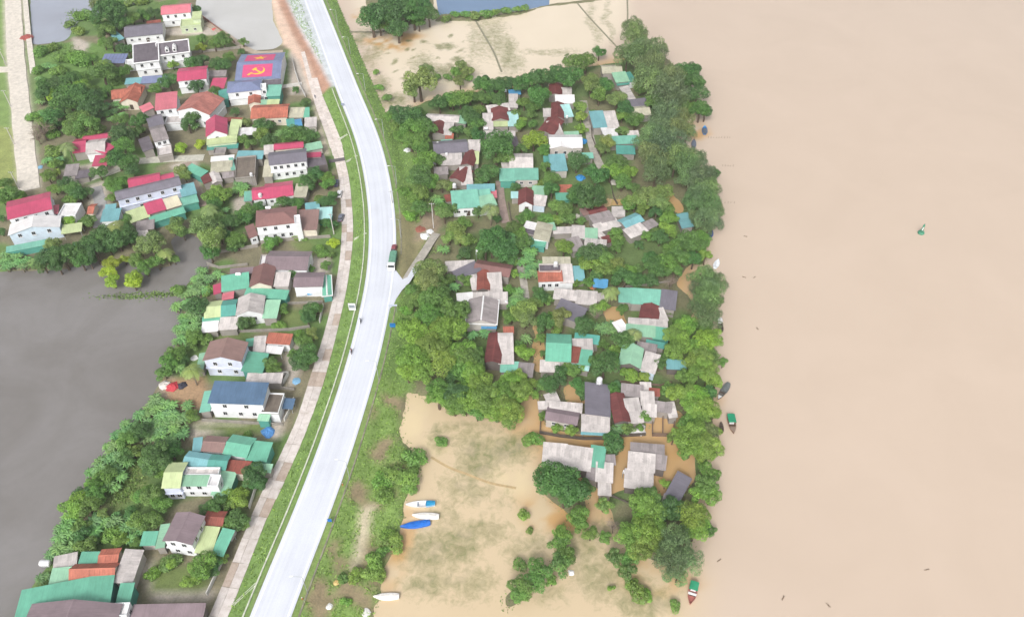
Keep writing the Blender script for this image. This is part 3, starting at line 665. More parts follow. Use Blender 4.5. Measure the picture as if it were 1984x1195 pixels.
    # ridge cap, parapet
    if typ in 'XY' and colk in ('crim', 'slate', 'oran', 'salm', 'brown', 'maro', 'rust', 'teal', 'green', 'purp', 'pink', 'mint', 'grey', 'bluG', 'whit'):
        rc = MB(); t_ = .22; zt = e + rs + .045; sl_ = rs / (hd if typ == 'X' else hw) * t_
        prof = [(-t_, zt - sl_), (0, zt), (t_, zt - sl_), (0, zt - .06)]
        if typ == 'X': rc.prism(prof, 'x', -hw - .03, hw + .03)
        else: rc.prism(prof, 'y', -hd - .03, hd + .03)
        rc.build('ridge_cap', WHITE if trim else sk, ro, (0, 0, 0), 0)
    if trim and typ == 'F':
        tm = MB(); cs_ = [(-hw, -hd, e + .06), (hw, -hd, e + .06), (hw, hd, e + rs + .06), (-hw, hd, e + rs + .06)]
        for k in range(4): tm.tube(cs_[k], cs_[(k + 1) % 4], .3, n=6)
        tm.build('eave_trim', WHITE, ro, (0, 0, 0), 0)
    if trim and typ in 'XHY':
        tm = MB()
        for sx in (-1, 1): tm.box(sx * hw, 0, e + .02, .28, 2 * hd + .3, .3)
        for sy in (-1, 1): tm.box(0, sy * hd, e + .02, 2 * hw - .3, .28, .3)
        tm.build('eave_trim', WHITE, ro, (0, 0, 0), 0)
        if typ == 'H' and hw > hd:
            tm = MB()
            for sx in (-1, 1):
                for sy in (-1, 1): tm.tube((sx * hw, sy * hd, e + .08), (sx * rl, 0, e + rs + .08), .16, n=6)
            tm.tube((-rl, 0, e + rs + .08), (rl, 0, e + rs + .08), .16, n=6); tm.build('hip_trim', WHITE, ro, (0, 0, 0), 0)
    if typ == 'P':
        pm = MB(); ph = .5
        for sx in (-1, 1): pm.box(sx * (hw - .1), 0, e + ph / 2, .2, 2 * hd, ph)
        for sy in (-1, 1): pm.box(0, sy * (hd - .1), e + ph / 2 - .002, 2 * hw - .4, .2, ph)
        pm.build('parapet', WM(wall or 'w'), root, loc, rz)
    # windows and doors: each a frame with its own pane
    def window(face, t, z, ww, wh, nm='window'):
        if face == 'f': o_, r_ = Vector((t * iw, -idp, z)), 0
        elif face == 'r': o_, r_ = Vector((iw, t * idp, z)), R(90)
        else: o_, r_ = Vector((-iw, t * idp, z)), R(-90)
        key = (nm, round(ww, 2), round(wh, 2))
        if key not in WCACHE:
            fm = MB(); b_ = .1
            for sx in (-1, 1): fm.box(sx * (ww / 2), 0, 0, b_, .2, wh + b_)
            for sz in (-1, 1): fm.box(0, 0, sz * (wh / 2), ww - b_, .2, b_)
            fm.box(0, 0, 0, .06, .16, wh - b_)
            fm.box(0, -.09, -wh / 2 - .1, ww + .3, .34, .09)
            WCACHE[key] = (fm.mesh(nm), MB().box(0, 0, 0, ww - .04, .09, wh - .04).mesh('pane'))
        a, p = WCACHE[key]
        f_ = put(nm, a, FRAME, root); f_.rotation_euler = (0, 0, rz + r_)
        f_.location = loc + Matrix.Rotation(rz, 3, 'Z') @ o_
        put('pane', p, GLASS, f_)
    if win:
        for face, row in win:
            st = len(row)
            for si, n_ in enumerate(row):             # row[0] is the upper storey
                if n_ == 0: continue
                top = e - .4; sh = (e - .2) / max(1, round(e / 3.2)); zc_ = e - sh * (si + .5)
                ww = 1.15 if face == 'f' else 1.0
                for k in range(n_):
                    t_ = (k + .5 + .12 * math.sin(k * 5.1 + si * 2)) / n_ * 2 - 1; window(face, t_ * .92, zc_ + .1, ww, 1.35 if e > 4 else 1.0)
    if e > 5 and win and typ not in 'P':      # floor ledge between the storeys
        lb = MB(); zl = e * .5
        for sx in (-1, 1): lb.box(sx * (iw + .14), 0, zl, .3, 2 * idp, .16)
        lb.box(0, -idp - .2, zl, 2 * iw + .56, .42, .16); lb.build('floor_ledge', WM(wall), root, loc, rz)
    if door:
        t_ = .15
        fm = MB().box(0, 0, 0, 1.3, .16, 2.2); f_ = fm.build('door', DARKW, root); f_.rotation_euler = (0, 0, rz); f_.location = loc + Matrix.Rotation(rz, 3, 'Z') @ Vector((t_ * iw, -idp, 1.1 + .2))
        hb = MB().box(.5, -.1, 0, .08, .08, .25).build('handle', STEEL, f_)
    return dict(loc=loc, rz=rz, hw=hw, hd=hd, e=e, rs=rs, obj=ro, g=g)
WCACHE = {}
HOUSES = {}
def house(short, label, cat, reg, g, secs, name='house'):
    """secs: (type, colour, eave height, six survey numbers, options)"""
    q = secs[0]; c = G(*RP(reg, (q[3] + q[5]) / 2, (q[4] + q[6]) / 2), g)
    root = empty(name, (c.x, c.y, g)); tag(root, label, cat)
    info = []
    for s in secs:
        kw = dict(s[9]) if len(s) > 9 else {}
        rg = kw.pop('reg', reg); info.append(section(root, rg, s[0], s[1], s[2], *s[3:9], g=g, **kw))
    px, py = RP(reg, (q[3] + q[5]) / 2, (q[4] + q[8]) / 2)
    LANDMARKS.append((short, px, py, c)); HOUSES[short] = (root, info); return root, info
W_ = lambda *a, **k: dict(wall='w', win=[('f', a)], **k)
GL, GE = .75, .4     # ground level west and east of the highway
# ---- west side, from the top
house('top pink-roofed house', 'white two-storey house with pink metal roof and lime annex at the top edge', 'house', 'Z', GL, [
    ('X', 'pink', 6.4, 312, 29, 369, 24, 307, 12, W_(3, 2, rise=1.6)), ('F', 'lime', 5.4, 205, 150, 275, 145, 205, 95, dict(reg='B', wall='p')), ('P', 'lime', 3.2, 120, 214, 275, 199, 124, 158, dict(reg='B', wall='p', win=[('f', (2,))]))], 'two_storey_house')
house('long slate bungalow', 'long white bungalow with slate grey roof and teal lean-to near the pond', 'house', 'A', GL, [
    ('X', 'slate', 3.9, 960, 292, 1255, 262, 972, 203, W_(4, door=True)), ('L', 'tealB', 3.4, 905, 322, 962, 304, 935, 236), ('F', 'rust', 3.0, 1135, 190, 1240, 176, 1140, 166)])
r_, inf = house('mansion with dormers', 'white two-storey mansion with dark grey hipped roof, white trim and dormers', 'mansion', 'A', GL, [
    ('F', 'dark', 6.8, 1032, 492, 1226, 468, 1042, 345, W_(2, 2, trim=True, rise=2.6)), ('F', 'dark', 6.9, 1215, 434, 1462, 402, 1228, 334, W_(3, 3, trim=True, rise=2.2)), ('P', 'whit', 3.4, 972, 500, 1030, 492, 972, 470, dict(wall='w'))], 'mansion')
for k, (fx, fy) in enumerate(((-.35, -.45), (.1, -.5), (.12, -.15))):      # dormers with little gables
    s = inf[1]; dz = s['e'] + s['rs'] * (fy + 1) / 2 + .4
    mb = MB().prism([(-.8, -.6), (-.8, .7), (0, 1.5), (.8, .7), (.8, -.6)], 'y', -.7, 1.4)
    d = mb.build('dormer', WHITE, r_, s['loc'] + Matrix.Rotation(s['rz'], 3, 'Z') @ Vector((fx * s['hw'], fy * s['hd'], dz)), s['rz'])
    MB().box(0, -.72, .3, .8, .06, .9).build('pane', GLASS, d)
r_, inf = house('solar roof shed', 'low shed roofed with blue grey solar panels among banana trees', 'shed', 'A', GL, [('F', 'dark', 2.8, 775, 492, 956, 490, 772, 420, dict(wall='k'))], 'shed')
s = inf[0]; SOLAR = plain('solar_cell', rgb(122, 132, 168), .25, var=.05)
for i in range(7):
    for j in range(2):
        w_ = 2 * s['hw'] / 7; d_ = 2 * s['hd'] / 2; y = -s['hd'] + d_ * (j + .5)
        p = MB().box(0, 0, 0, w_ - .14, d_ - .16, .05).build('solar_panel', SOLAR, r_, s['loc'] + Matrix.Rotation(s['rz'], 3, 'Z') @ Vector((-s['hw'] + w_ * (i + .5), y, s['e'] + s['rs'] * (y + s['hd']) / (2 * s['hd']) + .08)))
        p.rotation_euler = (Matrix.Rotation(s['rz'], 3, 'Z') @ Matrix.Rotation(math.atan2(s['rs'], 2 * s['hd']), 3, 'X')).to_euler()
house('long blue canopy', 'long low blue grey canopy with teal end below the mansion', 'canopy', 'A', GL, [('F', 'bluG', 3.0, 1085, 645, 1285, 634, 1088, 592), ('F', 'tealB', 2.9, 962, 652, 1084, 645, 968, 606)], 'canopy')
house('orange temple', 'small orange tiled temple hall with upturned cross gable', 'temple', 'A', GL, [('X', 'oran', 3.4, 862, 768, 1088, 742, 860, 695, dict(wall='c', rise=1.8)), ('Y', 'oran', 3.8, 925, 792, 1060, 788, 930, 672, dict(wall='c', rise=1.8, door=True))], 'temple')
house('crimson gable house', 'white two-storey house with crimson gable roof and small crimson annex', 'house', 'B', GL, [
    ('X', 'crim', 6.2, 92, 628, 318, 606, 84, 532, W_(2, 2, rise=1.3)), ('F', 'crim', 3.4, 346, 684, 452, 682, 346, 606, dict(wall='c')), ('F', 'grey', 3.0, 335, 592, 465, 588, 332, 548)], 'two_storey_house')
house('pale pink house', 'white two-storey house with pale pink lean roof beside big salmon gable', 'house', 'A', GL, [('F', 'pink', 6.2, 1196, 852, 1362, 832, 1184, 726, W_(2, 2, rise=1.0)), ('P', 'lgrey', 3.2, 1275, 960, 1392, 952, 1270, 905, dict(wall='w')), ('L', 'pink', 3.2, 1105, 868, 1190, 842, 1110, 815)], 'two_storey_house')
house('salmon gable house', 'large cream house with broad salmon tiled gable facing the road', 'house', 'B', GL, [('Y', 'salm', 6.4, 90, 855, 342, 888, 86, 716, dict(wall='w', win=[('f', (2, 3))], rise=2.5))], 'two_storey_house')
house('narrow grey house', 'narrow white house with two stepped grey roofs', 'house', 'A', GL, [('X', 'grey', 5.8, 1192, 1098, 1302, 1070, 1168, 982, W_(2, 2)), ('X', 'slate', 5.2, 1152, 984, 1268, 958, 1144, 900), ('L', 'dark', 3.6, 1105, 1172, 1188, 1150, 1115, 1066), ('P', 'lgrey', 2.8, 1222, 1210, 1330, 1190, 1218, 1140)], 'two_storey_house')
house('crimson and lime house', 'house with crimson front gable wrapped by pale lime roofs', 'house', 'B', GL, [
    ('Y', 'crim', 5.6, 314, 1058, 480, 1036, 308, 938, dict(wall='w', win=[('f', (1,))], rise=2.4)), ('F', 'lime', 4.0, 320, 1120, 552, 1096, 318, 1062, dict(wall='p')), ('R', 'lime', 4.2, 482, 1062, 552, 1058, 478, 930, dict(wall='p')),
    ('F', 'lime', 3.9, 545, 982, 585, 980, 545, 930), ('F', 'tealD', 2.6, 322, 1158, 560, 1142, 322, 1122), ('F', 'rust', 3.0, 442, 936, 592, 942, 442, 906), ('P', 'grey', 2.6, 372, 1192, 462, 1188, 376, 1150)])
house('white carport', 'flat white carport roof between lime house and orange roof', 'carport', 'B', GL, [('F', 'whit', 2.9, 548, 1048, 706, 1036, 546, 992, dict(wall='w', post=True))], 'carport')
r_, inf = house('flag-painted roof', 'large slate blue hall roof painted with two red flags, star and emblem', 'hall', 'B', GL, [('X', 'bluG', 5.4, 538, 622, 888, 604, 550, 424, dict(wall='w', rise=2.2))], 'hall')
s = inf[0]; FLAGR = plain('flag_red', rgb(214, 88, 132), .5, var=.08); FLAGY = plain('flag_yellow', rgb(248, 200, 60), .5, var=.05)
def roofsheet(nm, pts, off, mat, side):
    """flat paint following the roof slope; pts in roof metres (x, distance up from the eave)"""
    vs = []; k = s['rs'] / s['hd']
    for x, t in pts: y = (-s['hd'] + t) if side < 0 else (s['hd'] - t); vs.append((x, y, s['e'] + k * t + off))
    n_ = len(vs); top = [(x, y, z + .012) for x, y, z in vs]
    mb = MB(); mb.add(vs + top, [tuple(range(n_ - 1, -1, -1)), tuple(range(n_, 2 * n_))] + [(i, (i + 1) % n_, n_ + (i + 1) % n_, n_ + i) for i in range(n_)])
    return mb.build(nm, mat, s['obj'], (0, 0, 0), 0)
hw, hd = s['hw'], s['hd']; fx0, fx1 = -hw * .70, hw * .60
roofsheet('painted_flag', [(fx0, hd * .14), (fx1, hd * .14), (fx1, hd * .84), (fx0, hd * .84)], .02, FLAGR, -1)
roofsheet('painted_flag', [(fx0, hd * .18), (fx0, hd * .9), (fx1, hd * .9), (fx1, hd * .18)], .02, FLAGR, 1)
cx, cy = (fx0 + fx1) / 2, hd * .56; rr = hd * .22
roofsheet('star_emblem', [(cx + rr * (1 if k % 2 == 0 else .4) * math.sin(k * math.pi / 5) * 1.25, cy - rr * (1 if k % 2 == 0 else .4) * math.cos(k * math.pi / 5)) for k in range(10)], .036, FLAGY, 1)
cy = hd * .5; q = hd * .22; arc = []
for k in range(15): a = R(-150 + 250 * k / 14); arc.append((cx + q * 1.25 * math.cos(a), cy + q * math.sin(a)))
for k in range(14, -1, -1): a = R(-150 + 250 * k / 14); wd = 1 - .30 * math.sin(math.pi * min(1, (k + 1) / 12)); arc.append((cx + q * 1.25 * math.cos(a) * wd - .05 * q, cy + q * math.sin(a) * wd))
roofsheet('sickle_emblem', arc, .036, FLAGY, -1)
roofsheet('sickle_emblem', [(cx - q * 1.7, cy - q * 1.0), (cx - q * 1.4, cy - q * 1.15), (cx - q * .75, cy - q * .62), (cx - q * .95, cy - q * .42)], .037, FLAGY, -1)
roofsheet('hammer_emblem', [(cx + q * .62, cy - q * .85), (cx + q * .85, cy - q * .68), (cx - q * .35, cy + q * .42), (cx - q * .55, cy + q * .25)], .05, FLAGY, -1)
roofsheet('hammer_emblem', [(cx - q * .95, cy + q * .25), (cx - q * .6, cy - q * .02), (cx - q * .02, cy + q * .55), (cx - q * .35, cy + q * .72)], .052, FLAGY, -1)
house('blue hipped house', 'white two-storey house with blue grey hipped roof below the flag roof', 'house', 'B', GL, [
    ('H', 'bluG', 6.4, 476, 718, 742, 692, 492, 632, W_(2, 0)), ('P', 'whit', 6.2, 742, 690, 778, 686, 742, 655, dict(wall='w', win=[('f', (1, 1))])), ('F', 'teal', 4.4, 780, 744, 886, 740, 780, 660, dict(wall='t')),
    ('F', 'dark', 4.6, 754, 656, 892, 646, 756, 622), ('L', 'tealD', 3.6, 420, 778, 488, 768, 425, 700, dict(wall='t'))], 'two_storey_house')
house('long orange roof', 'long orange tiled bungalow with tan and teal end roofs by the service road', 'house', 'B', GL, [
    ('X', 'oran', 3.8, 660, 918, 942, 906, 658, 816, dict(wall='c', win=[('f', (3,))], door=True)), ('Y', 'oran', 3.6, 640, 806, 736, 796, 652, 746, dict(wall='c')), ('F', 'mint', 3.4, 734, 808, 782, 806, 742, 772), ('F', 'lime', 3.5, 784, 806, 876, 804, 784, 770),
    ('F', 'tan', 3.2, 948, 908, 1062, 906, 954, 832), ('F', 'green', 3.1, 1064, 906, 1112, 902, 1068, 832), ('F', 'tealD', 2.8, 944, 988, 1002, 980, 950, 922), ('F', 'blue', 2.7, 1004, 980, 1058, 972, 1004, 925)])
house('small grey roadside roof', 'small square grey roof beside the service road below tan awning', 'shed', 'B', GL, [('F', 'lgrey', 2.8, 1076, 982, 1166, 976, 1076, 910, dict(wall='e'))], 'shed')
house('slate roof white house', 'tall white two-storey house with slate purple roof and many windows', 'house', 'D', GL, [
    ('X', 'slate', 6.8, 802, 162, 1094, 128, 786, 66, W_(5, 4, rise=1.2)), ('X', 'crim', 4.6, 840, 42, 1066, 22, 842, -6, dict(wall='c')), ('F', 'lgrey', 4.4, 764, 78, 836, 70, 768, 8), ('P', 'dark', 3.6, 1096, 192, 1252, 162, 1086, 100, dict(wall='k')),
    ('F', 'crim', 4.4, 1086, 100, 1202, 92, 1090, 66), ('F', 'mint', 3.4, 1084, 52, 1216, 26, 1080, -2, dict(wall='e')), ('F', 'tan', 3.2, 752, 250, 826, 246, 752, 122)], 'two_storey_house')
house('mossy flat roof compound', 'low compound of teal, tan and mossy brown flat roofs', 'house', 'D', GL, [
    ('P', 'moss', 3.8, 540, 266, 692, 250, 556, 106, dict(wall='g')), ('L', 'green', 3.2, 274, 250, 332, 214, 286, 108, dict(wall='t')), ('F', 'tan', 3.4, 350, 216, 512, 202, 356, 136), ('F', 'whit', 3.0, 352, 132, 530, 116, 356, 96),
    ('R', 'teal', 3.5, 512, 200, 542, 194, 522, 100), ('F', 'tealB', 3.4, 545, 112, 748, 112, 552, 50), ('L', 'maro', 3.0, 298, 304, 362, 286, 312, 236), ('Y', 'lgrey', 3.0, 366, 304, 442, 284, 366, 218), ('F', 'grey', 2.6, 445, 262, 530, 250, 446, 215)])
house('crimson bungalow', 'crimson roofed bungalow with beige and teal end roofs', 'house', 'D', GL, [
    ('X', 'crim', 3.6, 772, 420, 990, 392, 786, 306, dict(wall='w', rise=1.5, win=[('f', (3,))])), ('X', 'crim', 3.4, 674, 428, 772, 416, 690, 334, dict(wall='w')), ('F', 'tan', 3.4, 990, 404, 1086, 404, 990, 304), ('F', 'teal', 3.0, 608, 438, 672, 432, 614, 364)])
house('brown-roofed white house', 'white two-storey house with red brown roof and brown carport', 'house', 'D', GL, [
    ('H', 'rslat', 6.8, 698, 638, 1014, 602, 692, 512, W_(3, 4)), ('F', 'brown', 4.2, 1012, 662, 1170, 656, 1048, 506, dict(wall='c')), ('L', 'rslat', 3.4, 650, 722, 716, 704, 650, 624, dict(wall='w', win=[('f', (1,))])),
    ('P', 'whit', 7.4, 1004, 618, 1044, 612, 1004, 555, dict(wall='w')), ('F', 'cyan', 3.0, 1164, 578, 1282, 572, 1160, 488, dict(wall='t')), ('F', 'tealB', 2.8, 1084, 502, 1192, 488, 1088, 452), ('F', 'oran', 3.8, 1046, 545, 1080, 540, 1046, 505)], 'two_storey_house')
house('grey-brown joined roofs', 'sprawling grey brown roofs joined to teal sheds by a flooded yard', 'house', 'E', GL, [
    ('X', 'purp', 4.4, 702, 138, 978, 142, 722, 20, dict(wall='w')), ('Y', 'rslat', 4.6, 606, 252, 752, 246, 636, 128, dict(wall='c', rise=1.8)), ('F', 'green', 3.8, 430, 282, 606, 256, 456, 178, dict(wall='g')), ('F', 'lgrey', 3.8, 764, 248, 858, 246, 772, 158, dict(wall='e')),
    ('F', 'green', 3.2, 572, 312, 842, 332, 588, 254, dict(wall='t')), ('F', 'purp', 3.2, 482, 176, 636, 164, 500, 134), ('L', 'crim', 2.8, 380, 300, 430, 290, 392, 238), ('L', 'pink', 2.6, 432, 338, 506, 330, 440, 292), ('P', 'whit', 5.0, 672, 122, 716, 120, 676, 52)])
house('lime and teal house', 'house with lime, teal and grey gable roofs in one row', 'house', 'E', GL, [
    ('Y', 'lgrey', 4.4, 520, 436, 694, 422, 546, 322, dict(wall='w', rise=1.8, win=[('f', (2,))])), ('X', 'lime', 3.6, 318, 452, 426, 440, 344, 348), ('X', 'tealD', 3.7, 426, 442, 520, 432, 440, 340), ('F', 'mint', 3.6, 692, 452, 782, 452, 710, 336),
    ('F', 'green', 3.0, 306, 484, 424, 468, 312, 448), ('F', 'whit', 2.7, 300, 544, 402, 534, 326, 476), ('F', 'lgrey', 2.9, 408, 528, 528, 522, 424, 448)])
house('roof beside the stored boat', 'white house with grey brown roof and teal porch beside a stored boat', 'house', 'E', GL, [('X', 'purp', 4.6, 890, 252, 1078, 248, 904, 162, dict(wall='w', rise=1.0)), ('Y', 'green', 3.0, 1078, 312, 1140, 304, 1090, 184, dict(wall='t', trim=True, rise=.5))])
house('small orange tiled hut', 'small orange tiled house with white porch and grey shed', 'house', 'E', GL, [('F', 'oran', 3.4, 714, 612, 866, 622, 714, 544, dict(wall='w', door=True)), ('F', 'whit', 2.6, 704, 672, 812, 682, 714, 626, dict(wall='w', post=True)), ('F', 'lgrey', 3.0, 630, 674, 706, 668, 650, 570), ('F', 'green', 2.8, 586, 634, 636, 628, 596, 586)])
house('brown gable lavender house', 'pale lavender two-storey house with brown gable front and green side shed', 'house', 'E', GL, [('Y', 'brown', 6.8, 308, 724, 556, 730, 340, 602, dict(wall='l', win=[('f', (2, 2))], rise=1.9)), ('R', 'green', 3.6, 560, 800, 690, 804, 604, 676, dict(wall='t')), ('L', 'mint', 3.0, 268, 784, 312, 780, 290, 680)], 'two_storey_house')
house('blue-roofed house', 'white two-storey house with flat blue metal roof and walled terrace', 'house', 'E', GL, [
    ('F', 'navy', 6.6, 342, 996, 694, 1008, 394, 856, W_(2, 3, rise=.9)), ('P', 'moss', 3.8, 684, 1062, 794, 1066, 728, 940, dict(wall='w')), ('L', 'teal', 3.0, 288, 1056, 356, 1052, 344, 922, dict(wall='g')), ('F', 'lgrey', 3.0, 584, 868, 812, 868, 600, 806), ('F', 'navy', 2.6, 812, 1030, 884, 1034, 830, 966, dict(wall='g', post=True)),
    ('F', 'mint', 3.4, 660, 1108, 730, 1112, 664, 1068, dict(wall='t'))], 'two_storey_house')
house('green barn roof', 'long brown and bright green metal roofs beside the service road', 'house', 'F', GL, [
    ('X', 'green', 4.2, 668, 284, 800, 306, 690, 172, dict(wall='w')), ('X', 'brown', 4.1, 546, 268, 668, 276, 580, 184, dict(wall='w')), ('F', 'tealB', 3.8, 498, 274, 546, 268, 530, 194), ('F', 'green', 4.0, 792, 316, 908, 328, 830, 210, dict(wall='t')), ('F', 'teal', 2.6, 792, 340, 900, 352, 796, 322)])
house('pale green terraced house', 'two-storey house of stacked pale green and teal roofs with maroon tiled wing', 'house', 'F', GL, [
    ('X', 'lime', 5.6, 326, 474, 428, 472, 378, 334, dict(wall='l', win=[('f', (0, 2))])), ('F', 'mint', 5.2, 420, 462, 584, 462, 438, 404, W_(2, 2)), ('P', 'lgrey', 5.0, 458, 402, 642, 402, 482, 366, dict(wall='w')), ('X', 'tealB', 4.6, 440, 346, 578, 366, 470, 268), ('X', 'tealD', 4.6, 578, 368, 682, 374, 606, 288),
    ('F', 'rust', 3.6, 676, 388, 806, 398, 694, 318, dict(wall='c')), ('F', 'mint', 3.2, 826, 380, 932, 388, 834, 334), ('R', 'mint', 3.6, 604, 518, 694, 524, 658, 384, dict(wall='t')), ('P', 'whit', 6.2, 584, 466, 640, 466, 600, 408, dict(wall='w', win=[('r', (1, 1))]))], 'two_storey_house')
house('purple-roofed white house', 'small white two-storey house with purple brown roof and green canopy', 'house', 'F', GL, [
    ('Y', 'purp', 6.2, 332, 768, 494, 790, 408, 612, dict(wall='w', win=[('f', (2, 2)), ('r', (2, 1))], rise=1.1)), ('F', 'lime', 3.2, 510, 834, 602, 842, 574, 688, dict(wall='t', post=True)), ('F', 'green', 3.1, 602, 842, 668, 856, 646, 694, dict(wall='t', post=True)), ('X', 'rust', 3.6, 556, 684, 664, 688, 506, 600, dict(wall='c')), ('L', 'mint', 3.2, 292, 810, 342, 806, 356, 678)], 'two_storey_house')
house('little green shed', 'little green roofed shed left of the purple brown roof', 'shed', 'F', GL, [('F', 'green', 2.8, 206, 794, 288, 792, 236, 718, dict(wall='e'))], 'shed')
house('orange tiled farmhouse', 'old farmhouse with double orange tiled roof and beige side roofs by the pond', 'house', 'g', GL, [
    ('X', 'oran', 3.8, 464, 958, 768, 948, 482, 842, dict(wall='c', rise=1.9)), ('X', 'oran', 3.6, 656, 842, 788, 832, 668, 744, dict(wall='c')), ('F', 'lgrey', 3.2, 358, 874, 512, 842, 386, 786), ('F', 'green', 3.3, 524, 842, 656, 840, 544, 758), ('F', 'mint', 3.3, 328, 974, 462, 962, 360, 868), ('R', 'lgrey', 3.6, 766, 968, 886, 968, 816, 746, dict(wall='e'))])
house('bottom purple roof', 'broad purple brown gable roof with teal side roofs in the bottom left corner', 'house', 'g', GL, [
    ('Y', 'purp', 6.0, 120, 1330, 742, 1330, 214, 1108, dict(wall='w', rise=2.2)), ('B', 'green', 4.6, 100, 1250, 742, 1120, 190, 1006, dict(wall='t', rise=.9)), ('F', 'green', 4.0, 776, 1108, 868, 1104, 742, 972, dict(wall='t')), ('P', 'whit', 5.4, 752, 1190, 850, 1185, 756, 1110, dict(wall='w', win=[('r', (1, 1))]))], 'two_storey_house')
house('bottom flat purple roof', 'flat purple grey metal roof at the bottom edge by the service road', 'shed', 'g', GL, [('F', 'purp', 3.6, 850, 1300, 1340, 1290, 864, 1112, dict(wall='k')), ('F', 'navy', 2.8, 1290, 1200, 1345, 1198, 1290, 1125, dict(wall='k'))], 'shed')
house('crimson balcony house', 'white two-storey house with crimson roof and balcony at the left edge', 'house', 'C', GL, [('X', 'crim', 6.6, 62, 578, 402, 496, 18, 452, W_(4, 3, rise=1.2)), ('P', 'whit', 3.8, 450, 556, 582, 552, 446, 466, dict(wall='w')), ('F', 'pink', 3.6, 405, 536, 446, 530, 408, 472)], 'two_storey_house')
house('pale blue hall', 'pale blue hall with low white gable roof and teal awning beside the pond', 'hall', 'C', GL, [('Y', 'whit', 4.8, 62, 702, 460, 634, 58, 620, dict(wall='b', win=[('f', (3,))], rise=2.0)), ('F', 'teal', 2.6, 48, 832, 350, 774, 92, 782, dict(wall='t'))], 'hall')
house('lime pond shed', 'lime roofed open shed over dark water between trees', 'shed', 'C', GL, [('F', 'lime', 3.0, 474, 690, 626, 668, 470, 624, dict(wall='g', post=True)), ('F', 'teal', 2.2, 560, 820, 625, 812, 562, 765)], 'shed')
house('long slate two-storey house', 'long lavender two-storey house with slate roof, crimson and green annexes', 'house', 'C', GL, [
    ('X', 'slate', 6.6, 902, 432, 1398, 312, 888, 362, dict(wall='l', win=[('f', (5, 2)), ('l', (1, 0))], rise=1.2)), ('X', 'crim', 5.4, 996, 334, 1240, 288, 990, 262, dict(wall='c')), ('X', 'crim', 5.2, 1240, 288, 1348, 262, 1240, 236, dict(wall='c')), ('F', 'lime', 3.6, 1012, 604, 1158, 554, 1000, 510),
    ('F', 'crim', 3.8, 1142, 540, 1282, 498, 1124, 452), ('F', 'cream', 3.6, 1282, 502, 1402, 464, 1280, 418), ('F', 'green', 3.0, 1166, 606, 1432, 524, 1164, 556, dict(wall='t')), ('F', 'tealB', 4.2, 130, 404, 244, 376, 128, 314, dict(reg='D', wall='t')), ('F', 'teal', 3.2, 128, 474, 258, 442, 130, 412, dict(reg='D', wall='t'))], 'two_storey_house')
house('pink and grey roofs', 'cluster of crimson roofs around a pale grey middle roof', 'house', 'A', GL, [
    ('X', 'lgrey', 3.8, 662, 1192, 808, 1176, 654, 1084, dict(wall='w')), ('X', 'crim', 3.6, 562, 1184, 664, 1170, 548, 1082), ('F', 'crim', 3.8, 806, 1190, 892, 1128, 800, 1056), ('X', 'crim', 4.0, 640, 1092, 860, 1062, 650, 1050), ('F', 'crim', 3.0, 710, 168, 822, 162, 708, 88, dict(reg='C', wall='c')), ('F', 'grey', 2.8, 490, 248, 592, 238, 488, 160, dict(reg='C', wall='e'))])
house('grey fenced shed', 'small grey slatted roof beside crimson cluster near the lane', 'shed', 'C', GL, [('F', 'dark', 2.4, 582, 264, 684, 250, 580, 208, dict(wall='g'))], 'shed')
house('blue-green shed', 'square blue green shed roof beside the grey yard', 'shed', 'C', GL, [('F', 'tealB', 3.2, 774, 594, 912, 584, 780, 502, dict(wall='w')), ('F', 'tealB', 2.6, 810, 498, 890, 490, 812, 464)], 'shed')
house('orange kennel', 'tiny orange roofed hut between trees and grey yard', 'hut', 'C', GL, [('X', 'oran', 2.2, 672, 534, 718, 532, 676, 462, dict(wall='c'))], 'hut')
house('grey shack by the inlet', 'grey sheet roofed shack at the pond inlet below green annex', 'shack', 'C', GL, [('F', 'grey', 2.8, 1050, 668, 1186, 650, 1030, 598, dict(wall='k')), ('F', 'lgrey', 2.4, 1075, 722, 1150, 700, 1065, 665)], 'shack')
# ---- east side, the flooded village
g_ = dict(wall='g')
def village(short, label, reg, secs, cat='house', name='village_house'): return house(short, label, cat, reg, GE, secs, name)
village('three-panel grey roof', 'grey sheet roof of three panels with green end and maroon wing behind trees', 'J', [('X', 'lgrey', 3.4, 108, 400, 372, 414, 120, 346), ('F', 'mint', 3.2, 372, 418, 434, 424, 376, 360), ('Y', 'maro', 3.2, 160, 506, 246, 508, 180, 412), ('F', 'lgrey', 3.0, 246, 514, 312, 518, 256, 418)])
village('orange lean-to', 'tiny orange lean-to roof between maroon wing and slate roof', 'J', [('F', 'oran', 2.4, 272, 548, 328, 548, 278, 512)], 'shed', 'shed')
village('long slate roof by the verge', 'long slate grey roof with pale end and maroon front wing', 'J', [('X', 'slate', 3.6, 182, 676, 454, 654, 204, 574), ('F', 'lgrey', 3.4, 456, 658, 548, 658, 460, 564), ('Y', 'maro', 3.3, 402, 762, 498, 772, 400, 650), ('F', 'lgrey', 3.0, 238, 766, 402, 760, 300, 676), ('F', 'lime', 3.0, 500, 754, 538, 754, 498, 658), ('F', 'teal', 2.8, 246, 602, 326, 594, 250, 566)])
village('maroon roof with pale side', 'maroon gable with one pale grey side roof above teal roof', 'J', [('Y', 'maro', 3.4, 304, 876, 412, 908, 330, 772), ('F', 'lgrey', 3.1, 408, 930, 492, 924, 428, 784), ('F', 'grey', 2.6, 182, 846, 286, 842, 190, 790)])
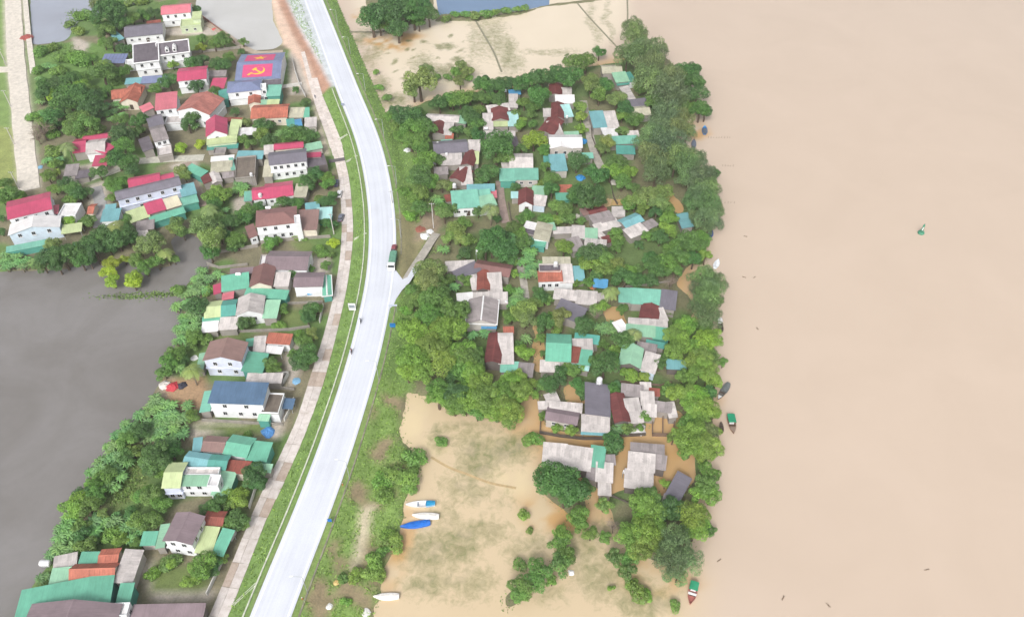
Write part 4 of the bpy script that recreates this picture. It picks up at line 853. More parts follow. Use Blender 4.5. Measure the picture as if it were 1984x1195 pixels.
village('broad teal roof', 'broad teal green roof with white front wall beside the brick lane', 'J', [('F', 'teal', 4.0, 334, 1126, 548, 1110, 384, 982, W_(3, door=True)), ('F', 'mint', 3.8, 552, 1122, 690, 1094, 556, 1030, dict(wall='w')), ('F', 'teal', 4.0, 552, 1026, 640, 1018, 552, 976), ('F', 'tealB', 3.6, 452, 982, 672, 976, 476, 932), ('F', 'pink', 2.8, 640, 1034, 688, 1032, 640, 982), ('F', 'rust', 2.6, 282, 1066, 382, 1046, 298, 1014)])
village('maroon roof ringed by grey', 'maroon gable ringed by grey, lime and cyan lean-to roofs', 'J', [('Y', 'maro', 3.8, 658, 400, 788, 396, 678, 302), ('F', 'lgrey', 3.0, 588, 476, 660, 474, 610, 344), ('F', 'lime', 3.0, 664, 446, 788, 444, 664, 398), ('F', 'cyan', 3.0, 794, 444, 872, 442, 788, 334), ('F', 'lgrey', 3.4, 628, 334, 802, 312, 690, 270), ('F', 'lgrey', 2.6, 588, 536, 840, 540, 600, 488), ('F', 'dark', 2.7, 820, 610, 872, 605, 820, 540)])
village('tall grey strip roof', 'narrow grey sheet roof with blue end among dark trees', 'J', [('F', 'lgrey', 3.2, 798, 290, 862, 290, 802, 184), ('F', 'blue', 2.9, 800, 184, 888, 180, 800, 150)], 'shed', 'shed')
village('northernmost maroon roof', 'small maroon gable between two pale roofs, topmost of the maroon column', 'J', [('Y', 'maro', 3.4, 1126, 186, 1228, 190, 1134, 102), ('F', 'tan', 3.2, 1128, 108, 1226, 112, 1134, 78), ('F', 'lgrey', 3.0, 1230, 192, 1308, 194, 1236, 130)])
village('maroon roof under a white sheet roof', 'maroon gable with white sheet roof behind, second of the maroon column', 'J', [('Y', 'maro', 3.4, 1148, 378, 1244, 380, 1150, 258), ('F', 'whit', 3.1, 1184, 256, 1334, 256, 1184, 192), ('F', 'cyan', 3.0, 1244, 372, 1324, 364, 1244, 272), ('F', 'lgrey', 2.8, 1084, 366, 1152, 366, 1110, 304)])
village('maroon roof left of the white gable', 'larger maroon gable with pale right roof, lowest of the maroon column', 'J', [('Y', 'maro', 3.6, 1034, 490, 1158, 520, 1078, 366), ('F', 'lgrey', 3.1, 1160, 526, 1244, 514, 1170, 402)])
village('white gable house', 'white gabled house with two front windows beside the lane', 'K', [('X', 'whit', 4.6, 182, 780, 428, 780, 170, 686, dict(wall='e', win=[('f', (2,))])), ('Y', 'whit', 4.5, 186, 786, 352, 786, 190, 730, dict(wall='e', win=[('f', (2,))], rise=1.2)), ('F', 'mint', 3.8, 300, 694, 402, 690, 300, 662)])
village('teal roof with skylight', 'blue teal roof with a grey skylight patch below white gable', 'K', [('F', 'tealB', 3.6, 198, 962, 312, 956, 200, 838, dict(wall='e')), ('F', 'grey', 3.75, 232, 930, 288, 928, 234, 868, dict(wall=None)), ('F', 'tealD', 3.2, 138, 894, 200, 894, 144, 850), ('F', 'teal', 3.0, 432, 862, 512, 860, 434, 826)])
village('grey roof over teal roof', 'grey panelled roof directly behind a wide teal roof', 'J', [('X', 'lgrey', 3.8, 804, 796, 988, 796, 820, 676), ('F', 'teal', 3.5, 724, 898, 846, 896, 726, 802, dict(wall='t')), ('F', 'teal', 3.6, 848, 886, 1032, 886, 846, 798, dict(wall='e', win=[('f', (2,))])), ('F', 'lgrey', 3.0, 745, 800, 802, 796, 760, 750)])
village('little maroon chapel-like house', 'little white gabled house with maroon roof beside blue tarpaulin', 'J', [('Y', 'maro', 3.4, 876, 1094, 990, 1096, 880, 982, dict(wall='w', rise=1.7, door=True)), ('F', 'mint', 3.2, 990, 1010, 1088, 1014, 990, 942), ('F', 'lgrey', 3.0, 994, 1094, 1088, 1104, 994, 1014, dict(wall='b')), ('F', 'cyan', 2.8, 818, 1038, 876, 1038, 820, 992)])
village('orange and green shed', 'small shed with orange back roof and green front roof', 'J', [('F', 'oran', 3.0, 1218, 996, 1314, 994, 1224, 936), ('F', 'green', 2.7, 1190, 1056, 1302, 1054, 1198, 1002, dict(wall='t'))], 'shed', 'shed')
village('northern grey green house', 'grey green ribbed roofs with dark green porch at the northern tip', 'K', [('X', 'tan', 3.6, 590, 208, 738, 204, 576, 148), ('F', 'mint', 3.5, 694, 278, 792, 268, 604, 214), ('F', 'tealD', 3.3, 790, 276, 844, 266, 768, 206, dict(wall='w')), ('F', 'tealD', 2.6, 704, 300, 790, 290, 700, 276)])
village('pale leaning strip roof', 'pale grey strip roof running down from the northern tip', 'K', [('L', 'lgrey', 3.0, 780, 420, 838, 414, 702, 320)], 'shed', 'shed')
village('slate and green twin roofs', 'slate roof above two green grey panels near riverside bamboo', 'K', [('F', 'slate', 3.4, 818, 466, 948, 450, 790, 416), ('X', 'tan', 3.2, 828, 536, 958, 526, 824, 466)])
village('blue teal and grey pair', 'blue teal roof joined to pale grey roof beside the lane hedge', 'K', [('F', 'tealB', 3.6, 520, 626, 618, 620, 544, 502), ('F', 'lgrey', 3.4, 620, 632, 714, 626, 642, 502), ('F', 'whit', 2.8, 604, 696, 702, 686, 604, 630)])
village('half hidden teal roofs', 'two teal roofs half hidden under bamboo near the lane end', 'K', [('F', 'teal', 3.2, 652, 754, 866, 744, 650, 698), ('F', 'tealD', 3.0, 700, 826, 834, 830, 704, 768), ('F', 'lgrey', 2.8, 790, 700, 868, 696, 790, 656)])
village('beige roof with green porch', 'beige sheet roof with green porch and dark terrace with white awning', 'M', [('R', 'tan', 3.8, 216, 492, 326, 506, 272, 372, dict(wall='w')), ('F', 'green', 3.0, 188, 526, 296, 546, 200, 482, dict(wall='t')), ('P', 'dark', 3.4, 126, 444, 238, 472, 150, 386), ('F', 'whit', 3.9, 144, 398, 240, 420, 160, 354, dict(wall='w', post=True)), ('F', 'mint', 3.4, 330, 420, 382, 414, 310, 374)])
village('patchwork grey and teal roofs', 'patchwork of pale grey, teal and dark grey roofs with round tree in front', 'M', [('F', 'lgrey', 3.3, 514, 476, 602, 480, 530, 388), ('F', 'mint', 3.2, 602, 486, 702, 490, 610, 408), ('F', 'grey', 3.0, 518, 586, 606, 566, 514, 482), ('F', 'lgrey', 2.9, 612, 540, 768, 554, 618, 488), ('F', 'lgrey', 2.6, 374, 446, 512, 440, 376, 404)])
village('brown-grey roof by the flooded path', 'grey roof with maroon strip and pale front roofs beside flooded path', 'M', [('F', 'grey', 3.4, 686, 378, 838, 340, 660, 308), ('X', 'maro', 3.5, 660, 316, 786, 290, 650, 258), ('L', 'brown', 3.2, 606, 306, 662, 292, 610, 252), ('F', 'lgrey', 3.0, 714, 436, 884, 386, 690, 378), ('L', 'lgrey', 2.8, 822, 316, 912, 322, 770, 240), ('F', 'lgrey', 2.6, 740, 488, 772, 470, 735, 440), ('F', 'maro', 2.5, 772, 520, 820, 505, 770, 470)])
village('teal roof with grey porch', 'teal roof with pale grey porch on stilts in a muddy yard', 'M', [('X', 'tealB', 3.4, 930, 404, 1062, 348, 884, 342), ('F', 'lgrey', 3.0, 968, 480, 1094, 426, 932, 412), ('F', 'grey', 2.9, 1096, 416, 1174, 378, 1082, 360)])
village('lone teal riverside roof', 'lone teal roof tucked under the riverside bamboo', 'M', [('L', 'tealB', 3.0, 1364, 404, 1442, 398, 1324, 302)], 'shed', 'shed')
village('orange-fronted white house', 'white house with orange tiled front roof, dark terrace and blue side roof', 'M', [('F', 'oran', 4.4, 258, 816, 434, 810, 264, 744, W_(3)), ('P', 'dark', 4.6, 264, 744, 418, 744, 266, 694, dict(wall='e')), ('F', 'tan', 3.6, 292, 694, 494, 694, 290, 634), ('F', 'lgrey', 3.6, 430, 826, 518, 824, 430, 690, dict(wall='w')), ('F', 'tealB', 3.0, 520, 806, 604, 804, 524, 704)])
village('blue tarpaulin hut', 'small hut under a bright blue tarpaulin roof', 'M', [('F', 'blue', 2.6, 680, 856, 776, 866, 692, 798, dict(wall='k', post=True))], 'hut', 'hut')
village('grey sheds by the coconut palm', 'pale grey sheet roofs and slate roof left of the coconut palm', 'M', [('F', 'lgrey', 3.3, 372, 946, 540, 964, 394, 878), ('F', 'lgrey', 3.0, 544, 984, 694, 996, 556, 888), ('R', 'slate', 3.4, 796, 262, 978, 318, 800, 148, dict(reg='N', wall='g')), ('F', 'lgrey', 2.6, 690, 968, 760, 960, 690, 918)])
village('long teal roof with slate end', 'long teal roof with slate end and maroon gable in front', 'M', [('F', 'teal', 3.6, 970, 982, 1194, 996, 976, 872), ('F', 'teal', 3.6, 878, 972, 970, 976, 884, 872), ('F', 'slate', 3.5, 1192, 1020, 1302, 1036, 1202, 882), ('Y', 'maro', 3.4, 1034, 1096, 1170, 1120, 1048, 992), ('F', 'lgrey', 3.0, 1174, 1126, 1248, 1114, 1180, 1028)])
village('mint and white long roof', 'mint green long roof with white end and pale grey back', 'O', [('F', 'mint', 3.4, 352, 402, 552, 420, 370, 332), ('F', 'green', 3.4, 546, 426, 654, 440, 560, 350, dict(wall='t')), ('F', 'whit', 3.2, 304, 388, 362, 366, 308, 300), ('F', 'lgrey', 3.6, 370, 346, 642, 364, 374, 286)])
village('green grey gable', 'pale green grey gable with pale side roof near riverside trees', 'O', [('Y', 'mint', 3.8, 298, 618, 446, 644, 340, 488, dict(wall='k', rise=1.6)), ('F', 'lgrey', 3.4, 454, 656, 550, 682, 490, 528, dict(wall='b')), ('F', 'grey', 3.5, 428, 506, 558, 530, 438, 458), ('F', 'tealD', 3.2, 494, 476, 614, 500, 510, 446)])
village('small blue riverside roof', 'small blue roof shed at the riverside tree line', 'O', [('F', 'tealB', 2.8, 648, 646, 776, 654, 658, 588, dict(wall='k'))], 'shed', 'shed')
village('pale roof with brown wing', 'pale ragged roof joined to long brown roof near the lane mouth', 'L', [('X', 'rslat', 3.6, 790, 656, 1056, 700, 804, 572), ('F', 'lgrey', 3.2, 578, 656, 792, 644, 598, 588), ('L', 'slate', 3.2, 676, 726, 842, 664, 668, 648)])
village('rusty gable with white sides', 'rust red gable strip between two pale roof slopes', 'L', [('Y', 'rust', 3.8, 818, 798, 906, 798, 866, 660, dict(wall='k')), ('F', 'lgrey', 3.3, 906, 832, 1004, 828, 936, 674), ('F', 'lgrey', 3.1, 782, 798, 826, 792, 846, 682)])
village('slate gable with white ridge', 'grey gable with white ridge line and blue front awning', 'L', [('Y', 'grey', 4.0, 732, 1056, 960, 1064, 744, 880, dict(wall='e', trim=True, rise=1.8)), ('F', 'lgrey', 3.2, 792, 886, 904, 880, 794, 828), ('F', 'whit', 2.8, 668, 900, 782, 890, 670, 834), ('F', 'lgrey', 3.0, 912, 906, 1044, 904, 920, 826), ('F', 'blue', 2.6, 854, 1096, 958, 1096, 858, 1048)])
village('orange and maroon gable', 'orange and maroon gable with long pale side roof', 'N', [('Y', 'maro', 3.8, 298, 598, 404, 606, 330, 400, dict(wall='k')), ('F', 'lgrey', 3.4, 402, 612, 500, 610, 440, 398), ('F', 'maro', 3.5, 330, 444, 436, 444, 334, 400), ('F', 'teal', 2.7, 414, 668, 534, 672, 414, 602), ('F', 'grey', 2.7, 536, 696, 634, 706, 544, 608), ('F', 'oran', 4.4, 438, 390, 500, 388, 440, 352)])
village('big green double roof', 'big green double-pitched roof with rust panel and white middle', 'N', [('X', 'green', 4.0, 742, 588, 912, 596, 764, 402, dict(wall='e')), ('F', 'green', 3.6, 968, 612, 1058, 622, 984, 514), ('F', 'lgrey', 3.7, 940, 524, 1074, 524, 946, 438), ('F', 'rust', 3.65, 914, 596, 966, 604, 940, 494), ('F', 'tealD', 3.4, 948, 450, 1114, 470, 954, 396), ('F', 'lgrey', 2.8, 702, 666, 834, 670, 710, 592), ('F', 'cyan', 2.7, 918, 636, 1040, 660, 930, 600)])
village('slate roof with white porch', 'slate roof with big white sheet porch and teal gutter in flood water', 'N', [('R', 'slate', 4.2, 1028, 984, 1198, 992, 1092, 768, dict(wall='e')), ('F', 'lgrey', 3.4, 1002, 1096, 1194, 1106, 1030, 986, dict(wall='w', post=True)), ('X', 'purp', 3.2, 738, 1012, 958, 1052, 776, 936, dict(wall='e', win=[('f', (2,))])), ('F', 'lgrey', 3.2, 768, 948, 992, 966, 800, 892), ('L', 'lgrey', 2.8, 758, 904, 832, 886, 788, 828), ('F', 'tealB', 3.1, 1000, 1118, 1192, 1128, 1002, 1100, dict(wall=None)), ('F', 'lgrey', 2.6, 690, 936, 752, 934, 694, 892)])
village('long maroon roof', 'long maroon gable beside wide pale grey roofs and drowned pen', 'N', [('Y', 'maro', 3.6, 1240, 1036, 1344, 1028, 1268, 836, dict(wall='k')), ('F', 'grey', 3.2, 1288, 840, 1434, 854, 1298, 762), ('F', 'lgrey', 3.2, 374, 1040, 470, 1032, 382, 868, dict(reg='O', wall='g')), ('F', 'lgrey', 3.1, 470, 984, 560, 994, 470, 904, dict(reg='O', wall='g')), ('F', 'lgrey', 3.3, 462, 910, 548, 914, 468, 816, dict(reg='O', wall='g')), ('F', 'grey', 2.7, 556, 948, 668, 966, 558, 886, dict(reg='O', wall='g')), ('L', 'lgrey', 2.6, 664, 1000, 712, 998, 660, 896, dict(reg='O', wall='g')), ('F', 'rust', 2.6, 520, 838, 584, 844, 524, 794, dict(reg='O', wall='g')), ('F', 'lgrey', 2.8, 458, 800, 524, 802, 460, 752, dict(reg='O', wall='g'))])
village('long grey house in the flood', 'long low grey sheet roof with green panel standing in flood water', 'P', [('F', 'lgrey', 3.4, 300, 268, 452, 290, 320, 138, dict(wall='k')), ('F', 'lgrey', 3.4, 164, 256, 302, 268, 200, 122, dict(wall='k')), ('F', 'green', 3.6, 454, 258, 534, 270, 474, 138), ('F', 'lgrey', 3.1, 496, 352, 590, 360, 530, 244, dict(wall='k')), ('F', 'grey', 3.2, 546, 250, 608, 250, 554, 198), ('F', 'grey', 2.9, 436, 336, 500, 350, 448, 260), ('F', 'lgrey', 2.4, 512, 436, 580, 440, 522, 364)])
village('stepped grey house in the flood', 'two stepped pale grey roofs standing alone in flood water', 'P', [('F', 'lgrey', 3.0, 672, 388, 838, 408, 688, 284, dict(wall='k')), ('F', 'lgrey', 3.6, 694, 280, 850, 298, 712, 178, dict(wall='k')), ('F', 'grey', 3.4, 712, 182, 910, 198, 722, 122, dict(wall='k')), ('F', 'grey', 3.1, 850, 272, 916, 284, 854, 192, dict(wall='k'))])
village('slate shed in the flood', 'narrow slate shed roof at the right end of the flooded houses', 'P', [('R', 'slate', 3.2, 926, 440, 1004, 478, 980, 296, dict(wall='k')), ('F', 'grey', 2.6, 908, 478, 980, 500, 924, 440)], 'shed', 'shed')

# ------------------------------------------------------------------ trees and plants
def leafmat(name, trans=.25):
    m, n, b = newmat(name); oi = N_(n, 'ShaderNodeObjectInfo'); at = N_(n, 'ShaderNodeAttribute', attribute_name='leafvar')
    geo = N_(n, 'ShaderNodeNewGeometry')
    c = mixc(n, 1.0, oi.outputs['Color'], ramp(n, at.outputs['Fac'], [(0, (.62, .66, .6)), (.5, (1, 1, 1)), (1, (1.38, 1.34, 1.08))]), 'MULTIPLY')
    c = mixc(n, 1.0, c, ramp(n, oi.outputs['Random'], [(0, (.82, .86, .9)), (.5, (1, 1, 1)), (1, (1.1, 1.08, .96))]), 'MULTIPLY')
    n.links.new(c, b.inputs['Base Color']); b.inputs['Roughness'].default_value = .55
    tr = N_(n, 'ShaderNodeBsdfTranslucent'); n.links.new(c, tr.inputs['Color'])
    ms = N_(n, 'ShaderNodeMixShader'); ms.inputs[0].default_value = trans
    out = n.nodes['Material Output']; n.links.new(b.outputs[0], ms.inputs[1]); n.links.new(tr.outputs[0], ms.inputs[2]); n.links.new(ms.outputs[0], out.inputs['Surface'])
    return m
LEAF = leafmat('leaf'); BARK = plain('bark', rgb(104, 90, 76), .9, var=.3, scale=2); BARKP = plain('palm_bark', rgb(136, 124, 108), .9, var=.25, scale=2)
def leafmesh(name, V, var):
    """V: (n,4,3) leaf quads"""
    n_ = len(V); q = np.arange(n_ * 4).reshape(-1, 4); v = V.reshape(-1, 3)
    me = bpy.data.meshes.new(name); me.vertices.add(len(v)); me.vertices.foreach_set('co', v.astype(np.float32).ravel())
    me.loops.add(q.size); me.loops.foreach_set('vertex_index', q.astype(np.int32).ravel())
    me.polygons.add(n_); me.polygons.foreach_set('loop_start', np.arange(0, q.size, 4, dtype=np.int32)); me.polygons.foreach_set('loop_total', np.full(n_, 4, np.int32))
    me.update(calc_edges=True)
    a = me.attributes.new('leafvar', 'FLOAT', 'FACE'); a.data.foreach_set('value', var.astype(np.float32)); me.materials.append(LEAF); return me
def unit(a): return a / np.maximum(1e-6, np.linalg.norm(a, axis=-1, keepdims=True))
def leafquads(C, Nrm, size, asp, r, droop=0.0):
    """rhombic leaves at C facing Nrm"""
    n_ = len(C); t = unit(r.normal(size=(n_, 3)) + np.array([0, 0, -droop])); t = unit(t - (t * Nrm).sum(-1, keepdims=True) * Nrm * (1 if droop == 0 else .3)); b = np.cross(Nrm, t)
    s = size * r.uniform(.65, 1.35, (n_, 1)); L_ = t * s; Wd = b * s / asp
    fold = Nrm * s * .18
    return np.stack([C - L_, C + Wd + fold, C + L_, C - Wd + fold], 1)
def crown(seed, lobes, nl, size, asp=1.5, zs=.8, droop=0.0, spread=.62, lr=(.3, .46), base=-.55, ragged=.2):
    """a crown of unit radius: leaves over many uneven lobes, hollow inside"""
    r = np.random.default_rng(seed); cs = []; rs = []
    while len(cs) < lobes:
        d = unit(r.normal(size=3)); d[2] = abs(d[2]) * 1.05 - .35
        p = d * spread * r.uniform(.45, 1.12); p[2] *= zs
        cs.append(p); rs.append(r.uniform(*lr) * (1 - .25 * max(0, d[2])))
    cs = np.array(cs); rs = np.array(rs)
    k = r.choice(lobes, nl, p=rs ** 2 / (rs ** 2).sum()); d = unit(r.normal(size=(nl, 3))); d[:, 2] = np.where(r.random(nl) < .35, np.abs(d[:, 2]), d[:, 2])
    rad = rs[k][:, None] * (1 - ragged + 2 * ragged * r.random((nl, 1)) ** 1.3); C = cs[k] + d * rad * np.array([1, 1, .85])
    q = np.linalg.norm((C[:, None] - cs[None]) / np.array([1, 1, .85]), axis=-1) / rs[None]
    q[np.arange(nl), k] = 9; keep = q.min(1) > .72
    keep &= C[:, 2] > base
    C, d, k = C[keep], d[keep], k[keep]
    nm = unit(d + np.array([0, 0, .55]) + r.normal(size=d.shape) * .55)
    lv = r.random(lobes)
    var = np.clip(.5 + (lv[k] - .5) * .7 + (r.random(len(k)) - .5) * .55, 0, 1)
    return leafmesh('crown', leafquads(C, nm, size, asp, r, droop), var), cs, rs
def trunkmesh(cs, seed, th=.07, base=-1.4, lean=0.06):
    """tapered trunk with limbs reaching into the lobes (unit crown)"""
    r = random.Random(seed); mb = MB(); top = Vector((r.uniform(-lean, lean), r.uniform(-lean, lean), -.35))
    pts = [Vector((0, 0, base)), Vector((r.uniform(-.04, .04), r.uniform(-.04, .04), (base - .35) / 2)), top]; rr = [th * 1.25, th, th * .8]
    for i in range(2): mb.tube(pts[i], pts[i + 1], rr[i], rr[i + 1], 7)
    for c in list(cs)[:8]:
        c = Vector(c); mid = top.lerp(c, .5) + Vector((0, 0, .08)); mb.tube(top, mid, th * .55, th * .35, 5); mb.tube(mid, c, th * .35, th * .12, 5)
    return mb.mesh('trunk')
PROTO = {}
def addproto(kind, sz, cr, tr): PROTO.setdefault((kind, sz), []).append((cr, tr))
for v_ in range(3):
    for sz, nl, ls, lb in (('S', 1500, .085, 11), ('M', 3600, .055, 20), ('L', 6500, .041, 32)):
        cr, cs, rs = crown(10 + v_, lb, nl, ls, 1.6, .85, lr=(.27, .42) if sz == 'S' else ((.2, .36) if sz == 'M' else (.16, .31)), spread=.68); addproto('tree', sz, cr, trunkmesh(cs, v_, .075))
    for sz, nl, ls, lb in (('M', 4000, .066, 18), ('L', 7000, .05, 26)):
        cr, cs, rs = crown(40 + v_, lb, nl, ls, 3.6, 1.0, droop=1.3, spread=.76, lr=(.19, .34), ragged=.26); addproto('bamboo', sz, cr, trunkmesh(cs, 9 + v_, .05, -1.3, .15))
    for sz, nl, ls, lb in (('S', 900, .12, 9), ('M', 1700, .085, 14)):
        cr, cs, rs = crown(60 + v_, lb, nl, ls, 1.8, .55, spread=.66, lr=(.22, .42), base=-.3); addproto('shrub', sz, cr, trunkmesh(cs, 20 + v_, .03, -.7))
    r = np.random.default_rng(80 + v_)                                # bare tree: only twigs
    cs = unit(r.normal(size=(26, 3))) * .8; cs[:, 2] = np.abs(cs[:, 2]) * .8; mb = MB()
    for c in cs:
        c = Vector(c); m_ = c * .5 + Vector(r.normal(size=3) * .06); mb.tube((0, 0, -.4), m_, .035, .02, 4)
        for k in range(6): e_ = c + Vector(r.normal(size=3) * .22); mb.tube(m_.lerp(c, r.random()), e_, .016, .005, 3)
    tw = mb.mesh('crown'); tw.materials.append(plain('bare_twig', rgb(150, 136, 122), .9)); addproto('bare', 'M', tw, MB().tube((0, 0, -1.2), (0, 0, -.38), .06, .045, 7).mesh('trunk'))
    Q = []; var = []                                                   # banana clump: arching split blades
    tb = MB()
    for s_ in range(4):
        ba = Vector((r.uniform(-.38, .38), r.uniform(-.38, .38), -1.0)); tp = ba + Vector((r.uniform(-.1, .1), r.uniform(-.1, .1), r.uniform(.75, 1.0))); tb.tube(ba, tp, .06, .04, 6)
        nb = 9
        for i in range(nb):
            a = 2 * math.pi * (i + r.random() * .6) / nb; L_ = r.uniform(.6, .95); up = r.uniform(.35, 1.0); lv = r.random(); side = np.array([-math.sin(a), math.cos(a), 0])
            P_ = []
            for k in range(6):
                t_ = k / 5; o_ = L_ * (t_ * .95); z = up * L_ * (t_ - 1.05 * t_ * t_) ; P_.append(np.array([tp.x + math.cos(a) * o_, tp.y + math.sin(a) * o_, tp.z + z]))
            for k in range(5):
                w0, w1 = [.11 * math.sin(math.pi * (.12 + .86 * t_ / 5)) ** .7 for t_ in (k, k + 1)]
                for s2 in (-1, 1):
                    dz = np.array([0, 0, -.05]); Q.append([P_[k], P_[k + 1], P_[k + 1] + side * w1 * s2 + dz, P_[k] + side * w0 * s2 + dz]); var.append(np.clip(lv * .6 + .2 + r.random() * .2, 0, 1))
    addproto('banana', 'M', leafmesh('crown', np.array(Q), np.array(var)), tb.mesh('trunk'))
    Q = []; var = []                                                   # coconut palm: fronds with leaflets
    for i in range(19):
        a = 2 * math.pi * i / 19 * 2.6 + r.random() * .3; up = r.uniform(-.15, 1.0); L_ = r.uniform(.85, 1.05); lv = r.random(); d = np.array([math.cos(a), math.sin(a), 0]); side = np.array([-math.sin(a), math.cos(a), 0])
        def fp(t_): return d * L_ * t_ * (1 - .12 * up) + np.array([0, 0, up * .55 * t_ - .75 * t_ * t_])
        for k in range(15):
            t_ = .08 + .92 * k / 15; p0, p1 = fp(t_), fp(t_ + .05); ll = .3 * math.sin(math.pi * (.15 + .8 * t_)) ** .8
            for s2 in (-1, 1):
                tip = p0 + side * s2 * ll + d * ll * .55 + np.array([0, 0, -.42 * ll]); Q.append([p0, p1, tip + d * .012, tip]); var.append(np.clip(lv * .5 + .2 + r.random() * .3, 0, 1))
    addproto('palm', 'M', leafmesh('crown', np.array(Q), np.array(var)), MB().tube((0, 0, -2.2), (.1, .03, -1.0), .075, .06, 7).tube((.1, .03, -1.0), (0, 0, 0), .06, .05, 7).mesh('trunk'))
KIND = {  # code: (proto, colour, height of crown centre in radii, z stretch, words, category, name)
    'b': ('tree', (86, 126, 70), 1.15, 1.0, 'dark green round tree', 'tree', 'dense_crowned_tree'), 'm': ('tree', (108, 144, 74), 1.1, .95, 'mid green leafy tree', 'tree', 'broadleaf_tree'),
    'l': ('tree', (128, 162, 76), 1.1, .95, 'light green leafy tree', 'tree', 'light_leaved_tree'), 'o': ('tree', (128, 150, 88), 1.15, 1.0, 'olive green tree', 'tree', 'dull_leaved_tree'),
    'y': ('tree', (158, 178, 66), .9, 1.0, 'yellow green bushy tree', 'tree', 'yellow_leaved_tree'), 'f': ('bamboo', (124, 150, 102), 1.25, 1.15, 'grey green feathery bamboo', 'bamboo', 'bamboo_clump'),
    'n': ('banana', (112, 154, 96), 1.0, 1.05, 'banana clump', 'banana plant', 'banana_clump'), 'c': ('palm', (140, 152, 100), 2.2, 1.0, 'coconut palm', 'palm', 'coconut_palm'),
    's': ('shrub', (120, 156, 78), .5, 1.0, 'low green shrub', 'shrub', 'shrub'), 'w': ('shrub', (124, 160, 78), .45, .9, 'bright green verge shrub', 'shrub', 'shrub'), 'd': ('bare', (150, 136, 122), 1.0, 1.0, 'leafless grey brown tree', 'tree', 'bare_tree')}
